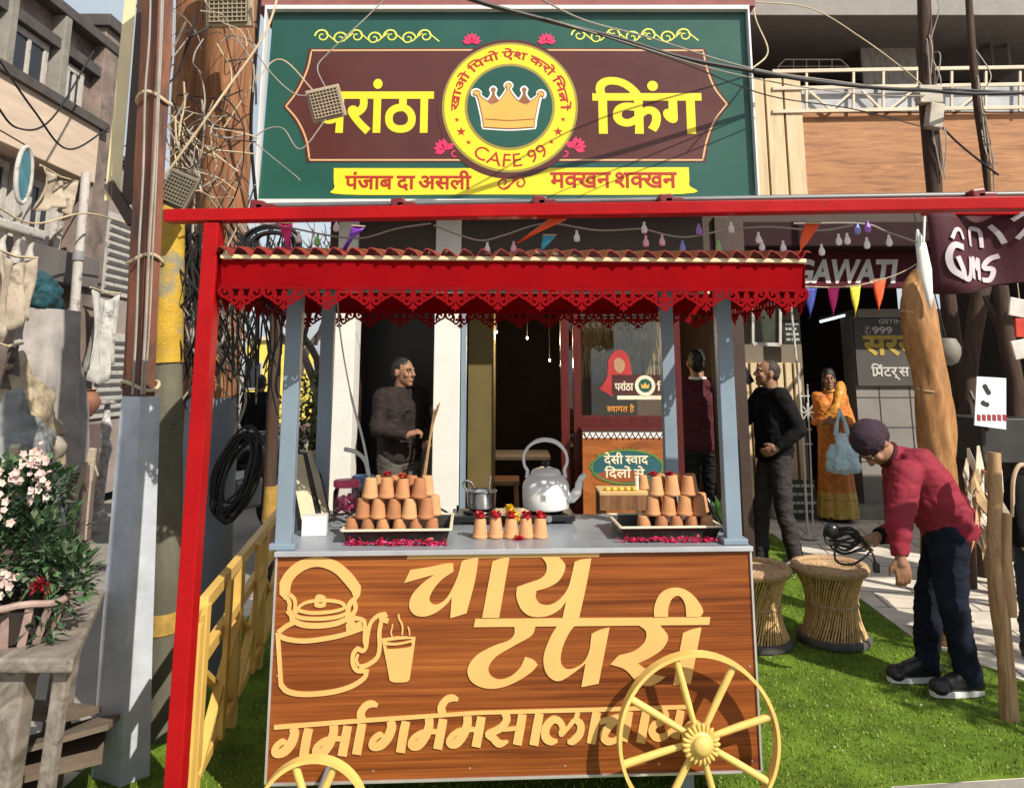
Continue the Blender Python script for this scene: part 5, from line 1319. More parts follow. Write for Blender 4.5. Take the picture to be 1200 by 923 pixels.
MOSSY = mat('mossy concrete', (0.13,0.122,0.085), 0.9, var=0.3, scale=5, bump=0.5, bscale=30, stretch=(1,1,0.4), dark=(0.10,0.10,0.065), dscale=4, dthr=0.5)
shaft(pB,[(198.5,232,31),(198,260,32),(196,430,33),(195,600,36),(192,760,36),(190,900,36)],3.75,'shaft',MOSSY,wob=0.006)
shaft(pB,[(199.5,238,33),(198,330,34),(196,425,35)],3.745,'paint_band',mat('flaking yellow paint', (0.50,0.31,0.025), 0.75, var=0.2, scale=10, bump=0.4, dark=(0.24,0.22,0.15), dscale=7, dthr=0.50),down=False,wob=0.004)
shaft(pB,[(192,716,37.6),(192,740,37.6)],3.748,'paint_patch',mat('ochre paint patch', (0.40,0.25,0.05), 0.8, var=0.3, scale=14),down=False)
pC = px_pole('utility_pole',[(238,760,50)],4.5,'broad brown tree trunk pole with a blue grey base behind the red post',None)
shaft(pC,[(276,-70,60),(271,60,58),(266,170,54),(260,300,54),(250,470,54)],4.5,'shaft',TRUNK_WOOD,22,down=False,wob=0.02)
shaft(pC,[(249,466,58),(243,600,60),(238,760,60)],4.49,'base',mat('slate grey paint', (0.15,0.17,0.20), 0.6, var=0.1, bump=0.2),22,wob=0.005)
pD = px_pole('utility_pole',[(214,760,40)],4.9,'brown tree trunk pole half hidden between the rusty pole and the broad trunk',None)
shaft(pD,[(230,-70,40),(227,60,40),(222,180,38),(216,330,38),(210,500,38),(206,700,38)],4.9,'shaft',TRUNK_WOOD,20,wob=0.018)
# cream sheet board beside the rusty pole
cbd = thing('cream_board', W(138,245,3.7), 'tall cream board edge fixed beside the rusty brown pole', 'board')
Y = 3.7; qq = lambda u,v,y=Y: W(u,v,y)-Vector(cbd.location)
mb = MB(); mb.add([qq(150,-40),qq(163,-40),qq(140,235),qq(122,235),qq(150,-40,4.3),qq(163,-40,4.3),qq(140,235,4.3),qq(122,235,4.3)],[(3,2,1,0),(4,5,6,7),(0,1,5,4),(1,2,6,5),(2,3,7,6),(3,0,4,7)])
mb.build('board', mat('cream board', (0.74,0.62,0.36), 0.6, var=0.1, scale=4), cbd)
mb = MB(); mb.add([qq(164,-40),qq(180,-40),qq(158,240),qq(142,240),qq(164,-40,3.95),qq(180,-40,3.95),qq(158,240,3.95),qq(142,240,3.95)],[(3,2,1,0),(4,5,6,7),(0,1,5,4),(1,2,6,5),(2,3,7,6),(3,0,4,7)])
mb.build('edge_frame', mat('dark brown frame', (0.07,0.045,0.03), 0.7), cbd)
mb = MB(); mb.bar(qq(128,215),qq(156,262),0.03,0.05); mb.build('brace', mat('dark brown frame', (0.07,0.045,0.03), 0.7), cbd)
# gridded junction boxes
def grid_box(u, v, Y, w, h, rot, lab, m, cat='junction box'):
    t = thing('gridded_panel', W(u,v,Y), lab, cat, rot=rot)
    mb = MB(); mb.box((0,0.02,0),(w,0.04,h),None,0.006); mb.build('case', m, t)
    mb = MB(); mb.box((0,-0.006,0),(w*0.84,0.008,h*0.84)); mb.build('mesh_backing', mat('panel shadow grey', (0.10,0.085,0.06), 0.8), t)
    mb = MB()
    for k in range(9):
        x = -w*0.4+w*0.8*k/8; mb.box((x,-0.012,0),(0.005,0.006,h*0.82))
        z = -h*0.4+h*0.8*k/8; mb.box((0,-0.0145,z),(w*0.82,0.006,0.005))
    mb.build('grid', m, t)
    return t
KH = mat('khaki enamel', (0.42,0.34,0.23), 0.6, var=0.15)
grid_box(268,6,4.0,0.26,0.24,(0.15,0,-0.05),'khaki gridded junction panel at the top of the broad trunk pole',KH)
grid_box(208,222,3.5,0.14,0.17,(0,0.4,0.2),'small dark gridded panel tilted low between the poles',mat('dark khaki', (0.16,0.135,0.09), 0.6))
gpn = grid_box(382,121,4.3,0.20,0.19,(0.2,-0.28,0.1),'small khaki junction panel hanging on wires in front of the signboard',KH)

# ================================================================== beyond the gap: yellow house, bare tree, bushes, street
yh = thing('yellow_house', (-6.2,20,-0.13), 'bright yellow house far beyond the railing', 'house')
mb = MB(); a, b = W(282,515,20), W(334,398,20); mb.box(((a.x+b.x)/2+6.2,1.5,(b.z+0.13)/2),(b.x-a.x,3,b.z+0.13),None,0.01); mb.build('wall', mat('yellow render', (0.80,0.62,0.10), 0.8, var=0.06), yh)
mb = MB(); mb.box(((a.x+b.x)/2+6.2,1.5,b.z+0.16),(b.x-a.x+0.2,3.2,0.1),None,0.01); mb.build('roof', BEIGE_BAND, yh)
mb = MB(); c0 = W(296,440,19.99)-Vector(yh.location); mb.box(c0,(0.5,0.04,0.7),None,0.01); w_ = mb.build('window', FADED_WHITE, yh)
mb = MB(); mb.box(c0+Vector((0,-0.025,0)),(0.4,0.02,0.6)); mb.build('pane', MATS['dark window pane'], w_)
bh = thing('pale_house', (-5.2,15,-0.13), 'low pale cream house in front of the yellow one', 'house')
a, b = W(268,640,15), W(350,512,15)
mb = MB(); mb.box(((a.x+b.x)/2+5.2,1.2,(b.z+0.13)/2),(b.x-a.x,2.4,b.z+0.13),None,0.01); mb.build('wall', mat('pale cream render', (0.66,0.60,0.47), 0.85, var=0.1), bh)
mb = MB(); mb.box(((a.x+b.x)/2+5.2,1.1,b.z+0.18),(b.x-a.x+0.3,2.8,0.1),None,0.01); mb.build('roof', mat('red brown tin', (0.18,0.09,0.07), 0.7), bh)
mb = MB(); c0 = W(303,540,14.99)-Vector(bh.location); mb.box(c0,(0.6,0.06,0.5),None,0.01); mb.build('window', DARK_BROWN, bh)
def bare_tree(name, loc, H, lab, seed, spread=0.9, leaves=0):
    t = thing(name, loc, lab, 'tree'); r2 = random.Random(seed)
    tk = MB(); br_ = MB()
    def grow(mb, p, d, L, r_, dep):
        q = p+d*L*0.5+Vector((r2.gauss(0,.06),r2.gauss(0,.06),0))*L; e = p+d*L
        mb.tube(crom([p,q,e],3),[r_,r_*0.94,r_*0.9,r_*0.85,r_*0.8,r_*0.75,r_*0.7],5 if dep>1 else 8)
        if dep >= 5: return
        for k in range(3 if dep < 3 else 2):
            a = Vector((r2.gauss(0,spread),r2.gauss(0,spread),r2.uniform(0.1,0.8))).normalized(); nd = (d*0.75+a*0.75).normalized()
            grow(br_, p+d*L*r2.uniform(0.55,1.0), nd, L*r2.uniform(0.6,0.8), r_*0.6, dep+1)
    grow(tk, Vector((0,0,0)), Vector((0.03,0,1)), H*0.34, H*0.022, 0)
    tk.build('trunk', mat('grey bark', (0.16,0.13,0.11), 0.9, var=0.3), t, True); br_.build('branches', mat('grey bark', (0.16,0.13,0.11)), t, True)
    return t
bare_tree('bare_tree', (W(368,500,13).x,13,-0.13), 5.6, 'leafless grey tree seen between the grey cart posts', 4)
bare_tree('bare_tree', (W(345,500,17).x,17,-0.13), 6.0, 'leafless tree farther off behind the dark wooden post', 11)
bs = thing('green_bush', (W(366,530,11.5).x,11.5,-0.13), 'yellow green leafy bush seen between the grey cart posts', 'bush')
lf = MB()
for c, r_ in (((0,0,0.55),0.6),((0.3,0.1,1.0),0.45),((-0.35,0.1,0.9),0.5),((0.05,0,1.35),0.38),((-0.6,0.2,0.5),0.45)):
    for k in range(320):
        d = rdir(); p = Vector(c)+d*r_*rg.random()**0.4; lf.cur = rg.choice((0,1,1)); leaf(lf,p,d+rdir()*0.7,rg.uniform(0.08,0.15),0.035,Vector((0,0,1)))
lf.build('crown', [mat('olive leaf', (0.07,0.10,0.025), 0.6, var=0.3, scale=9), mat('yellow green leaf', (0.18,0.19,0.05), 0.6, var=0.3, scale=9)], bs)
mb = MB(); mb.tube([(0,0,0),(0.03,0,0.7),(0.1,0,1.1)],[0.06,0.04,0.02],8); mb.build('trunk', DARK_TRUNK, bs, True)
# parked motorbike by the far end of the railing
mo = thing('parked_motorbike', (W(276,640,8.5).x,8.5,-0.13), 'dark parked motorbike beyond the railing behind the red post', 'motorbike', rz=R(65))
for s_ in (-0.62,0.62):
    mb = MB(); mb.tube([(s_+0.29*math.cos(a),0,0.31+0.29*math.sin(a)) for a in [2*math.pi*i/24 for i in range(25)]],0.05,8); w_ = mb.build('wheel', BLACK_RUB, mo, True)
    mb = MB()
    for k in range(6): a = math.pi*k/6; mb.bar((s_-0.26*math.cos(a),0,0.31-0.26*math.sin(a)),(s_+0.26*math.cos(a),0,0.31+0.26*math.sin(a)),0.014)
    mb.build('spokes', mat('dull steel', (0.35,0.35,0.36), 0.35, 0.8), w_)
melted('tank', [('e',(0.15,0,0.82),(0.27,0.15,0.14)),('e',(-0.02,0,0.78),(0.2,0.12,0.1))], mat('black gloss', (0.01,0.01,0.012), 0.15), mo, voxel=0.02)
melted('seat', [('c',(-0.15,0,0.82),(-0.65,0,0.88),0.1,0.08)], BLACK_RUB, mo, voxel=0.02)
mb = MB(); mb.box((0.02,0,0.45),(0.42,0.24,0.32),None,0.04); mb.build('engine', MATS['dull steel'], mo)
mb = MB(); mb.tube([(0.62,0,0.31),(0.38,0,0.95),(0.33,0,1.05)],0.03,8); mb.tube([(-0.62,0,0.31),(-0.1,0,0.4),(0.35,0,0.8)],0.025,8); mb.tube([(0.3,-0.34,1.08),(0.34,-0.15,1.06),(0.34,0.15,1.06),(0.3,0.34,1.08)],0.014,6); mb.build('frame', MATS['dull steel'], mo, True)
mb = MB(); mb.lathe([(0.02,0),(0.09,0.03),(0.1,0.12)],14,(0.42,0,0.92),(0,R(90),0)); mb.build('headlight', mat('lamp glass', (0.5,0.5,0.48), 0.1), mo, True)

# unseen tree added right of the camera to dapple the turf with shade
stt = thing('added_shade_tree', (4.9,1.75,-0.13), 'leafy unseen tree added right of the camera to shade the turf', 'tree')
lf = MB()
for c, r_ in (((-0.1,0.0,3.0),0.30),((0.15,0.3,3.25),0.28),((-0.35,-0.3,3.1),0.26),((0.5,0.0,3.4),0.3)):
    for k in range(75):
        d = rdir(); p = Vector(c)+d*r_*rg.random()**0.5; lf.cur = rg.choice((0,1,2)); leaf(lf,p,d+rdir()*0.7,rg.uniform(0.09,0.16),0.035,Vector((0,0,1)))
lf.build('crown', LEAFS, stt)
mb = MB(); mb.tube(crom([(0,0,0),(0.03,0.02,1.2),(0.0,0.05,2.2),(-0.1,0.1,2.9)],5),[0.10]*5+[0.085]*5+[0.07]*5+[0.05],10); mb.build('trunk', TRUNK_WOOD, stt, True)
for e in ((-0.1,0.0,3.0),(0.45,0.1,3.3),(-0.3,-0.3,3.1),(0.1,0.3,3.2)):
    mb = MB(); mb.tube(crom([(0,0.05,2.2),(e[0]*0.5,e[1]*0.5,2.7),e],4),[0.05]*4+[0.035]*4+[0.012],7); mb.build('limb', TRUNK_WOOD, stt, True)

lv = MB()
for k in range(90):
    x, y = rg.uniform(0.9,2.8), rg.uniform(3.4,7.5)
    if not in_poly(x,y,tf_edge): continue
    lv.cur = k%2; leaf(lv, Vector((x,y,0.012)), Vector((rg.uniform(-1,1),rg.uniform(-1,1),0.12)), rg.uniform(0.012,0.03), 0.007, Vector((0,0,1)))
tag(lv.build('fallen_leaves', [mat('fallen leaf', (0.30,0.20,0.07), 0.8, var=0.3), mat('paper fleck', (0.60,0.57,0.50), 0.8)]), 'scattered fallen leaves and paper flecks on the turf', 'leaves', kind='stuff')
# ================================================================== the tea cart
CRZ = 3.0
CO = Vector((0,3.1,0))
cart = thing('tea_cart', CO, 'wood panelled tea cart with big cream lettering, grey posts and a red scalloped canopy', 'cart', rz=R(CRZ))
CM = Matrix.Translation(CO) @ Matrix.Rotation(R(CRZ),4,'Z'); CI = CM.inverted()
def cl(p): return CI @ Vector(p)
PP_ = Plane(CO, CRZ); K = PP_.px
TOP = 0.932
def lam_mat():
    m = bpy.data.materials.new('walnut laminate'); m.use_nodes = True
    n = m.node_tree; p = n.nodes["Principled BSDF"]; p.inputs['Roughness'].default_value = 0.38; p.inputs['Specular IOR Level'].default_value = 0.25
    tc = n.nodes.new("ShaderNodeTexCoord")
    def strk(sc, st, d, dist):
        mp = n.nodes.new("ShaderNodeMapping"); mp.inputs['Scale'].default_value = st
        n.links.new(tc.outputs['Object'], mp.inputs[0])
        a = n.nodes.new("ShaderNodeTexNoise"); a.inputs['Scale'].default_value = sc; a.inputs['Detail'].default_value = d; a.inputs['Distortion'].default_value = dist
        a.inputs['Roughness'].default_value = 0.6
        n.links.new(mp.outputs[0], a.inputs['Vector']); return a.outputs['Fac']
    f1 = strk(2.2, (0.35,1,16), 6, 0.7); f2 = strk(6.0, (0.22,1,30), 4, 0.3); f3 = strk(1.3, (0.5,1,5), 3, 0.4)
    mx = n.nodes.new("ShaderNodeMath"); mx.operation = 'MULTIPLY_ADD'; mx.inputs[1].default_value = 0.55
    n.links.new(f1, mx.inputs[0])
    m2 = n.nodes.new("ShaderNodeMath"); m2.operation = 'MULTIPLY'; m2.inputs[1].default_value = 0.45; n.links.new(f2, m2.inputs[0]); n.links.new(m2.outputs[0], mx.inputs[2])
    m3 = n.nodes.new("ShaderNodeMath"); m3.operation = 'MULTIPLY_ADD'; m3.inputs[1].default_value = 0.35; n.links.new(f3, m3.inputs[0]); n.links.new(mx.outputs[0], m3.inputs[2])
    rp = n.nodes.new("ShaderNodeValToRGB"); e = rp.color_ramp.elements
    e[0].position = 0.47; e[0].color = (0.075,0.018,0.006,1); e[1].position = 0.86; e[1].color = (0.38,0.12,0.026,1)
    for ps, c in ((0.58,(0.15,0.038,0.009)),(0.68,(0.23,0.062,0.014)),(0.76,(0.30,0.088,0.019))):
        k = e.new(ps); k.color = (*c,1)
    n.links.new(m3.outputs[0], rp.inputs[0]); n.links.new(rp.outputs[0], p.inputs['Base Color'])
    return m
LAM = lam_mat()
CREAM = mat('cream acrylic lettering', (0.70,0.42,0.14), 0.5, var=0.08, scale=3, spec=0.3, dark=(0.58,0.33,0.10), dscale=9, dthr=0.62)
px0, px1, pz0, pz1 = -0.882, 0.922, 0.146, 0.926
mb = MB(); mb.box(((px0+px1)/2,0.008,(pz0+pz1)/2),(px1-px0,0.016,pz1-pz0),None,0.002); mb.build('front_panel', LAM, cart)
mb = MB()
for x in (px0-0.003,px1+0.003): mb.box((x,0.004,(pz0+pz1)/2),(0.008,0.024,pz1-pz0+0.004),None,0.001)
mb.box(((px0+px1)/2,0.004,pz0-0.004),(px1-px0,0.024,0.008),None,0.001)
mb.build('edge_trim', mat('aluminium edge', (0.62,0.60,0.58), 0.35, 0.6, var=0.1), cart)
mb = MB()
for x,z in [(px0+0.03+k*(px1-px0-0.06)/5, zz_) for k in range(6) for zz_ in (pz0+0.03,pz1-0.012)]+[(px1-0.02,0.5),(px0+0.02,0.5)]:
    mb.lathe([(0.004,0),(0.0035,0.0015),(0.001,0.002)],8,(x,-0.0002,z),(R(90),0,0))
mb.build('screws', mat('bright screw', (0.75,0.72,0.68), 0.3, 0.8), cart, True)
for x in (px0+0.008,px1-0.008):
    mb = MB(); mb.box((x,0.35,(pz0+pz1)/2),(0.016,0.66,pz1-pz0),None,0.002); mb.build('side_panel', LAM, cart)
mb = MB(); mb.box(((px0+px1)/2,0.69,(pz0+pz1)/2),(px1-px0-0.04,0.016,pz1-pz0)); mb.build('back_panel', LAM, cart)
COUNTER = mat('brushed grey counter', (0.27,0.30,0.34), 0.35, 0.15, var=0.12, scale=5, bump=0.04)
mb = MB(); mb.box(((px0+px1)/2,0.345,TOP-0.008),(px1-px0+0.02,0.71,0.016),None,0.003); mb.build('counter_top', COUNTER, cart)
mb = MB(); mb.box(((px0+px1)/2,-0.0145,TOP-0.007),(px1-px0+0.02,0.009,0.018),None,0.002); mb.build('counter_lip', mat('bright metal lip', (0.50,0.52,0.55), 0.3, 0.4, var=0.1), cart)
mb = MB(); mb.box(((px0+px1)/2,0.35,pz0+0.01),(px1-px0-0.04,0.64,0.02)); mb.build('floor_board', DARK_BROWN, cart)
for x in (-0.80,0.66):
    for y in (0.07,0.62):
        mb = MB(); mb.box((x,y,pz0/2),(0.05,0.05,pz0),None,0.004); mb.build('leg', STEEL_GREY, cart)
for (xx,y,w) in ((-0.872,0.05,0.062),(0.876,0.05,0.062),(-0.855,0.685,0.062),(0.80,0.685,0.062)):
    mb = MB(); mb.box((xx,y,(TOP+1.99)/2),(w,0.05,1.99-TOP),None,0.004)
    mb.box((xx,y,TOP+0.012),(w+0.035,0.08,0.022),None,0.004); mb.build('post', STEEL_GREY, cart)
mb = MB()
for y in (0.05,0.685): mb.box((0,y,2.0),(1.80,0.04,0.03),None,0.003)
for x in (-0.872,0.876): mb.bar((x,0.05,2.0),(x,0.685,2.0),0.035,0.03)
for x in (-0.86,0.86): mb.bar((x,0.05,2.0),(x*1.2,-0.24,2.0),0.025,0.02); mb.bar((x,0.68,2.0),(x*1.2,0.92,2.0),0.025,0.02)
mb.build('canopy_frame', STEEL_GREY, cart)
# canopy
cx0, cx1, cf, cb_ = -1.078, 1.102, -0.262, 0.93
rsh = MB(); nx = 330; T = 0.004
RT = mat('red corrugated roof sheet', (0.26,0.013,0.015), 0.45, var=0.2, scale=5)
ys = [cf-0.035, cf+0.12, 0.05, 0.33, 0.33, 0.6, cb_+0.03]; 
def rz_(y): return 2.032+max(0,(0.33-abs(y-0.33)))*0.0 + (0.085*(1-abs(y-0.33)/0.63))
for lay_ in (0,1):
    for y in ys:
        for i in range(nx+1):
            x = cx0-0.01+(cx1-cx0+0.02)*i/nx; t = (x/0.068)%1.0
            w = 0.014*math.sin(2*math.pi*t)+0.004*math.sin(4*math.pi*t+0.6)
            w += 0.003*noise.noise(Vector((x*3,y*2,0)))
            rsh.v.append((x,y,rz_(y)+w-T*lay_))
m_ = len(ys)
for lay_ in (0,1):
    b = lay_*m_*(nx+1)
    for j in range(m_-1):
        for i in range(nx): rsh.f.append((b+j*(nx+1)+i,b+j*(nx+1)+i+1,b+(j+1)*(nx+1)+i+1,b+(j+1)*(nx+1)+i)); rsh.mi.append(0)
for j in (0,m_-1):
    for i in range(nx): a = j*(nx+1)+i; rsh.f.append((a,a+1,a+1+m_*(nx+1),a+m_*(nx+1))); rsh.mi.append(0)
rsh.build('roof_sheet', RT, cart, True)
mb = MB(); mb.box(((cx0+cx1)/2,cf-0.004,2.011),(cx1-cx0,0.026,0.015),None,0.003); mb.box(((cx0+cx1)/2,cb_,2.011),(cx1-cx0,0.022,0.015),None,0.003)
mb.build('canopy_strip', mat('cream wooden strip', (0.74,0.58,0.34), 0.5, var=0.12, scale=8), cart)
CLOTH = mat('red canopy cloth', (0.24,0.0025,0.005), 0.85, var=0.12, scale=4, bump=0.1, bscale=120, spec=0.04)
TRIMC = mat('red cut trim', (0.22,0.0035,0.006), 0.85, var=0.1, scale=6, spec=0.06)
def band(name, a, b, wav=0.004):
    """hanging cloth band from a to b (x,y)"""
    a, b = Vector(a), Vector(b); L = (b-a).length; nrm = Vector((-(b-a).y,(b-a).x))/L; n = max(20,int(L/0.03)); q = MB()
    for s_ in (0,1):
        for j in range(5):
            for i in range(n+1):
                t = i/n; p = a.lerp(b,t); w = wav*math.sin(t*L*23+j*0.5)*(0.3+j/4)+wav*0.7*math.sin(t*L*9+1); p = p+nrm*(w+0.003*s_)
                q.v.append((p.x,p.y,2.002-0.108*j/4))
    m2 = 5*(n+1)
    for s_ in (0,1):
        for j in range(4):
            for i in range(n): q.f.append((s_*m2+j*(n+1)+i,s_*m2+j*(n+1)+i+1,s_*m2+(j+1)*(n+1)+i+1,s_*m2+(j+1)*(n+1)+i)); q.mi.append(0)
    for i in range(n): k = 4*(n+1)+i; q.f.append((k,k+1,k+1+m2,k+m2)); q.mi.append(0)
    return q.build(name, CLOTH, cart, True)
def scallops(name, a, b, count, z=1.897, dark=None):
    a, b = Vector(a), Vector(b); L = (b-a).length; d = (b-a)/L; nrm = Vector((-d.y,d.x)); q = MB(); p = L/count
    q.ribbon([(0,z+0.003),(L,z+0.003)],0.012,0.004)
    for k in range(count):
        c = p*(k+0.5); h = p/2
        def rib(pts, w, off): 
            P = [(c+x*h, z+y*0.078) for x,y in pts]; P = [(v.x,v.y) for v in crom(P,6)]
            q.ribbon(P, w, 0.003+0.0004*off, 0.0)
        for s_ in (-1,1):
            rib([(s_*x,y) for x,y in ((1.0,0.02),(0.93,-0.28),(0.70,-0.42),(0.50,-0.28),(0.56,-0.08),(0.74,-0.10),(0.73,-0.24))],0.010,1)
            rib([(s_*x,y) for x,y in ((0.50,-0.02),(0.40,-0.30),(0.44,-0.58),(0.26,-0.72),(0.12,-0.56),(0.22,-0.40),(0.30,-0.52))],0.010,2)
            rib([(s_*x,y) for x,y in ((0.98,-0.04),(0.99,-0.16),(0.93,-0.28))],0.014,3)
            rib([(s_*x,y) for x,y in ((0.70,-0.42),(0.58,-0.52),(0.44,-0.58))],0.009,3)
            q.poly([[ (c+s_*x*h,z+y*0.078) for x,y in ((0.0,-0.78),(0.16,-0.80),(0.20,-0.92),(0.06,-0.94))][::s_]],0.0036)
        q.poly([outline([(c+x*h,z+y*0.078) for x,y in ((0,-0.02),(0.14,-0.22),(0.09,-0.50),(0,-0.62),(-0.09,-0.50),(-0.14,-0.22))],4)],0.0032)
        q.poly([[(c+x*h,z+y*0.078) for x,y in ((0,-0.60),(0.10,-0.80),(0.0,-1.08),(-0.10,-0.80))]],0.0040)
    q.v = [(a.x+d.x*x-nrm.x*-y, a.y+d.y*x-nrm.y*-y, zz_) for x,y,zz_ in q.v]
    return q.build(name, TRIMC, cart)
band('front_valance',(cx0,cf),(cx1,cf)); scallops('front_trim',(cx0,cf),(cx1,cf),14)
band('rear_valance',(cx0,cb_),(cx1,cb_)); scallops('rear_trim',(cx0,cb_),(cx1,cb_),14)
for x in (cx0,cx1): band('side_valance',(x,cf),(x,cb_)); scallops('side_trim',(x,cf),(x,cb_),8)

# lettering traced as outlines on the panel
def q1(p): return K(460+p[0]/4.615, 630+p[1]/4.615)
def q2(p): return K(540+p[0]/4.0, 690+p[1]/4.0)
def shape(f, pts): return outline([f(p[:2])+((1,) if len(p)>2 else ()) for p in pts],6)
TH = 0.005
big = MB()
def put(loop, k=0): big.poly([loop], TH+0.0003*k)
put(shape(q1,[(88,72,1),(1122,56,1),(1116,100,1),(78,112,1)]),0)
put(shape(q1,[(62,242,1),(96,172,1),(200,156),(285,138),(328,136,1),(330,180,1),(268,222),(222,275),(200,325),(213,354),(245,357),(288,328),(325,268),(352,205),(370,140,1),(384,120),(465,104,1),(446,230),(400,405,1),(312,432,1),(320,318,1),(298,350),(240,398),(175,422),(118,412),(90,368),(105,308),(158,248),(226,196,1)]),1)
put(shape(q1,[(540,126,1),(585,110),(632,104,1),(576,430,1),(484,430,1)]),1)
put(shape(q1,[(800,96,1),(895,96,1),(934,150),(905,222),(848,262),(778,284,1),(774,320),(798,354),(850,360),(905,328),(948,268),(970,190),(984,128,1),(1020,116),(1074,110,1),(1048,250),(1008,432,1),(918,432,1),(938,340,1),(902,385),(835,420),(752,422),(698,386),(670,320),(672,264,1),(735,242),(800,218),(830,182),(830,136)]),1)
put(shape(q2,[(68,138,1),(1168,130,1),(1162,165,1),(60,176,1)]),0)
put(shape(q2,[(250,168,1),(250,208),(222,240),(150,266),(72,310),(32,370),(48,428),(108,460),(182,460),(262,430),(330,386),(360,352,1),(340,330),(300,316,1),(278,364),(235,405),(182,422),(142,405),(130,365),(165,314),(250,262),(330,216),(350,172,1)]),1)
put(shape(q2,[(452,168,1),(418,225),(388,310),(395,380),(428,420),(470,425),(530,388),(584,345,1),(564,456,1),(645,440,1),(696,178,1),(650,190),(612,208,1),(600,290),(570,345),(520,372),(482,366),(467,325),(480,260),(510,198),(535,168,1)]),1)
put(shape(q2,[(828,164,1),(866,195),(860,245),(812,288),(738,310,1),(700,350,1),(770,375),(830,436),(885,450),(928,430),(958,408,1),(900,394),(828,346,1),(890,316),(945,276),(970,220),(930,164,1)]),1)
put(shape(q2,[(1040,205,1),(1080,188),(1126,178,1),(1076,440,1),(994,446,1)]),1)
put(shape(q2,[(905,128,1),(906,80),(932,22),(985,-6),(1048,0),(1100,40),(1134,98),(1120,128,1),(1056,128,1),(1050,70),(1030,35),(1008,30),(985,48),(971,90),(970,128,1)]),2)
big.build('tea_lettering', CREAM, cart)
sm = MB()
def q3(p): return K(310+p[0]/4.615, 810+p[1]/4.615)
def q4(p): return K(560+p[0]/4.444, 800+p[1]/4.444)
hl = [q3((55,190)),q3((1010,118))]
P = [q3((52,179)),q3((540,142)),q4((0,143)),q4((625,126)),q4((1085,112)),q4((1085,132)),q4((625,146)),q4((0,162)),q3((540,165)),q3((52,203))]
sm.poly([P[::-1]],TH)
def st(f, *segs):
    for P_, w in segs:
        pts = [f(p) for p in P_]; n0 = len(pts)
        if n0 > 2: pts = [(v.x,v.y) for v in crom(pts,6)]
        ws = w if isinstance(w,(list,tuple)) else [w]*n0
        sc = 0.0034/ (4.615/4.615) * 0.22
        if n0 > 2: ws = [v.x for v in crom([(q,0,0) for q in ws],6)]
        sm.ribbon(pts,[q*sc for q in ws],TH+0.0003*st.k); st.k = (st.k+1)%4
st.k = 1
def ga(f,x,y,s=1.0):      # ग: bowl then stem, offset from its top left
    g_ = lambda p: f((x+p[0]*s,y+p[1]*s))
    st(g_,([(118,5),(128,35),(112,85),(75,130),(40,145),(22,135),(30,105),(62,80),(88,90)],[34,44,46,44,36,34,30,26,10]))
    st(g_,([(205,10),(192,70),(175,175)],[42,44,44]))
def ma(f,x,y,s=1.0):      # म
    g_ = lambda p: f((x+p[0]*s,y+p[1]*s))
    st(g_,([(112,0),(112,40),(92,95),(58,140),(28,150),(14,135),(30,105),(70,78),(118,72),(160,72)],[40,42,44,44,38,32,28,24,22,20]))
    st(g_,([(188,5),(176,70),(158,165)],[42,44,44]))
def aa(f,x,y,s=1.0):
    g_ = lambda p: f((x+p[0]*s,y+p[1]*s)); st(g_,([(58,5),(46,70),(28,170)],[42,44,44]))
ga(q3,35,188); ma(q3,262,180); aa(q3,470,166); ga(q3,560,150); ma(q3,778,142); ma(q3,985,130)
for x,y in ((520,140),(955,108)): st(q3,([(x+6,y+8),(x+2,y-28),(x+28,y-66),(x+62,y-76),(x+92,y-66)],[40,38,34,30,14]))
# सा ला चा य
st(q4,([(140,150),(150,185),(128,222),(90,246),(52,262),(78,282),(112,312),(158,300)],[36,38,36,34,30,34,34,10]),([(130,240),(165,236),(200,232)],[16,18,18]),([(232,160),(222,220),(204,318)],[42,44,44]))
aa(q4,262,150)
st(q4,([(415,298),(380,300),(352,275),(356,225),(390,188),(425,198),(442,232),(432,262),(460,240),(495,196),(520,190)],[12,34,42,40,34,30,32,26,18,22,20]),([(520,150),(512,185),(535,215),(528,262),(492,298),(465,302)],[24,26,36,38,34,14]))
aa(q4,560,142)
st(q4,([(632,200),(690,185),(735,175)],[26,28,30]),([(728,185),(690,215),(655,265),(672,298),(710,296),(745,262),(770,215)],[26,34,40,36,26,20,14]),([(785,145),(775,205),(755,298)],[42,44,44]))
aa(q4,818,138)
st(q4,([(960,135),(975,165),(950,198),(915,218),(905,250),(930,280),(975,272),(1015,235),(1040,190)],[34,38,36,34,36,36,28,22,14]),([(1055,140),(1045,190),(1025,285)],[40,42,42]))
sm.build('masala_lettering', CREAM, cart)
# kettle drawing
kd = MB()
def q7(p): return K(310+p[0]/5.126, 640+p[1]/5.126)
def ln(pts, w, k=0, closed=False, smooth=True):
    P = [q7(p) for p in pts]
    if smooth: P = [(v.x,v.y) for v in crom(P,6,closed)]
    kd.ribbon(P, w*0.00071, TH+0.0003*k, 0, closed)
ln([(80,515),(88,640),(100,835)],22,0); ln([(100,828),(140,868),(240,885),(400,872),(520,838),(600,785),(615,735)],24,1)
ln([(82,530),(140,555),(250,565),(400,545),(500,520),(590,488)],22,2)
ln([(82,515),(130,478),(180,452)],24,3)
ln([(190,400),(200,370),(250,335),(340,322),(440,330),(480,352),(470,372),(400,390),(290,398),(215,385),(195,375)],16,0)
ln([(180,410),(230,428),(340,432),(440,420),(495,398)],18,1); ln([(170,440),(230,468),(330,474),(430,460),(500,432)],26,2)
kd.poly([shape(q7,[(300,322,1),(312,292),(335,288),(362,298),(372,325,1),(368,358,1),(335,366),(302,358,1)]),shape(q7,[(318,318),(336,310),(354,318),(352,334),(336,340),(318,334)])],TH+0.0009)
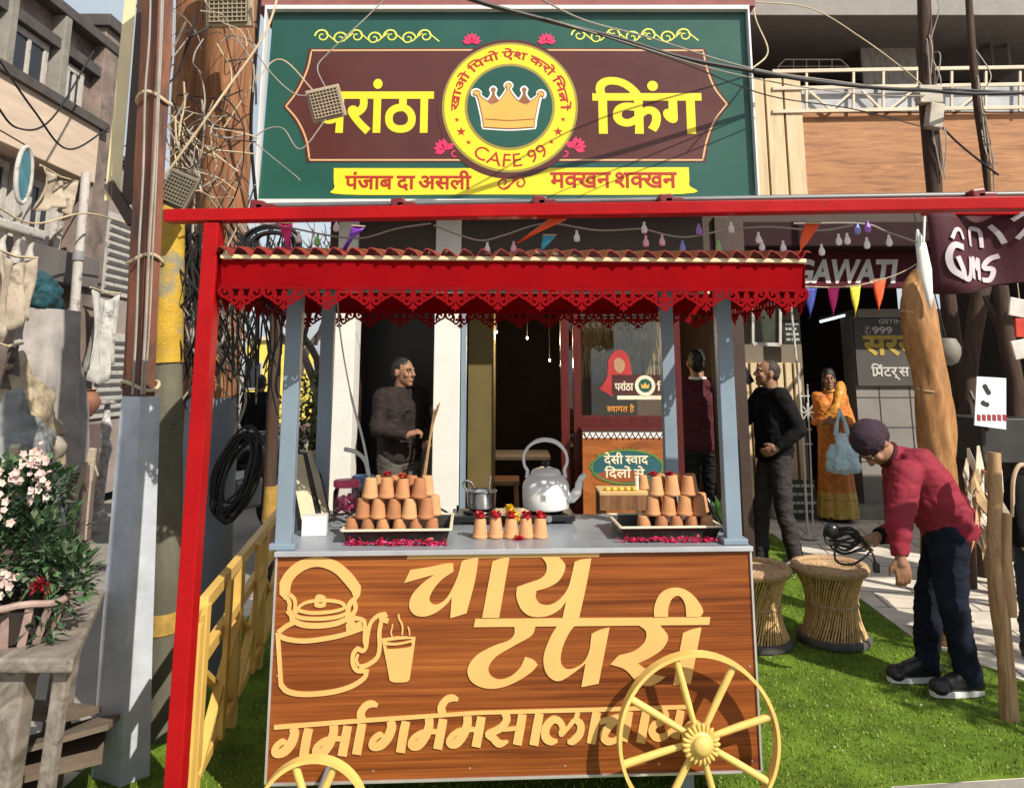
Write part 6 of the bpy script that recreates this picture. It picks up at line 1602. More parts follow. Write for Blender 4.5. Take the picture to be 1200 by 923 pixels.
kd.poly([shape(q7,[(92,215,1),(130,150),(200,90),(290,62),(380,66),(460,105),(530,170),(580,240,1),(574,290),(552,322,1),(536,300),(524,270,1),(480,215),(420,155),(340,122),(270,128),(205,165),(165,215),(152,280,1),(120,312,1),(92,285,1)])],TH+0.0003)
ln([(118,300),(140,312),(152,345),(150,385),(175,425)],20,1); ln([(150,285),(180,315),(186,355),(178,400)],18,2); ln([(140,380),(165,410),(170,445)],28,3)
ln([(545,310),(515,340),(502,380),(505,430)],26,1); ln([(540,330),(548,370),(530,410)],22,2); ln([(505,400),(520,440),(510,490)],40,3); ln([(490,485),(540,480),(585,465)],34,0)
ln([(530,425),(590,440),(604,475),(602,560),(610,600),(590,625),(560,610)],20,1)
ln([(612,600),(622,520),(640,455),(680,415),(728,402)],20,2); ln([(735,405),(700,432),(745,446)],24,3); ln([(702,445),(690,520),(692,600),(676,665),(620,708),(570,722)],22,0)
ln([(565,605),(535,640),(532,700),(555,740),(600,745)],22,1); ln([(562,645),(552,680),(565,715)],14,2)
kd.build('kettle_emblem', CREAM, cart)
gd = MB(); kd = gd
gd.poly([shape(q7,[(704,552,1),(800,538),(908,542,1),(895,640),(872,795,1),(850,810),(780,812),(752,800,1),(730,680)]),shape(q7,[(728,590,1),(800,590),(884,572,1),(876,600),(800,612),(738,614,1)]),shape(q7,[(740,566),(810,556),(880,552),(870,562),(800,576),(745,574)])],TH)
for pts,w in (([(770,465),(766,490),(760,515),(766,538)],7),([(806,405),(808,430),(824,460),(830,495),(826,528)],9),([(862,480),(870,505),(872,532)],7)): ln(pts,w,1)
gd.build('cup_emblem', CREAM, cart)
# wheels
WHEELC = mat('cream yellow wheel paint', (0.72,0.50,0.14), 0.5, var=0.12, scale=8, bump=0.05)
def wheel(c, r, a0, dep=0.044, hubs=1.0):
    w = bpy.data.objects.new('wheel', None)
    mbx = MB(); n = 64
    for rr, yy in ((r,-dep/2),(r,dep/2),(r-0.012,dep/2),(r-0.012,-dep/2)):
        for j in range(n): a = 2*math.pi*j/n; mbx.v.append((c[0]+rr*math.cos(a),c[1]+yy,c[2]+rr*math.sin(a)))
    for k in range(4):
        for j in range(n): mbx.f.append((k*n+j,k*n+(j+1)%n,((k+1)%4)*n+(j+1)%n,((k+1)%4)*n+j)); mbx.mi.append(0)
    bpy.data.objects.remove(w)
    ri = mbx.build('wheel', WHEELC, cart, True)
    for k in range(8):
        a = R(a0+45*k); q = MB()
        q.tube([(c[0]+0.05*hubs*math.cos(a),c[1]-0.004,c[2]+0.05*hubs*math.sin(a)),(c[0]+(r*0.5)*math.cos(a),c[1],c[2]+r*0.5*math.sin(a)),(c[0]+(r-0.010)*math.cos(a),c[1],c[2]+(r-0.010)*math.sin(a))],[0.0105,0.013,0.0135],10)
        q.build('spoke', WHEELC, ri, True)
    q = MB(); q.lathe([(0.045*hubs,0.05),(0.045*hubs,-0.02),(0.05*hubs,-0.035)],20,c,(R(90),0,0))
    hb_ = MB(); y0 = c[1]-0.045
    hb_.lathe([(0.052*hubs,-0.05),(0.055*hubs,0.02),(0.034*hubs,0.034),(0.034*hubs,0.040),(0.030*hubs,0.047),(0.018*hubs,0.053),(0.001,0.055)],24,(c[0],c[1]-0.012,c[2]),(R(90),0,0))
    for k in range(22):
        a = 2*math.pi*k/22; hb_.ball((c[0]+0.054*hubs*math.cos(a),c[1]-0.034,c[2]+0.054*hubs*math.sin(a)),(0.0165*hubs,0.012,0.0072*hubs),8,Euler((0,-a,0)).to_matrix())
    hb_.build('hub', WHEELC, ri, True)
    return ri
wheel((0.665,-0.105,0.297),0.293,15)
wheel((-0.662,-0.306,0.182),0.182,66,0.042,0.7)
mb = MB(); mb.tube([(0.665,-0.06,0.297),(0.665,0.3,0.297)],0.018,10); mb.build('axle', STEEL_GREY, cart, True)
mb = MB(); mb.tube([(-0.662,-0.27,0.182),(-0.662,0.15,0.182)],0.016,10); mb.bar((-0.662,0.12,0.182),(-0.662,0.12,0.15),0.03,0.03); mb.build('axle', STEEL_GREY, cart, True)

# ================================================================== things on the counter
TERRA = [mat('terracotta', (0.52,0.24,0.10), 0.85, var=0.16, scale=14, bump=0.15, bscale=60, dark=(0.36,0.15,0.065), dscale=18, dthr=0.58),
         mat('pale terracotta', (0.60,0.31,0.14), 0.85, var=0.14, scale=14, bump=0.15, bscale=60),
         mat('deep terracotta', (0.40,0.165,0.07), 0.85, var=0.18, scale=14, bump=0.15, bscale=60)]
def cup_mesh(m, i):
    h = 0.077; q = MB()
    q.lathe([(0.0225,h-0.004),(0.0315,0.004),(0.0285,0.001),(0.026,0.004),(0.019,h-0.008),(0.001,h-0.008)],24,closed=True)
    q.lathe([(0.001,h-0.001),(0.019,h),(0.0225,h-0.004),(0.0238,h-0.016),(0.0262,0.036),(0.0285,0.016),(0.0310,0.013),(0.0325,0.009),(0.0325,0.003),(0.030,0.0),(0.027,0.001)],24,closed=True)
    o = q.build('clay_cup', m, None, True); return o
protos = [cup_mesh(t,i) for i,t in enumerate(TERRA)]
used = [False]*3
def cup(p, lab, group, kind=0):
    i = kind
    if not used[i]: o = protos[i]; used[i] = True
    else: o = protos[i].copy(); C.objects.link(o)
    o.location = p; o.rotation_euler = (rg.gauss(0,0.02),rg.gauss(0,0.02),rg.uniform(0,6.28)); s_ = rg.uniform(0.97,1.03); o.scale = (s_,s_,rg.uniform(0.98,1.02))
    return tag(o, lab, 'clay cup', group)
ordn = ['leftmost','second from left','third from left','fourth from left','fifth from left','sixth from left']
def stack(side, rows, Y, z0, back):
    n3 = len(rows)
    for r_i, us in enumerate(rows):
        z = z0+0.0775*r_i; nm = ['bottom','middle','top'][r_i]
        for k, u in enumerate(us):
            d = sight(u, 600); x = d.x/d.y*Y
            cup((x+rg.uniform(-.002,.002),Y+rg.uniform(-.004,.004),z),'inverted clay cup, %s in the %s row of the %s tray pyramid' % (ordn[k] if k < len(us)-1 else 'rightmost',nm,side),'clay cups stacked in the %s tray' % side,rg.choice((0,1,2)) if r_i else rg.choice((0,2,2)))
        if back and r_i > 0:
            for k, u in enumerate(us):
                d = sight(u+4, 600); x = d.x/d.y*Y
                cup((x+0.012,Y+0.068,z),'inverted clay cup behind the %s cup of the %s row, %s tray pyramid' % (ordn[k] if k < len(us)-1 else 'rightmost',nm,side),'clay cups stacked in the %s tray' % side,rg.choice((0,1,2)))
stack('left',[[412.5,431,449.5,468.5,487,505.5],[424.5,443,461.5,480,499],[433.5,452.5,471.5,490]],3.235,TOP+0.010,True)
stack('right',[[754.5,774,792.5,810,827.5],[764.5,783,801.5,819],[770,789,807.5]],3.30,TOP+0.010,True)
# trays
TRAYM = mat('black enamel tray', (0.018,0.014,0.011), 0.35, var=0.2)
TRIMM = mat('cream enamel rim', (0.72,0.62,0.46), 0.4, var=0.08)
def tray(x0, x1, y0, y1, lab):
    c = Vector(((x0+x1)/2,(y0+y1)/2,TOP+0.0005)); w, d = x1-x0, y1-y0
    t = thing('serving_tray', c, lab, 'tray', rz=R(CRZ)); h = 0.048; s_ = 0.014
    ring = lambda ex, z: [(-w/2-ex,-d/2-ex,z),(w/2+ex,-d/2-ex,z),(w/2+ex,d/2+ex,z),(-w/2-ex,d/2+ex,z)]
    q = MB(); vs = ring(-s_,0)+ring(0,h)+ring(-0.004,h)+ring(-s_-0.004,0.006)
    fs = [(3,2,1,0)]+[(a+k,a+(k+1)%4,a+4+(k+1)%4,a+4+k) for a in (0,4,8) for k in range(4)]+[(12,13,14,15)]
    q.add(vs,fs); q.build('tray_body', TRAYM, t)
    q = MB(); P = [Vector(p) for p in ring(0.004,h+0.003)]
    for k in range(4): q.bar(P[k],P[(k+1)%4],0.012,0.008,0.002)
    q.build('rim', TRIMM, t)
    return t
xw = lambda u,Y,v=615: sight(u,v).x/sight(u,v).y*Y
tray(xw(399,3.17),xw(524,3.17),3.185,3.52,'black serving tray with cream rim under the left pyramid of cups')
tray(xw(726,3.24),xw(843,3.24),3.245,3.53,'black serving tray with cream rim under the right pyramid of cups')
# petals
PET = [mat('magenta petal', (0.62,0.01,0.10), 0.6, var=0.25, scale=40), mat('red petal', (0.42,0.005,0.012), 0.6, var=0.25, scale=40), mat('pink petal', (0.80,0.10,0.28), 0.6, var=0.2, scale=40)]
def petals(name, lab, spots, n, m3):
    q = MB()
    for k in range(n):
        c, sx_, sy_, sz_ = rg.choice(spots); p = Vector(c)+Vector((rg.gauss(0,sx_),rg.gauss(0,sy_),abs(rg.gauss(0,sz_))))
        p.z = max(p.z, c[2]+0.001); d = rdir(); d.z *= 0.6; q.cur = rg.choice(m3); leaf(q,p,d,rg.uniform(0.010,0.018),rg.uniform(0.005,0.008),Vector((0,0,1)) if abs(d.z)<0.9 else Vector((1,0,0)))
    o = q.build(name, PET, None); return tag(o, lab, 'petals', kind='stuff')
yL = 3.155; yR = 3.215
petals('rose_petals','magenta rose petals strewn along the front of the left tray',[((xw(u,yL,633),yL,TOP+0.001),0.022,0.006,0.008) for u in (412,420,432,443,452,463,470,478,490,500,508,514)],420,(0,0,1,2))
petals('rose_petals','magenta rose petals strewn along the front of the right tray',[((xw(u,yR,630),yR,TOP+0.001),0.022,0.007,0.007) for u in (735,745,756,765,778,790,800,812,824,834)],380,(0,0,0,1))
petals('rose_petals','small pinch of red petals lying between the front cups',[((xw(608,3.27,630),3.255,TOP+0.001),0.012,0.006,0.006)],50,(0,1,1))
# five cups with petals on top
for k,u in enumerate((562.4,581,599,616.6,633)):
    x = xw(u,3.29,628); cup((x,3.29,TOP+0.0005),'inverted cup topped with red petals, %s of the five before the stove' % (ordn[k] if k<4 else 'rightmost'),'clay cups lined up at the counter front',1)
    q = MB()
    for j in range(34):
        d = rdir(); d.z = abs(d.z); p = Vector((0,0,0.004))+Vector((d.x*0.017,d.y*0.017,d.z*0.014)); q.cur = 0; leaf(q,p,d+rdir()*0.6,0.016,0.008,Vector((0,0,1)) if abs(d.z)<0.9 else Vector((1,0,0)))
    q.ball((0,0,0.006),(0.016,0.016,0.010),10)
    o = q.build('petal_heap',[mat('red heap petal', (0.45,0.006,0.014), 0.6, var=0.3, scale=60)],None); o.location = (x,3.29,TOP+0.078); tag(o,'small heap of red petals on the %s of the five front cups' % (ordn[k]+' one' if k<4 else 'rightmost one'),'petals','petal heaps on the front cups')
for (u,v,Y,c_,lab) in ((767,555,3.30,1,'deep red flower on the first cup of the right pyramid top'),(787,553,3.31,1,'red and pink flower on the second cup of the right pyramid top'),(470,553,3.235,2,'orange red flower on the third cup of the left pyramid top'),(452,555,3.29,1,'dark red petals peeking behind the left pyramid top')):
    fl = None; q = MB()
    for j in range(30): d = rdir(); d.z = abs(d.z); q.cur = 0; leaf(q,Vector((d.x*0.01,d.y*0.01,0.002)),d,0.02,0.008,Vector((0,0,1)) if abs(d.z)<0.9 else Vector((1,0,0)))
    q.ball((0,0,0.005),(0.013,0.013,0.008),8)
    o = q.build('loose_flower',[mat('orange red flower' if c_==2 else 'dark red flower', (0.5,0.07,0.02) if c_==2 else (0.36,0.006,0.02), 0.6, var=0.3, scale=50)],None); o.location = (xw(u,Y),Y,TOP+0.010+0.0775*3+0.001); tag(o,lab,'flower','flowers on top of the cup pyramids')
# stove
sv = thing('gas_stove',(xw(600,3.66),3.66,TOP+0.0005),'black two burner stove under the kettle and saucepan','stove',rz=R(CRZ))
BLK = mat('black enamel', (0.012,0.012,0.013), 0.28, var=0.2)
sxa, sxb = xw(530,3.64)-sv.location.x, xw(672,3.64)-sv.location.x
mb = MB(); mb.box(((sxa+sxb)/2,0.0,0.024),(sxb-sxa,0.20,0.028),None,0.006)
for x in (sxa+0.03,sxb-0.03):
    for y in (-0.08,0.08): mb.box((x,y,0.005),(0.03,0.03,0.012))
mb.build('body', BLK, sv)
for u in (563,640):
    q = MB(); x = xw(u,3.66)-sv.location.x; q.lathe([(0.075,0.038),(0.08,0.044),(0.07,0.047),(0.03,0.044),(0.001,0.044)],24,(x,0,0))
    for k in range(4): a = R(45+90*k); q.bar((x+0.03*math.cos(a),0.03*math.sin(a),0.047),(x+0.095*math.cos(a),0.095*math.sin(a),0.047),0.008,0.008)
    q.build('burner', BLK, sv)
for x in (sxa+0.12,sxb-0.12):
    q = MB(); q.lathe([(0.016,0),(0.014,0.016),(0.001,0.017)],14,(x,-0.100,0.024),(R(90),0,0)); q.build('knob', mat('dull steel', (0.35,0.35,0.36), 0.35, 0.8), sv, True)
# kettle
kt = thing('tea_kettle',(xw(640,3.66),3.66,TOP+0.053),'large white enamel tea kettle with arched handle on the right burner','kettle')
ALU = mat('white enamelled metal', (0.80,0.80,0.78), 0.34, 0.0, var=0.05, scale=5, dark=(0.66,0.65,0.61), dscale=5, dthr=0.66)
q = MB(); q.lathe([(0.001,0),(0.098,0.0),(0.104,0.006),(0.107,0.05),(0.107,0.098),(0.102,0.116),(0.098,0.119),(0.095,0.126),(0.076,0.146),(0.066,0.150),(0.001,0.150)],40,closed=True); q.build('body', ALU, kt, True, auto=50)
q = MB(); q.lathe([(0.068,0.149),(0.069,0.158),(0.060,0.170),(0.030,0.180),(0.001,0.182)],32); ld = q.build('lid', ALU, kt, True)
q = MB(); q.lathe([(0.009,0.180),(0.008,0.186),(0.017,0.192),(0.018,0.199),(0.012,0.205),(0.001,0.207)],16); q.build('knob', BLK, ld, True)
q = MB(); q.tube(crom([(0.095,-0.01,0.048),(0.125,-0.015,0.055),(0.145,-0.02,0.085),(0.152,-0.02,0.118),(0.165,-0.02,0.140),(0.180,-0.022,0.150)],5),[0.026]*5+[0.022]*5+[0.017]*5+[0.0135]*5+[0.012]*5+[0.013],14); q.build('spout', ALU, kt, True)
q = MB(); P = [(-0.088,0,0.135),(-0.084,0,0.165),(-0.098,0,0.190),(-0.100,0,0.235),(-0.075,0,0.275),(-0.035,0,0.298),(0.01,0,0.302),(0.055,0,0.288),(0.090,0,0.250),(0.099,0,0.205),(0.086,0,0.170),(0.090,0,0.135)]
rr = [0.008,0.008,0.007,0.007,0.007,0.0105,0.011,0.0105,0.007,0.007,0.008,0.008]
q.tube(crom(P,5),[v.x for v in crom([(r_,0,0) for r_ in rr],5)],10); q.build('handle', ALU, kt, True)
q = MB()
for a in (-20,): 
    q.poly([[(-0.028,0.045),(-0.002,0.045),(-0.002,0.075),(-0.028,0.075)]],0.001,0,lambda x,y,z:(0.1078*math.sin((x)/0.107),-0.1078*math.cos(x/0.107)+y*0.5,z))
    q.build('maker_label', mat('pale label', (0.60,0.58,0.54), 0.5), kt)
q = MB()
for z in (0.050,0.056,0.062,0.068): q.poly([[(-0.025,z),(-0.006,z),(-0.006,z+0.002),(-0.025,z+0.002)]],0.0009,0,lambda x,y,z_:(0.1089*math.sin((x)/0.107),-0.1089*math.cos(x/0.107)+y*0.5,z_))
q.build('label_print', DARK_LINE, kt)
# saucepan and spoon
STEEL = mat('polished steel', (0.60,0.58,0.55), 0.22, 0.95, var=0.08, scale=4)
sn = thing('steel_saucepan',(xw(564,3.66),3.66,TOP+0.053),'small steel saucepan with a loop handle on the left burner','saucepan')
q = MB(); q.lathe([(0.001,0),(0.058,0),(0.064,0.006),(0.068,0.07),(0.073,0.076),(0.071,0.079),(0.066,0.072),(0.061,0.010),(0.001,0.008)],32,closed=True); q.build('pan', STEEL, sn, True)
q = MB(); q.tube(crom([(-0.062,0.02,0.068),(-0.085,0.02,0.10),(-0.075,0.02,0.118),(-0.05,0.02,0.108),(-0.035,0.0,0.085)],5),0.0055,8); q.build('handle', STEEL, sn, True)
sp_ = thing('steel_spoon',(sn.location.x+0.02,3.655,TOP+0.066),'steel spoon standing in the small saucepan','spoon')
q = MB(); q.tube([(0,0,0.0),(0.012,0.005,0.07),(0.022,0.01,0.125)],[0.004,0.0045,0.0055],8); q.ball((0,0,0.004),(0.016,0.006,0.006),10); q.build('spoon', STEEL, sp_, True)
# yellow flower by the kettle
yf = thing('yellow_flower',(xw(602,3.50),3.50,TOP+0.0005),'yellow marigold lying between the saucepan and the kettle','flower')
q = MB()
for c,r_ in (((0,0,0.045),0.026),((-0.018,0.02,0.072),0.02)):
    q.ball(c,r_*0.7,10)
    for j in range(70): d = rdir(); leaf(q,Vector(c)+d*r_*0.6,d+rdir()*0.4,r_*0.75,0.007,Vector((0,0,1)) if abs(d.z)<0.9 else Vector((1,0,0)))
q.build('petals', mat('marigold yellow', (0.80,0.52,0.01), 0.6, var=0.2, scale=50), yf)
q = MB(); q.tube([(0,0,0.03),(0.0,0,0.0)],0.006,6); q.build('stem', LEAFS[1], yf)
# jars
def jar(u, lab, lid, fill, z, Y=3.66, r_=0.057, h=0.115):
    t = thing('sweet_jar',(xw(u,Y,580),Y,z),lab,'jar')
    q = MB(); q.lathe([(0.001,0),(r_,0.002),(r_+0.002,0.02),(r_+0.002,h-0.025),(r_-0.006,h-0.008),(r_-0.006,h)],28); q.build('glass', glassy('clear jar', (0.93,0.90,0.91), 0.1, 0.08), t, True)
    q = MB(); q.lathe([(r_,h-0.004),(r_+0.003,h),(r_+0.003,h+0.022),(r_-0.002,h+0.026),(0.001,h+0.026)],28); q.build('lid', lid, t, True)
    if fill:
        q = MB()
        for j in range(60):
            a = rg.uniform(0,6.28); rr_ = (r_-0.014)*math.sqrt(rg.random()); q.ball((rr_*math.cos(a),rr_*math.sin(a),0.012+rg.random()*0.055),(0.013,0.013,0.009),8,(rg.random()*3,rg.random()*3,0))
        q.build('sweets', fill, t, True)
    return t
dsh = thing('steel_dish',(xw(402,3.65,590),3.65,TOP+0.0005),'shiny crumpled steel dish under the jars','dish')
q = MB(); q.lathe([(0.001,0),(0.07,0.0),(0.082,0.03),(0.084,0.036),(0.078,0.034),(0.066,0.006)],26); q.v=[(x*(1+0.05*math.sin(5*math.atan2(y,x))),y,z+0.003*math.sin(7*math.atan2(y,x))) for x,y,z in q.v]; q.build('dish', STEEL, dsh, True)
q = MB(); q.lathe([(0.07,0.0),(0.07,0.037),(0.001,0.038)],24); q.build('stand', BLK, dsh)
jar(406,'clear jar of pink sweets with a bright pink lid behind the left tray',mat('pink plastic', (0.72,0.08,0.20), 0.35),mat('pink sweets', (0.70,0.10,0.26), 0.5, var=0.3, scale=30),TOP+0.0385,3.65)
jar(425,'clear jar with a blue lid behind the left pyramid of cups',mat('blue plastic', (0.08,0.26,0.56), 0.35),None,TOP+0.0505,3.75,0.05,0.11)
o = thing('jar_block',(xw(425,3.75,590),3.75,TOP+0.0005),'grey block the blue lidded jar stands on','block'); q = MB(); q.box((0,0,0.025),(0.10,0.09,0.049),None,0.004); q.box((0,0,0.025),(0.102,0.02,0.02)); q.build('block', mat('grey block', (0.3,0.3,0.3), 0.6), o)
sg = thing('steel_tumbler',(xw(505,3.66,590),3.66,TOP+0.0005),'steel tumbler behind the right end of the left tray','tumbler')
q = MB(); q.lathe([(0.001,0),(0.024,0),(0.033,0.10),(0.034,0.105),(0.031,0.104),(0.022,0.006)],24); q.build('tumbler', STEEL, sg, True)
# leaning boards on the left
wbx = thing('white_carton',(xw(369,3.36,620),3.36,TOP+0.0005),'small white carton at the left end of the counter','box',rz=R(8))
q = MB(); q.box((0,0,0.038),(0.10,0.08,0.076),None,0.003); q.build('carton', mat('white card', (0.70,0.70,0.70), 0.6, var=0.06), wbx)
q = MB(); q.box((0,0,0.077),(0.101,0.012,0.002)); q.build('tape', mat('packing tape', (0.50,0.42,0.30), 0.3), wbx)
for k,(u0,u1,w,c,lab) in enumerate(((357,345,0.045,(0.62,0.55,0.36),'cream board, nearest of the boards leaning at the left cart post'),(364,350,0.05,(0.03,0.03,0.028),'black framed board leaning between the cream boards at the left cart post'),(372,358,0.04,(0.60,0.56,0.40),'cream board, farthest of the boards leaning at the left cart post'))):
    Yb = 3.45+0.07*k
    t = thing('leaning_board',(xw(u0+6,Yb,615),Yb,TOP+0.0005),lab,'board',group='boards leaning at the left cart post')
    q = MB(); b_ = W(u1,532-2*k,Yb+0.12)-Vector(t.location); q.bar((0,0,0),b_,0.10,0.014,0.002,up=(0.9,-0.5,0)); q.build('panel', mat('leaning board %d'%k, c, 0.5), t)
    q = MB(); n_ = Vector((0.9,-0.5,0)).cross(b_.normalized()).normalized(); q.bar(n_*0.052,b_+n_*0.052,0.008,0.02,0.002,up=(0.9,-0.5,0)); q.bar(-n_*0.052,b_-n_*0.052,0.008,0.02,0.002,up=(0.9,-0.5,0)); q.build('edge', BLK if k!=1 else MATS['leaning board 0'], t)
wb2 = thing('orange_plank',(xw(372,3.78,590),3.74,TOP+0.0005),'orange plywood plank standing behind the leaning boards','plank')
q = MB(); q.box((0,0,0.15),(0.05,0.015,0.30),(0,0.05,0),0.002); q.build('plank', mat('orange ply', (0.52,0.30,0.10), 0.6), wb2)
# white hose
wh = thing('white_hose',(xw(433,3.68,560),3.68,1.06),'thin white hose hanging from the canopy to the counter beside the jars','hose')
q = MB(); P = [W(u,v,Y)-Vector(wh.location) for u,v,Y in ((394,338,3.75),(400,400,3.74),(412,466,3.72),(424,510,3.70),(431,545,3.68),(433,572,3.68))]; q.tube(crom(P,6),[0.0035]*12+[0.006]*19,8); q.build('hose', mat('white plastic', (0.66,0.66,0.62), 0.4), wh, True)
q = MB(); P = [W(u,v,Y)-Vector(wh.location) for u,v,Y in ((404,526,3.74),(418,530,3.72),(428,540,3.69),(432,556,3.68))]; q.tube(crom(P,6),0.010,8); q.build('bracket', MATS['white plastic'], wh, True)
# cables on the counter
def cable(name, pts, r_, m, lab, cat='cable', group=None):
    P = [Vector(p) for p in pts]; t = P[0].copy(); q = MB(); q.tube([p-t for p in crom(P,7)],r_,7); o = q.build(name,m,None,True); o.location = t; return tag(o,lab,cat,group)
zc = TOP+0.006
cable('power_cable',[W(536,592,3.72),(xw(536,3.68,604),3.70,zc),(xw(520,3.66,600),3.6,zc+0.05),(xw(506,3.62,590),3.62,zc+0.07),(xw(500,3.74,600),3.76,zc)],0.005,BLACK_RUB,'black power cable running from the stove towards the steel tumbler')
P = [(xw(360,3.45,600)+0.04*math.cos(k*0.8)+0.012*k*0.7,3.50+0.035*math.sin(k*0.8),zc+0.02+0.008*(k%3)) for k in range(16)]
cable('power_cable',P,0.006,BLACK_RUB,'black cable loosely coiled left of the pink lidded jar')
# green plant and knife at the right end
gpl = thing('leafy_sprig',(xw(850,3.40,620),3.42,TOP+0.0005),'dark green leafy sprig at the right end of the counter','plant')
q = MB()
for k in range(16): d = Vector((rg.uniform(-0.5,0.5),rg.uniform(-0.4,0.4),1)); p0 = Vector((rg.uniform(-.02,.02),rg.uniform(-.03,.03),0.005)); leaf(q,p0+d*0.02,d,rg.uniform(0.08,0.14),0.018,Vector((0,1,0.1)))
q.build('leaves', mat('fresh green leaf', (0.05,0.14,0.02), 0.5, var=0.3, scale=15), gpl)
q = MB(); q.tube([(0,0,0),(0,0,0.05)],0.006,6); q.build('stem', LEAFS[1], gpl)
kn = thing('black_stick',(xw(842,3.36,615),3.40,TOP+0.0005),'slim black handle leaning at the right end of the right tray','handle')
q = MB(); q.tube([(0.03,0,0.0),(-0.02,0.03,0.115)],[0.008,0.011],10); q.tube([(-0.02,0.03,0.115),(-0.026,0.034,0.13)],[0.012,0.010],10); q.build('stick', BLK, kn, True)
# side table behind the cart with a cup
stb = thing('side_table',(xw(728,4.7,585),4.7,0),'small wooden side table with a pale tray top behind the cart','table')
zt2 = Z(577,4.62); q = MB(); q.box((0,0,zt2),(0.28,0.24,0.02),None,0.004); q.build('tabletop', mat('pale pine', (0.55,0.38,0.16), 0.6), stb)
q = MB(); q.box((0,-0.125,zt2-0.05),(0.28,0.015,0.08)); q.build('apron', BRWOOD, stb)
for sx_ in (-1,1):
    for sy_ in (-1,1): q = MB(); q.box((sx_*0.12,sy_*0.1,zt2/2-0.005),(0.035,0.035,zt2-0.01),None,0.003); q.build('leg', BRWOOD, stb)
q = None
cup((xw(755,4.66,572),4.68,zt2+0.011),'single clay cup standing on the small side table behind the cart','clay cup on the side table',1)
cdl = thing('white_candle',(xw(746,4.66,570),4.66,zt2+0.0105),'tiny white candle beside the cup on the side table','candle')
q = MB(); q.lathe([(0.013,0),(0.013,0.07),(0.006,0.076),(0.001,0.077)],12); q.build('wax', mat('white wax', (0.75,0.70,0.60), 0.5), cdl, True)
q = MB(); q.tube([(0,0,0.075),(0.001,0,0.088)],0.0015,5); q.build('wick', BLK, cdl)
for k in range(5):
    t = thing('yellow_sweet',(xw(712+k*8,4.62,578),4.63,zt2+0.0105),['leftmost','second from left','middle','second from right','rightmost'][k]+' round yellow sweet in the row on the side table','sweet',group='sweets in a row on the side table')
    q = MB(); q.lathe([(0.013,0),(0.019,0.006),(0.016,0.018),(0.001,0.023)],12); q.build('sweet', mat('yellow sweet', (0.72,0.45,0.06), 0.6), t, True)
# ================================================================== cane stools
def cane_stool(loc, lab, rz):
    t = thing('cane_stool', loc, lab, 'stool', rz=rz, group='cane stools on the turf')
    H = 0.44
    q = MB(); q.lathe([(0.168,0.03),(0.140,0.12),(0.120,0.22),(0.135,0.32),(0.175,0.405)],36); q.build('inner_body', mat('dark straw core', (0.07,0.036,0.014), 0.9, var=0.3, scale=12), t, True)
    q = MB(); n = 64
    for k in range(n):
        a = 2*math.pi*k/n; tw = 0.62
        for s_, r_ in ((1,0.0),):
            P = []
            for j in range(5):
                f = j/4; rad = 0.198-0.062*math.sin(math.pi*(f*0.92+0.04))+0.010*f+rg.uniform(-.001,.001)
                P.append((rad*math.cos(a+s_*tw*f),rad*math.sin(a+s_*tw*f),0.03+0.375*f))
            q.tube(P,0.0056+0.0012*((k*7)%3-1),6,False)
    o = q.build('cane_sticks', wood_mat('golden cane', [(0.30,0.165,0.055),(0.55,0.35,0.13),(0.72,0.52,0.24)], (14,14,14), 2.2, 0.6), t, True)
    q = MB()
    for k in range(0,n,5):
        a = 2*math.pi*k/n
        P = [((0.190-0.060*math.sin(math.pi*(f*0.92+0.04))+0.008*f)*math.cos(a-0.62*f),(0.190-0.060*math.sin(math.pi*(f*0.92+0.04))+0.008*f)*math.sin(a-0.62*f),0.03+0.375*f) for f in (0,.25,.5,.75,1)]
        q.tube(P,0.004,5,False)
    q.build('cross_sticks', MATS['golden cane'], t, True)
    ROPE = wood_mat('twisted jute', [(0.24,0.145,0.07),(0.44,0.285,0.15),(0.57,0.40,0.23)], (40,40,40), 1.5, 0.85, 0.6, 0.4)
    q = MB()
    for z_, r_, th in ((0.215,0.148,0.007),(0.222,0.149,0.007)):
        q.tube([(r_*math.cos(2*math.pi*i/40),r_*math.sin(2*math.pi*i/40),z_) for i in range(41)],th,7)
    q.build('waist_band', ROPE, t, True)
    q = MB()
    q.tube([(0.196*math.cos(2*math.pi*i/48),0.196*math.sin(2*math.pi*i/48),H-0.022) for i in range(49)],0.030,14)
    for i in range(150):
        a = 2*math.pi*i/150
        P = []
        for k in range(8):
            b = 2*math.pi*k/7; aa_ = a+0.05*k/7; P.append(((0.196+0.0305*math.cos(b))*math.cos(aa_),(0.196+0.0305*math.cos(b))*math.sin(aa_),H-0.022+0.0305*math.sin(b)))
        q.tube(P,0.0026,4,False)
    q.build('rim', ROPE, t, True)
    q = MB()
    for j,r_ in enumerate([0.165-0.0135*k for k in range(12)]):
        m_ = 44
        q.tube([(r_*math.cos(2*math.pi*i/m_),r_*math.sin(2*math.pi*i/m_),H-0.022+0.003*math.sin(i*2.2+j*1.3)*(1 if (i//6+j)%2 else -1)) for i in range(m_+1)],0.0075,6)
    q.lathe([(0.001,H-0.03),(0.18,H-0.03)],24)
    q.build('woven_seat', ROPE, t, True)
    q = MB(); q.lathe([(0.165,0.0),(0.208,0.004),(0.215,0.02),(0.210,0.042),(0.175,0.048)],40); q.build('rubber_base', mat('grey rubber tyre', (0.085,0.078,0.072), 0.8, var=0.25, scale=10), t, True)
    return t
a_ = G(985,765); b_ = G(889,768)
cane_stool((a_.x*1.03-0.01,a_.y+0.2,0.002), 'cane stool with woven seat standing free on the turf, right of the other', 0.3)
cane_stool((b_.x*1.03+0.01,b_.y+0.2,0.002), 'cane stool with woven seat half hidden by the right edge of the cart', 1.4)

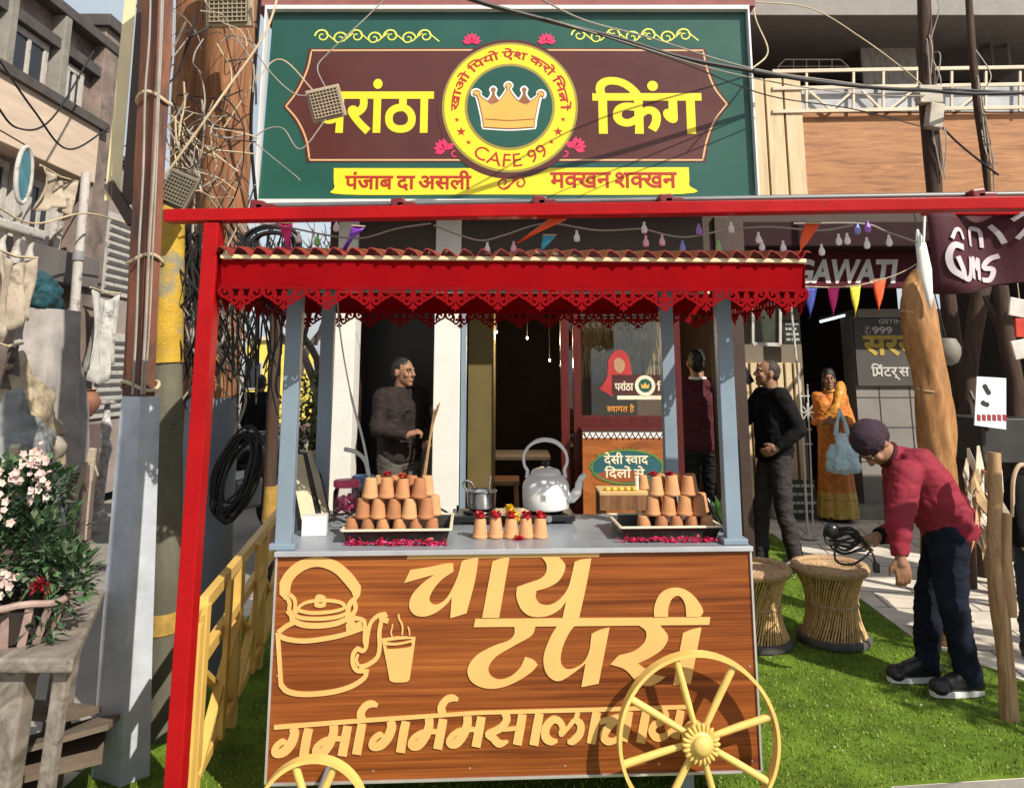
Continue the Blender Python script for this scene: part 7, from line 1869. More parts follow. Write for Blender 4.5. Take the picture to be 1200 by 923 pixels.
# ================================================================== people
SKIN = mat('brown skin', (0.30,0.15,0.085), 0.6, var=0.04, scale=9)
HAIR = mat('black hair', (0.012,0.010,0.009), 0.5, var=0.3, scale=60, bump=0.4, bscale=120)
def hand(wr, tip, pn, side, curl=0.35, sc=1.0):
    """palm and five fingers from wrist towards tip; pn points out of the palm; side = +1 thumb on +(d x pn)"""
    d = (tip-wr).normalized(); pn = (pn-d*pn.dot(d)).normalized(); s_ = d.cross(pn)*side
    P = [('e',wr+d*0.045*sc,(0.040*sc,0.016*sc,0.050*sc),Matrix((s_,pn,d)).transposed()),('c',wr-d*0.01,wr+d*0.03*sc,0.026*sc,0.028*sc)]
    for k,(o_,L) in enumerate(((0.030,0.066),(0.010,0.076),(-0.010,0.071),(-0.029,0.056))):
        b = wr+d*0.082*sc+s_*o_*sc; m_ = b+(d*math.cos(curl)+pn*math.sin(curl)).normalized()*L*0.5*sc; c2 = curl*2.4
        e = m_+(d*math.cos(c2)+pn*math.sin(c2)).normalized()*L*0.5*sc
        P += [('c',b-d*0.03*sc,b,0.011*sc,0.0105*sc),('c',b,m_,0.0103*sc,0.0095*sc),('c',m_,e,0.0095*sc,0.008*sc)]
    b = wr+d*0.025*sc+s_*0.030*sc; m_ = b+(d*0.75+s_*0.65+pn*0.15).normalized()*0.038*sc; e = m_+(d*0.9+s_*0.1+pn*0.35).normalized()*0.032*sc
    P += [('c',b,m_,0.0135*sc,0.0115*sc),('c',m_,e,0.0112*sc,0.009*sc)]
    return P
def head_parts(h, M, nk):
    f = lambda x,y,z: h+M @ Vector((x,y,z))
    return [('e',f(0,0.012,0.028),(0.074,0.093,0.088),M),('e',f(0,-0.022,-0.035),(0.060,0.068,0.074),M),('e',f(0,-0.062,-0.088),(0.027,0.026,0.022),M),
        ('e',f(0,-0.074,0.030),(0.052,0.020,0.013),M),('c',f(0,-0.086,0.018),f(0,-0.106,-0.018),0.009,0.0135),('e',f(-0.013,-0.094,-0.024),(0.010,0.010,0.008),M),('e',f(0.013,-0.094,-0.024),(0.010,0.010,0.008),M),
        ('e',f(0,-0.084,-0.052),(0.023,0.012,0.006),M),('e',f(0,-0.082,-0.063),(0.020,0.012,0.006),M),('e',f(-0.042,-0.062,-0.018),(0.022,0.022,0.024),M),('e',f(0.042,-0.062,-0.018),(0.022,0.022,0.024),M),
        ('e',f(-0.077,0.012,-0.004),(0.010,0.020,0.031),M),('e',f(0.077,0.012,-0.004),(0.010,0.020,0.031),M),('c',h+(nk-h)*0.35,nk,0.056,0.060)]
def stand(H=1.7, **kw):
    """joints of a figure that stands facing -Y; keywords override"""
    s_ = H/1.7; v = lambda x,y,z: Vector((x,y,z))*s_
    J = dict(head=v(0,-0.015,1.578),neck=v(0,0.01,1.44),chest=v(0,0,1.27),pelvis=v(0,0.01,0.95),
        shR=v(-0.185,0.01,1.395),shL=v(0.185,0.01,1.395),elR=v(-0.225,0.03,1.12),elL=v(0.225,0.03,1.12),wrR=v(-0.225,-0.05,0.90),wrL=v(0.225,-0.05,0.90),
        haR=v(-0.21,-0.10,0.72),haL=v(0.21,-0.10,0.72),hipR=v(-0.088,0.01,0.90),hipL=v(0.088,0.01,0.90),knR=v(-0.095,-0.015,0.48),knL=v(0.095,-0.015,0.48),
        anR=v(-0.10,0.02,0.085),anL=v(0.10,0.02,0.085),toR=v(-0.12,-0.15,0.035),toL=v(0.12,-0.15,0.035))
    for k,x in kw.items(): J[k] = v(*x)
    return J
def figure(lab, loc, rz, J, headrot=(0,0,0), top=None, legs=None, shoes=None, hair='short', soles=None, vox=0.008, hem=-0.06, collar=None, group=None, curl=(0.5,0.5), pn=None, skirt=False, loose=1.0, cat='person', fold=1.25):
    t = thing('person', loc, lab, cat, rz=rz, group=group)
    side = (J['hipL']-J['hipR']).normalized(); up = (J['chest']-J['pelvis']).normalized(); fwd = side.cross(up)*-1
    if fwd.dot((J['toL']-J['anL'])) < 0: fwd = -fwd
    M = Euler(tuple(R(a) for a in headrot),'XYZ').to_matrix()
    B = head_parts(J['head'],M,J['neck'])
    tor = [('c',J['pelvis']+side*k*0.055,J['chest']+side*k*0.08,0.082,0.082) for k in (-1,1)]+[('c',J['chest']+side*0.05,J['shL']-side*0.03,0.066,0.045),('c',J['chest']-side*0.05,J['shR']+side*0.03,0.066,0.045),('c',J['chest'],J['neck'],0.075,0.05)]
    B += tor
    for L in 'RL':
        B += [('c',J['sh'+L],J['el'+L],0.050,0.038),('c',J['el'+L],J['wr'+L],0.038,0.026),('c',J['hip'+L],J['kn'+L],0.070,0.050),('c',J['kn'+L],J['an'+L],0.050,0.036),('c',J['an'+L],J['to'+L],0.036,0.026)]
        p_ = (pn or {}).get(L) or (side*(1 if L=='R' else -1))
        B += hand(J['wr'+L],J['ha'+L],Vector(p_),1 if L=='R' else -1,curl[0 if L=='R' else 1])
    melted('body', B, SKIN, t, voxel=vox*0.8, smooth=2)
    # eyes
    q = MB(); q2 = MB()
    for s_ in (-1,1):
        q.ball(J['head']+M @ Vector((s_*0.031,-0.0795,0.010)),(0.0115,0.0085,0.0058),10,M); q2.ball(J['head']+M @ Vector((s_*0.031,-0.0868,0.010)),(0.0055,0.0035,0.0052),8,M)
        q2.ball(J['head']+M @ Vector((s_*0.031,-0.090,0.033)),(0.019,0.005,0.0026),8,M)
    e_ = q.build('eyes', mat('eye white', (0.34,0.30,0.27), 0.4), t, True); q2.build('iris_and_brow', HAIR, e_, True)
    # top garment
    if top:
        Tp = [('c',J['pelvis']+side*k*0.062-up*0.01,J['chest']+side*k*0.085,0.122*loose,0.118) for k in (-1,1)]+[('f',J['pelvis']+up*hem+side*k*0.06,J['pelvis']+up*0.12+side*k*0.06,0.118*loose,0.120*loose) for k in (-1,0,1)]
        Tp += [('c',J['chest']+side*0.05,J['shL']-side*0.035,0.098,0.070),('c',J['chest']-side*0.05,J['shR']+side*0.035,0.098,0.070),('c',J['shL']-side*0.05,J['shR']+side*0.05,0.070,0.070),('f',J['chest'],J['neck']+(J['neck']-J['chest']).normalized()*0.025,0.105,0.068)]
        for L in 'RL':
            w_ = J['wr'+L]; lo = loose; Tp += [('c',J['sh'+L],J['el'+L],0.068*lo,0.056*lo),('f',J['el'+L],w_,0.054*lo,0.042),('e',J['el'+L],(0.056*lo,0.056*lo,0.056*lo))]
        melted('jacket', Tp, top, t, voxel=vox, smooth=3, noise_amp=0.014*fold, noise_scale=6, stretch=(1,1,1.8))
    if collar is not None:
        q = MB(); n_ = (J['neck']-J['chest']).normalized(); c_ = J['neck']+n_*0.022; a_ = n_.orthogonal().normalized(); b_ = n_.cross(a_)
        q.tube([c_+(a_*math.cos(2*math.pi*i/20)+b_*math.sin(2*math.pi*i/20))*0.064 for i in range(21)],0.013,8); q.build('collar', collar, t, True)
    if legs and not skirt:
        Lg = [('c',J['hipR'],J['hipL'],0.105,0.105),('c',J['pelvis']+side*0.05,J['hipL'],0.112,0.10),('c',J['pelvis']-side*0.05,J['hipR'],0.112,0.10)]
        for L in 'RL':
            a_ = J['an'+L]; dd = (a_-J['kn'+L]).normalized()
            Lg += [('c',J['hip'+L],J['kn'+L],0.102,0.075),('f',J['kn'+L],a_+dd*0.04,0.073,0.064),('e',J['kn'+L],(0.072,0.072,0.075))]
        melted('trousers', Lg, legs, t, voxel=vox, smooth=3, noise_amp=0.014*fold, noise_scale=5.5, stretch=(1,1,2.2))
    if shoes:
        for L in 'RL':
            a_, b_ = J['an'+L], J['to'+L]; d = (b_-a_); d.z = 0; d.normalize(); z0 = min(a_.z-0.08,b_.z-0.03); g_ = Vector((0,0,z0))
            fl = lambda p,z: Vector((p.x,p.y,z0+z))
            melted('shoe', [('c',fl(a_-d*0.035,0.05),fl(b_,0.045),0.044,0.038),('c',fl(a_,0.09),fl(a_-d*0.02,0.05),0.046,0.045),('e',fl(b_-d*0.01,0.036),(0.047,0.055,0.034)),('c',fl(a_,0.085),fl(b_-d*0.07,0.06),0.044,0.036)], shoes, t, voxel=vox*0.8, smooth=3, cuts=[(Vector((0,0,z0+0.012)),Vector((0,0,-1)))])
            q = MB(); pr = Vector((-d.y,d.x,0)); ol = []
            for k in range(20):
                a2 = 2*math.pi*k/20; c_ = fl(a_-d*0.04,0).lerp(fl(b_+d*0.008,0),0.5+0.5*math.cos(a2)); w_ = 0.046*(abs(math.sin(a2))**0.6)*(1 if math.sin(a2)>=0 else -1)
                ol.append(c_+pr*w_+d*0.028*math.cos(a2))
            m_ = len(ol); q.add([p+Vector((0,0,0.001)) for p in ol]+[p+Vector((0,0,0.026)) for p in ol],[tuple(reversed(range(m_))),tuple(range(m_,2*m_))]+[(k,(k+1)%m_,(k+1)%m_+m_,k+m_) for k in range(m_)])
            q.build('sole', soles or BLACK_RUB, t)
    f = lambda x,y,z: J['head']+M @ Vector((x,y,z))
    if hair == 'short':
        melted('hair', [('e',f(0,0.022,0.040),(0.079,0.094,0.088),M),('e',f(0,0.055,0.0),(0.070,0.058,0.075),M)], HAIR, t, voxel=0.007, smooth=2, noise_amp=0.008, noise_scale=30)
    elif hair == 'cropped':
        melted('hair', [('e',f(0,0.020,0.032),(0.0755,0.091,0.0885),M),('e',f(0,0.050,0.0),(0.069,0.056,0.062),M)], mat('cropped hair', (0.035,0.022,0.016), 0.7, var=0.3, scale=80), t, voxel=0.006, smooth=2, noise_amp=0.003, noise_scale=40)
    elif hair == 'beanie':
        melted('beanie', [('e',f(0,0.018,0.046),(0.089,0.106,0.094),M),('e',f(0,0.05,0.02),(0.084,0.078,0.085),M),('f',f(0,0.012,0.0),f(0,0.016,0.05),0.098,0.094,1.0)], mat('dark plum knit', (0.035,0.016,0.028), 0.9, var=0.25, scale=30, bump=0.6, bscale=150), t, voxel=0.007, smooth=3, noise_amp=0.008, noise_scale=18)
    elif hair == 'long':
        melted('hair', [('e',f(0,0.022,0.042),(0.086,0.098,0.090),M),('e',f(0,0.06,-0.02),(0.085,0.055,0.10),M),('c',f(0.055,0.035,-0.02),f(0.075,0.02,-0.26),0.038,0.022),('c',f(-0.055,0.045,-0.02),f(-0.07,0.05,-0.24),0.036,0.022),('c',f(0,0.07,-0.02),f(0,0.08,-0.34),0.06,0.04)], HAIR, t, voxel=0.008, smooth=2, noise_amp=0.012, noise_scale=22)
    return t
BLACKJ = mat('black jacket cloth', (0.009,0.009,0.010), 0.9, var=0.25, scale=8, spec=0.15)
DARKT = mat('dark brown trousers', (0.030,0.024,0.023), 0.8, var=0.25, scale=8)
SHOE = mat('black shoe', (0.014,0.013,0.013), 0.4)
# man on the phone
g_ = G(914,667)
J = stand(1.70, elR=(-0.27,-0.12,1.18), wrR=(-0.145,-0.245,1.41), haR=(-0.075,-0.20,1.575), elL=(0.265,0.11,1.13), wrL=(0.215,-0.06,0.985), haL=(0.16,-0.17,0.93), anL=(0.10,0.10,0.085), toL=(0.13,-0.07,0.035), knL=(0.10,0.02,0.48), anR=(-0.10,-0.12,0.085), toR=(-0.12,-0.29,0.035), knR=(-0.1,-0.08,0.48))
pm_ = figure('man in black jacket holding a phone to his ear right of the cart', (g_.x,g_.y,0.0), R(-84), J, headrot=(-8,4,-8), top=BLACKJ, legs=DARKT, shoes=SHOE, hair='cropped', curl=(0.9,0.4), loose=1.12)
ph = thing('mobile_phone', Vector((g_.x,g_.y,0))+Matrix.Rotation(R(-84),3,'Z') @ Vector((-0.085,-0.16,1.56)), 'dark mobile phone held at the ear of the man in black', 'phone', rz=R(-84))
q = MB(); q.box((0,0,0),(0.010,0.07,0.145),(0.5,0,0),0.003); q.build('case', BLK, ph)
q = MB(); q.box((0.006,-0.0,0),(0.002,0.062,0.13),(0.5,0,0)); q.build('screen', mat('phone glass', (0.02,0.02,0.03), 0.08), ph)
# man in the doorway with sticks
p0 = Vector((X(470,6.22,500),6.22,0.046))
J = stand(1.66, elR=(-0.24,-0.02,1.13), wrR=(-0.10,-0.24,1.10), haR=(0.02,-0.33,1.16), elL=(0.24,-0.02,1.12), wrL=(0.12,-0.24,1.02), haL=(0.02,-0.33,0.98))
figure('man in dark brown jacket holding thin sticks in the cafe doorway', p0, R(42), J, headrot=(0,0,18), top=mat('dark brown leather', (0.030,0.022,0.020), 0.8, var=0.4, scale=7, spec=0.15), legs=mat('grey brown trousers', (0.075,0.065,0.055), 0.8, var=0.2), shoes=SHOE, hair='short', curl=(0.9,0.9), pn={'R':(0.6,-0.2,-0.5),'L':(-0.6,-0.2,0.5)})
sk_ = thing('stick_bundle', p0+Matrix.Rotation(R(42),3,'Z') @ Vector((0.03,-0.36,0.72)), 'bundle of thin pale sticks held by the man in the doorway', 'sticks')
q = MB()
for k in range(6): q.tube(crom([(-0.06+rg.uniform(-.02,.02),rg.uniform(-.02,.02),-0.02),(0.0+rg.uniform(-.008,.008),rg.uniform(-.01,.01),0.38),(0.05+rg.uniform(-.03,.04),rg.uniform(-.02,.02),0.55+rg.uniform(-.05,.06))],5),0.006,6)
q.build('sticks', mat('pale stick wood', (0.40,0.24,0.12), 0.8, var=0.3, scale=14), sk_, True)
# man in maroon seen from behind
p0 = Vector((X(819,6.55,480),6.55,0.046))
J = stand(1.74, elR=(-0.28,-0.06,1.15), wrR=(-0.17,-0.26,1.12), haR=(-0.08,-0.40,1.14), elL=(0.28,-0.04,1.15), wrL=(0.16,-0.24,1.25), haL=(0.08,-0.36,1.34))
figure('man in maroon sweater and black trousers seen from behind in the cafe', p0, R(178), J, top=mat('maroon sweater', (0.085,0.010,0.018), 0.85, var=0.2, scale=9), legs=mat('black trousers', (0.012,0.011,0.012), 0.8, var=0.2), shoes=SHOE, hair='short', collar=WHITE_INK)
# woman in orange
p0 = G(971,604); p0 = Vector((p0.x,8.78,0.0))
J = stand(1.62, elR=(-0.215,0.03,1.10), wrR=(-0.10,-0.19,1.10), haR=(0.02,-0.27,1.12), elL=(0.25,0.03,1.10), wrL=(0.15,-0.19,1.14), haL=(0.04,-0.30,1.12), shR=(-0.165,0.01,1.375), shL=(0.165,0.01,1.375))
SARI = mat('orange sari cloth', (0.62,0.20,0.025), 0.6, var=0.35, scale=14, dark=(0.42,0.06,0.02), dscale=16, dthr=0.56)
wm = figure('woman in an orange sari with long dark hair at the dark doorway', p0, R(-16), J, headrot=(0,0,0), top=SARI, legs=None, shoes=SHOE, hair='long', skirt=True, hem=0.02); wm.scale = (0.84,0.84,1.0)
q = MB(); n = 60; L_ = [(1.02,0.150),(0.90,0.185),(0.60,0.205),(0.30,0.225),(0.08,0.240),(0.035,0.242)]
for z_, r_ in L_:
    for i in range(n):
        a = 2*math.pi*i/n; f_ = (1.05-z_); rr_ = r_*(1+0.07*f_*math.sin(a*11+0.6*math.sin(a*3))+0.02*math.sin(a*5+z_*3)); q.v.append((rr_*math.cos(a)*1.0,rr_*math.sin(a)*0.82+0.005,z_))
for k in range(len(L_)-1):
    for i in range(n): q.f.append((k*n+i,(k+1)*n+i,(k+1)*n+(i+1)%n,k*n+(i+1)%n)); q.mi.append(0)
o = q.build('sari_skirt', SARI, wm, True)
q = MB(); zs = [(0.30,0.2275),(0.24,0.232),(0.23,0.2335),(0.225,0.234),(0.10,0.2415),(0.036,0.2445)]; 
for z_, r_ in zs:
    for i in range(n):
        a = 2*math.pi*i/n; f_ = (1.05-z_); rr_ = r_*1.006*(1+0.07*f_*math.sin(a*11+0.6*math.sin(a*3))+0.02*math.sin(a*5+z_*3)); q.v.append((rr_*math.cos(a),rr_*math.sin(a)*0.82+0.005,z_))
for k in range(len(zs)-1):
    q.cur = 1 if k == 2 else 0
    for i in range(n): q.f.append((k*n+i,(k+1)*n+i,(k+1)*n+(i+1)%n,k*n+(i+1)%n)); q.mi.append(q.cur)
q.build('sari_border', [mat('gold brocade', (0.55,0.36,0.07), 0.45, var=0.3, scale=30), mat('dark green stripe', (0.04,0.07,0.02), 0.6)], wm, True)
melted('sari_drape', [('c',(0.13,0.0,1.40),(0.05,-0.115,1.20),0.075,0.05),('c',(0.05,-0.115,1.20),(-0.11,-0.09,1.02),0.055,0.07),('c',(0.14,0.03,1.42),(0.15,0.10,1.0),0.07,0.07),('c',(0.15,0.10,1.0),(0.19,0.04,0.78),0.06,0.045)], mat('orange gold drape', (0.66,0.28,0.04), 0.5, var=0.3, scale=18, dark=(0.25,0.16,0.03), dscale=18, dthr=0.6), wm, voxel=0.011, smooth=3, noise_amp=0.018, noise_scale=10)
q = MB(); q.tube([(0.055*math.cos(2*math.pi*i/20)*1.1,0.055*math.sin(2*math.pi*i/20)-0.01,1.405-0.03*math.cos(2*math.pi*i/20+math.pi/2)) for i in range(21)],0.012,7); q.build('necklace', mat('gold', (0.75,0.48,0.12), 0.3, 0.7), wm, True)
bag = thing('plastic_bag', p0+Matrix.Rotation(R(-16),3,'Z') @ Vector((0.06,-0.29,0.80)), 'pale blue plastic carrier bag held by the woman in orange', 'bag'); bag.scale = (1.15,1.0,1.2)
melted('bag_body', [('e',(0,0,-0.10),(0.155,0.085,0.15)),('f',(0,0,-0.19),(0,0,0.12),0.165,0.075,0.5),('e',(-0.10,0,-0.17),(0.07,0.06,0.07)),('e',(0.10,0,-0.17),(0.07,0.06,0.07))], mat('pale blue plastic film', (0.55,0.76,0.82), 0.3, var=0.12, scale=6), bag, voxel=0.010, smooth=3, noise_amp=0.028, noise_scale=11)
q = MB()
for s_ in (-1,1): q.tube(crom([(s_*0.06,0,0.10),(s_*0.035,0,0.22),(0,0.01,0.32),(0,0.03,0.33)],5),[0.02]*5+[0.014]*5+[0.01]*6,8)
q.build('handles', MATS['pale blue plastic film'], bag, True)
# bending man in red
base = Vector((G(1095,806).x,4.30,0.0))
j = lambda u,v,Y: W(u,v,Y)-base
J = dict(head=j(1024,520,4.28),neck=j(1045,535,4.30),chest=j(1076,552,4.30),pelvis=j(1110,612,4.30),shR=j(1050,552,4.44),shL=j(1062,556,4.14),
    elL=j(1053,612,4.08),wrL=j(1055,652,4.04),haL=j(1062,690,4.03),elR=j(1055,622,4.50),wrR=j(1030,628,4.44),haR=j(996,637,4.40),
    hipL=j(1110,628,4.20),hipR=j(1104,630,4.42),knL=j(1117,712,4.18),knR=j(1088,708,4.42),anL=j(1135,790,4.20),anR=j(1087,786,4.38),toL=j(1098,806,4.18),toR=j(1048,797,4.36))
for k in ('anL','anR'): J[k].z = 0.088
for k in ('toL','toR'): J[k].z = 0.034
bend = figure('man in crimson jacket, navy jeans and dark beanie bending over the turf', base, 0, J, headrot=(68,0,-80), top=mat('crimson jacket', (0.23,0.009,0.026), 0.8, var=0.18, scale=7), legs=mat('navy jeans', (0.010,0.013,0.024), 0.9, var=0.5, scale=7, spec=0.15), shoes=SHOE, soles=mat('white sole', (0.70,0.70,0.68), 0.5), hair='beanie', vox=0.008, hem=-0.02, collar=mat('dark maroon rib', (0.07,0.006,0.012), 0.9), curl=(1.0,0.35), pn={'R':(0,0.1,-1),'L':(0.1,1,0)}, loose=1.2)
q = MB(); 
a_, b_ = J['elR'].lerp(J['wrR'],0.55), J['elR'].lerp(J['wrR'],1.03); q.tube([a_,a_.lerp(b_,0.5),b_],[0.048,0.047,0.043],14); q.build('cuff', BLACKJ, bend, True)
cco = thing('cable_coil', base+J['haR']+Vector((-0.05,-0.05,0.06)), 'coil of black cable hanging from the hand of the bending man', 'cable')
q = MB()
for k in range(6):
    r_ = 0.075+0.012*math.sin(k*2); P = []
    for i in range(25):
        a = 2*math.pi*i/24; P.append((r_*1.15*math.cos(a)+0.012*k-0.02,0.02*math.sin(a+k)+0.006*k,r_*0.55*math.sin(a)-0.012*k-0.005+0.01*math.sin(3*a+k)))
    q.tube(P,0.0065,6)
q.tube(crom([(-0.05,0,-0.05),(-0.06,-0.02,-0.13),(0.02,-0.02,-0.15),(0.10,0,-0.12),(0.14,0.0,-0.09),(0.16,0,-0.15)],6),0.006,6)
q.build('loops', BLACK_RUB, cco, True)
q = MB(); q.box((0.16,0,-0.17),(0.03,0.03,0.05),None,0.006); q.build('plug', BLK, cco)
q = MB(); q.ball((-0.065,-0.01,0.02),(0.045,0.03,0.04),12); q.build('socket', BLK, cco, True)
# person cut by the right edge
base = Vector((W(1208,740,4.75).x,4.75,0.0)); j = lambda u,v,Y: W(u,v,Y)-base
J = dict(head=j(1300,440,4.9),neck=j(1282,470,4.9),chest=j(1258,510,4.85),pelvis=j(1212,585,4.75),shR=j(1262,495,5.02),shL=j(1262,505,4.68),elL=j(1300,555,4.6),wrL=j(1330,580,4.6),haL=j(1352,590,4.6),elR=j(1300,555,5.1),wrR=j(1330,570,5.1),haR=j(1352,580,5.1),
    hipL=j(1210,600,4.68),hipR=j(1214,600,4.86),knL=j(1208,690,4.66),knR=j(1235,690,4.88),anL=j(1214,775,4.70),anR=j(1245,770,4.88),toL=j(1240,780,4.68),toR=j(1270,775,4.86))
for k in ('anL','anR'): J[k].z = 0.088
for k in ('toL','toR'): J[k].z = 0.034
figure('person in dark jacket and navy jeans mostly cut off by the right edge', base, 0, J, headrot=(0,0,90), top=mat('blue black jacket', (0.014,0.016,0.024), 0.5, var=0.3, scale=8), legs=mat('washed navy jeans', (0.030,0.038,0.06), 0.85, var=0.4, scale=5), shoes=SHOE, hair='short', vox=0.010)
hbg = thing('shoulder_bag', base+j(1192,560,4.55), 'black shoulder bag with a pale ring and strap at the right edge', 'bag')
melted('bag_body', [('e',(0,0,-0.16),(0.11,0.05,0.2)),('f',(0,0,-0.36),(0,0,0.02),0.11,0.09,0.5)], BLACKJ, hbg, voxel=0.012, noise_amp=0.015, noise_scale=9)
q = MB(); q.tube([(-0.03+0.035*math.cos(2*math.pi*i/20),-0.075,-0.33+0.05*math.sin(2*math.pi*i/20)) for i in range(21)],0.008,7); q.build('ring', mat('pale brass', (0.70,0.60,0.42), 0.3, 0.7), hbg, True)
q = MB(); q.tube(crom([(-0.08,-0.05,-0.2),(-0.06,-0.06,0.0),(0.0,-0.05,0.08),(0.08,-0.03,0.02),(0.16,0.0,-0.10)],6),0.012,7); q.build('strap', mat('tan strap', (0.50,0.36,0.24), 0.6), hbg, True)
# distant man in the street
p0 = Vector((W(297,600,11).x,11,-0.13)); figure('small distant man in dark clothes beyond the railing', p0, R(170), stand(1.68), top=BLACKJ, legs=DARKT, shoes=SHOE, hair='short', vox=0.014)

# ================================================================== pennants, fairy lights and wires
def flag(u0, v0, u1, v1, u2, v2, Y, col, lab, bend_=0.02):
    a, b, c = W(u0,v0,Y), W(u1,v1,Y), W(u2,v2,Y); o0 = (a+b)/2
    t = thing('pennant', o0, lab, 'pennant', group='pennants strung under the frame')
    q = MB(); n = 8
    for i in range(n+1):
        f_ = i/n; l = a.lerp(c,f_)-o0; r_ = b.lerp(c,f_*0.999)-o0
        for k in range(4): p = l.lerp(r_,k/3); q.v.append((p.x,p.y+bend_*math.sin(f_*5+k*0.8)*(0.3+f_),p.z))
    for i in range(n):
        for k in range(3): q.f.append((i*4+k,i*4+k+1,(i+1)*4+k+1,(i+1)*4+k)); q.mi.append(0)
    o = q.build('cloth', mat('pennant %s' % col[0], col[1], 0.55, var=0.1), t, True); m_ = o.modifiers.new('t','SOLIDIFY'); m_.thickness = 0.0015
    q = MB(); q.tube([a-o0+Vector((0,0,0.002)),b-o0+Vector((0,0,0.002))],0.003,5); q.build('hem_cord', BUFF_WIRE, t)
OR = ('orange',(0.85,0.10,0.02)); MG = ('magenta',(0.75,0.02,0.22)); PU = ('violet',(0.22,0.05,0.50)); CY = ('cyan',(0.05,0.45,0.62)); BL = ('blue',(0.03,0.05,0.30)); YL = ('yellow',(0.82,0.70,0.05))
flag(325,262,343,262,340,297,2.9,MG,'magenta pennant near the red post above the canopy')
flag(412,265,428,266,402,296,2.92,PU,'violet pennant curling above the canopy strip on the left')
flag(661,243,663,258,606,285,2.86,OR,'orange pennant blown sideways at the middle of the red beam',0.012)
flag(636,276,652,276,634,297,2.92,CY,'small cyan pennant below the sideways orange one')
flag(944,262,962,262,934,299,2.9,OR,'orange pennant curling at the right end of the canopy')
flag(940,337,958,336,949,373,7.2,BL,'dark blue pennant hanging left of the magenta one before the maroon sign')
flag(970,337,984,336,976,371,7.2,MG,'magenta pennant hanging before the maroon neighbouring sign')
flag(996,336,1009,334,1002,372,7.2,YL,'yellow pennant hanging before the maroon neighbouring sign')
flag(1023,328,1039,326,1029,367,7.2,OR,'orange pennant hanging before the maroon neighbouring sign, nearest the tarpaulin roll')
pcord = [W(u,v,7.2) for u,v in ((900,330),(950,336),(1000,335),(1050,322),(1090,300))]
cable('bunting_line',pcord,0.005,BUFF_WIRE,'thin buff cord carrying four pennants before the maroon sign','cord')
def lights(pts, Y, bulbs, lab):
    P = crom([W(u,v,Y) for u,v in pts],6); t = thing('fairy_lights', P[0], lab, 'fairy lights')
    q = MB(); q.tube([p-P[0] for p in P],0.0035,6); q.build('cord', GREY_WIRE, t)
    for (u,v,c) in bulbs:
        b = W(u,v,Y-0.005)-P[0]; q = MB()
        q.lathe([(0.001,-0.020),(0.010,-0.016),(0.0125,-0.004),(0.009,0.008),(0.005,0.014),(0.005,0.026),(0.001,0.027)],10,b)
        q.build('bulb', mat('bulb %s' % c, {'white':(0.80,0.76,0.74),'pink':(0.80,0.45,0.50),'blue':(0.22,0.28,0.70),'green':(0.25,0.55,0.15),'purple':(0.35,0.15,0.6)}[c], 0.25, var=0.05), t, True)
lights([(305,262),(345,268),(385,276),(425,279),(465,268),(505,262)],2.90,[(350,279,'white'),(394,266,'white'),(372,283,'green')],'fairy light cord with few bulbs strung from the red post above the canopy')
lights([(508,264),(540,276),(565,282),(590,276),(640,262),(700,270),(752,268)],2.90,[(571,292,'white'),(602,291,'pink'),(676,278,'white'),(755,268,'white')],'fairy light cord with white bulbs strung above the middle of the canopy')
lights([(752,268),(800,278),(850,270),(900,266),(960,270),(1000,264)],2.92,[(757,284,'pink'),(776,283,'pink'),(800,290,'blue'),(819,270,'purple'),(842,290,'green'),(857,268,'white'),(889,280,'white'),(893,289,'white'),(918,290,'white')],'fairy light cord with coloured bulbs strung above the right part of the canopy')
lights([(930,262),(1010,262),(1040,272),(1075,284)],2.95,[(963,294,'white'),(983,282,'white'),(993,281,'white'),(1005,269,'blue'),(1016,286,'white'),(1042,283,'white'),(1017,267,'purple')],'fairy light cord with white bulbs strung beyond the right end of the canopy')
# overhead cables
def over(pts, Y0, Y1, r_, m, lab):
    n = len(pts)-1; cable('overhead_cable',[W(u,v,Y0+(Y1-Y0)*i/n) for i,(u,v) in enumerate(pts)],r_,m,lab)
over([(505,-20),(560,2),(640,24),(720,44),(800,68),(880,83),(960,96),(1040,104),(1086,106),(1140,110),(1230,108)],4.3,6.4,0.016,BLACK_RUB,'thick black overhead cable sagging across the top right of the signboard')
over([(600,-20),(680,22),(760,44),(880,80),(1000,98),(1086,110)],4.4,6.4,0.006,GREY_WIRE,'thin grey overhead cable just above the thick black one')
over([(640,22),(740,52),(840,82),(940,102),(1030,112),(1090,112)],4.4,6.4,0.005,GREY_WIRE,'thin grey overhead cable just below the thick black one')
over([(700,40),(800,74),(900,112),(1000,128),(1086,150)],4.5,6.4,0.005,BLACK_RUB,'thin black overhead cable hanging low over the beige slats')
over([(880,82),(900,60),(885,20),(882,-20)],5.2,6.2,0.006,BUFF_WIRE,'buff cable looping up at the right end of the signboard')
over([(880,2),(950,10),(1010,45),(1060,82),(1086,105)],6.2,6.4,0.006,BUFF_WIRE,'pale cable slanting across the dark balcony')
over([(1086,130),(1120,165),(1150,190),(1170,205)],6.4,6.7,0.010,BLACK_RUB,'black cable slanting between the two dark poles')
over([(1090,104),(1140,106),(1230,110)],6.4,6.6,0.012,BLACK_RUB,'black cable running right from the pole before the balcony')
over([(306,-20),(300,60),(294,150),(300,238)],3.9,4.4,0.010,BLACK_RUB,'black cable hanging along the left edge of the signboard')
over([(330,-20),(310,40),(262,110),(205,190),(160,250)],3.6,3.5,0.006,BUFF_WIRE,'buff cable slanting across the poles from the signboard corner')
over([(275,-20),(300,60),(345,110),(382,104)],4.2,4.3,0.004,GREY_WIRE,'thin wire looping to the khaki junction panel')
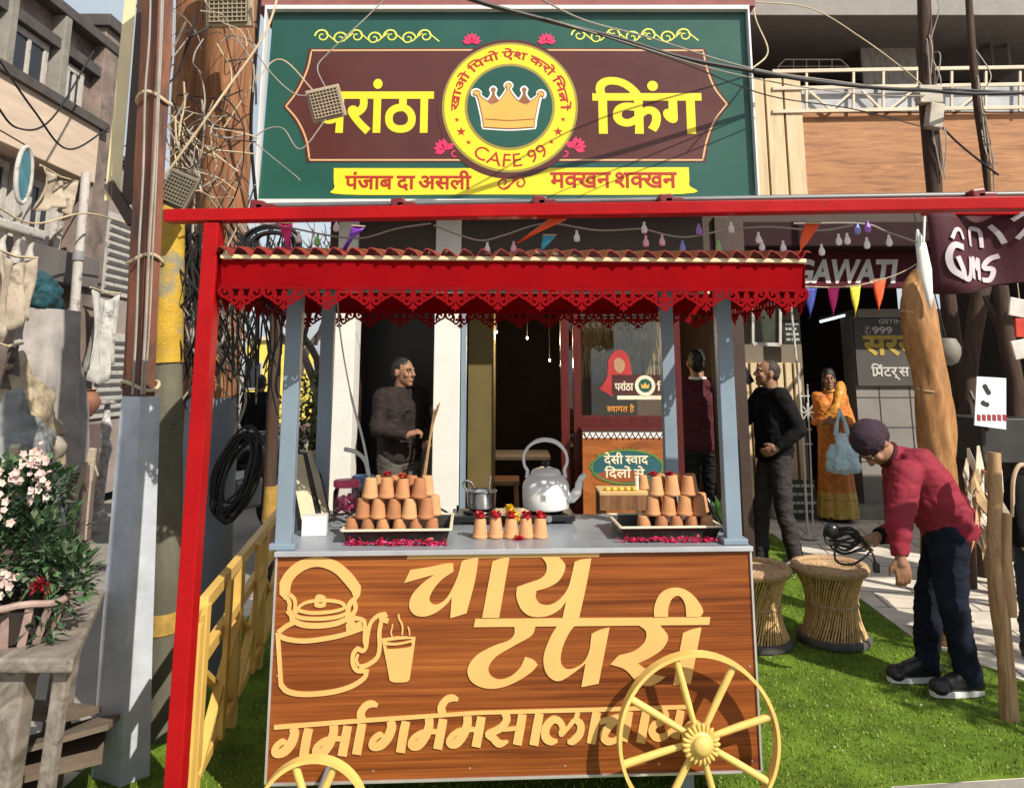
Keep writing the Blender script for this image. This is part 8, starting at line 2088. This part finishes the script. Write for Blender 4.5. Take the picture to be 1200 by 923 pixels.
over([(382,104),(372,80),(385,62),(430,20),(470,-20)],4.3,4.4,0.004,GREY_WIRE,'thin wire rising from the khaki junction panel')
over([(382,140),(352,175),(330,150),(300,160),(270,210)],4.3,4.2,0.004,GREY_WIRE,'thin wire drooping left from the khaki junction panel')
over([(372,112),(330,70),(300,95),(262,150)],4.3,4.2,0.004,BUFF_WIRE,'thin buff wire running left from the khaki junction panel')
over([(290,160),(320,185),(345,205),(352,212)],4.3,4.3,0.003,GREY_WIRE,'short thin wire crossing the lower left corner of the signboard')
def tangle(name, lab, n, gen, ms, loc):
    t = thing(name, loc, lab, 'wires'); qs = [MB() for _ in ms]
    for k in range(n):
        pts, r_ = gen(); qs[k % len(ms)].tube([p-loc for p in crom(pts,5)],r_,5)
    for q,m in zip(qs,ms): q.build('wires', m, t)
    return t
def gen_up():
    u, v = rg.gauss(232,34), rg.uniform(-20,250); Y = rg.uniform(3.6,4.3); P = [W(u,v,Y)]
    a = rg.uniform(0,6.28)
    for k in range(rg.choice((4,5,6,7))):
        a += rg.gauss(0.25,0.55); L = rg.uniform(10,26); u += L*math.cos(a); v += L*math.sin(a)+8; u = min(max(u,165),300); v = min(v,300); P.append(W(u,v,Y+rg.uniform(-.12,.12)))
    return P, rg.choice((0.0022,0.003,0.004,0.006))
tangle('wire_tangle','tangle of buff grey and black wires around the tree trunk poles at top left',48,gen_up,(BUFF_WIRE,GREY_WIRE,BLACK_RUB,GREY_WIRE),W(232,150,4.0))
def gen_low():
    u = rg.gauss(240,26); v = rg.uniform(245,300); Y = rg.uniform(3.75,4.2); P = [W(u,v,Y)]
    for k in range(4): u += rg.gauss(2,16); v += rg.uniform(20,60); P.append(W(min(max(u,190),300),v,Y+rg.uniform(-.08,.08)))
    return P, rg.choice((0.004,0.005,0.007))
tangle('wire_tangle','dark mass of hanging wires behind the upper part of the red post',85,gen_low,(BLACK_RUB,BLACK_RUB,GREY_WIRE),W(240,330,4.0))
def gen_bunch():
    u, v = rg.gauss(212,14), rg.gauss(140,22); Y = rg.uniform(3.8,4.1); P = [W(u,v,Y)]
    a = rg.gauss(1.2,0.5)
    for k in range(3): a += rg.gauss(0,0.25); u += 26*math.cos(a); v += 26*math.sin(a); P.append(W(u,v,Y))
    return P, rg.choice((0.003,0.004,0.005))
tangle('wire_tangle','dense pale bunch of wire ends between the rusty pole and the broad trunk',30,gen_bunch,(BUFF_WIRE,GREY_WIRE,BLACK_RUB),W(212,150,3.95))
def gen_gap():
    u = rg.uniform(278,345); v = rg.uniform(262,300); Y = rg.uniform(3.3,3.9); P = [W(u,v,Y)]
    for k in range(4): u += rg.gauss(-2,10); v += rg.uniform(15,60); P.append(W(min(max(u,272),330),v,Y))
    return P, rg.choice((0.003,0.004,0.005))
tangle('wire_tangle','dark wires hanging in the gap between the red post and the cart',30,gen_gap,(BLACK_RUB,),W(300,330,3.6))
lc = W(276,555,4.2); t = thing('cable_coil', lc, 'large hanging coil of black cable behind the red post', 'cable'); q = MB()
for k in range(16):
    rx, rz2 = rg.uniform(0.06,0.11), rg.uniform(0.15,0.24); cx_, cz_ = rg.uniform(-.03,.03), rg.uniform(-.03,.03)
    q.tube([(cx_+rx*math.cos(2*math.pi*i/26)+0.05*math.sin(2*math.pi*i/26),rg.uniform(-.004,.004)+0.012*(k%5)-0.03,cz_+rz2*math.sin(2*math.pi*i/26)) for i in range(27)],0.0065,6)
q.build('loops', BLACK_RUB, t, True)
q = MB(); q.tube([(0,0,0.18),(-0.02,0,0.5),(-0.05,0,1.2)],0.006,6); q.build('tail', BLACK_RUB, t)
for i,(u,v,Y,r_,lab) in enumerate(((318,285,3.3,0.10,'dark round coil of cable above the left end of the canopy'),)):
    c0 = W(u,v,Y); t = thing('cable_coil', c0, lab, 'cable'); q = MB()
    for k in range(9): q.tube([((r_-0.006*k)*1.3*math.cos(2*math.pi*a/22),0.01*(k%3),(r_-0.006*k)*0.8*math.sin(2*math.pi*a/22)+0.01*math.sin(k)) for a in range(23)],0.006,6)
    q.build('loops', BLACK_RUB, t, True)
    q = MB(); q.tube([(0,0,0.06),(-0.1,0.6,0.3)],0.005,5); q.build('tail', BLACK_RUB, t)
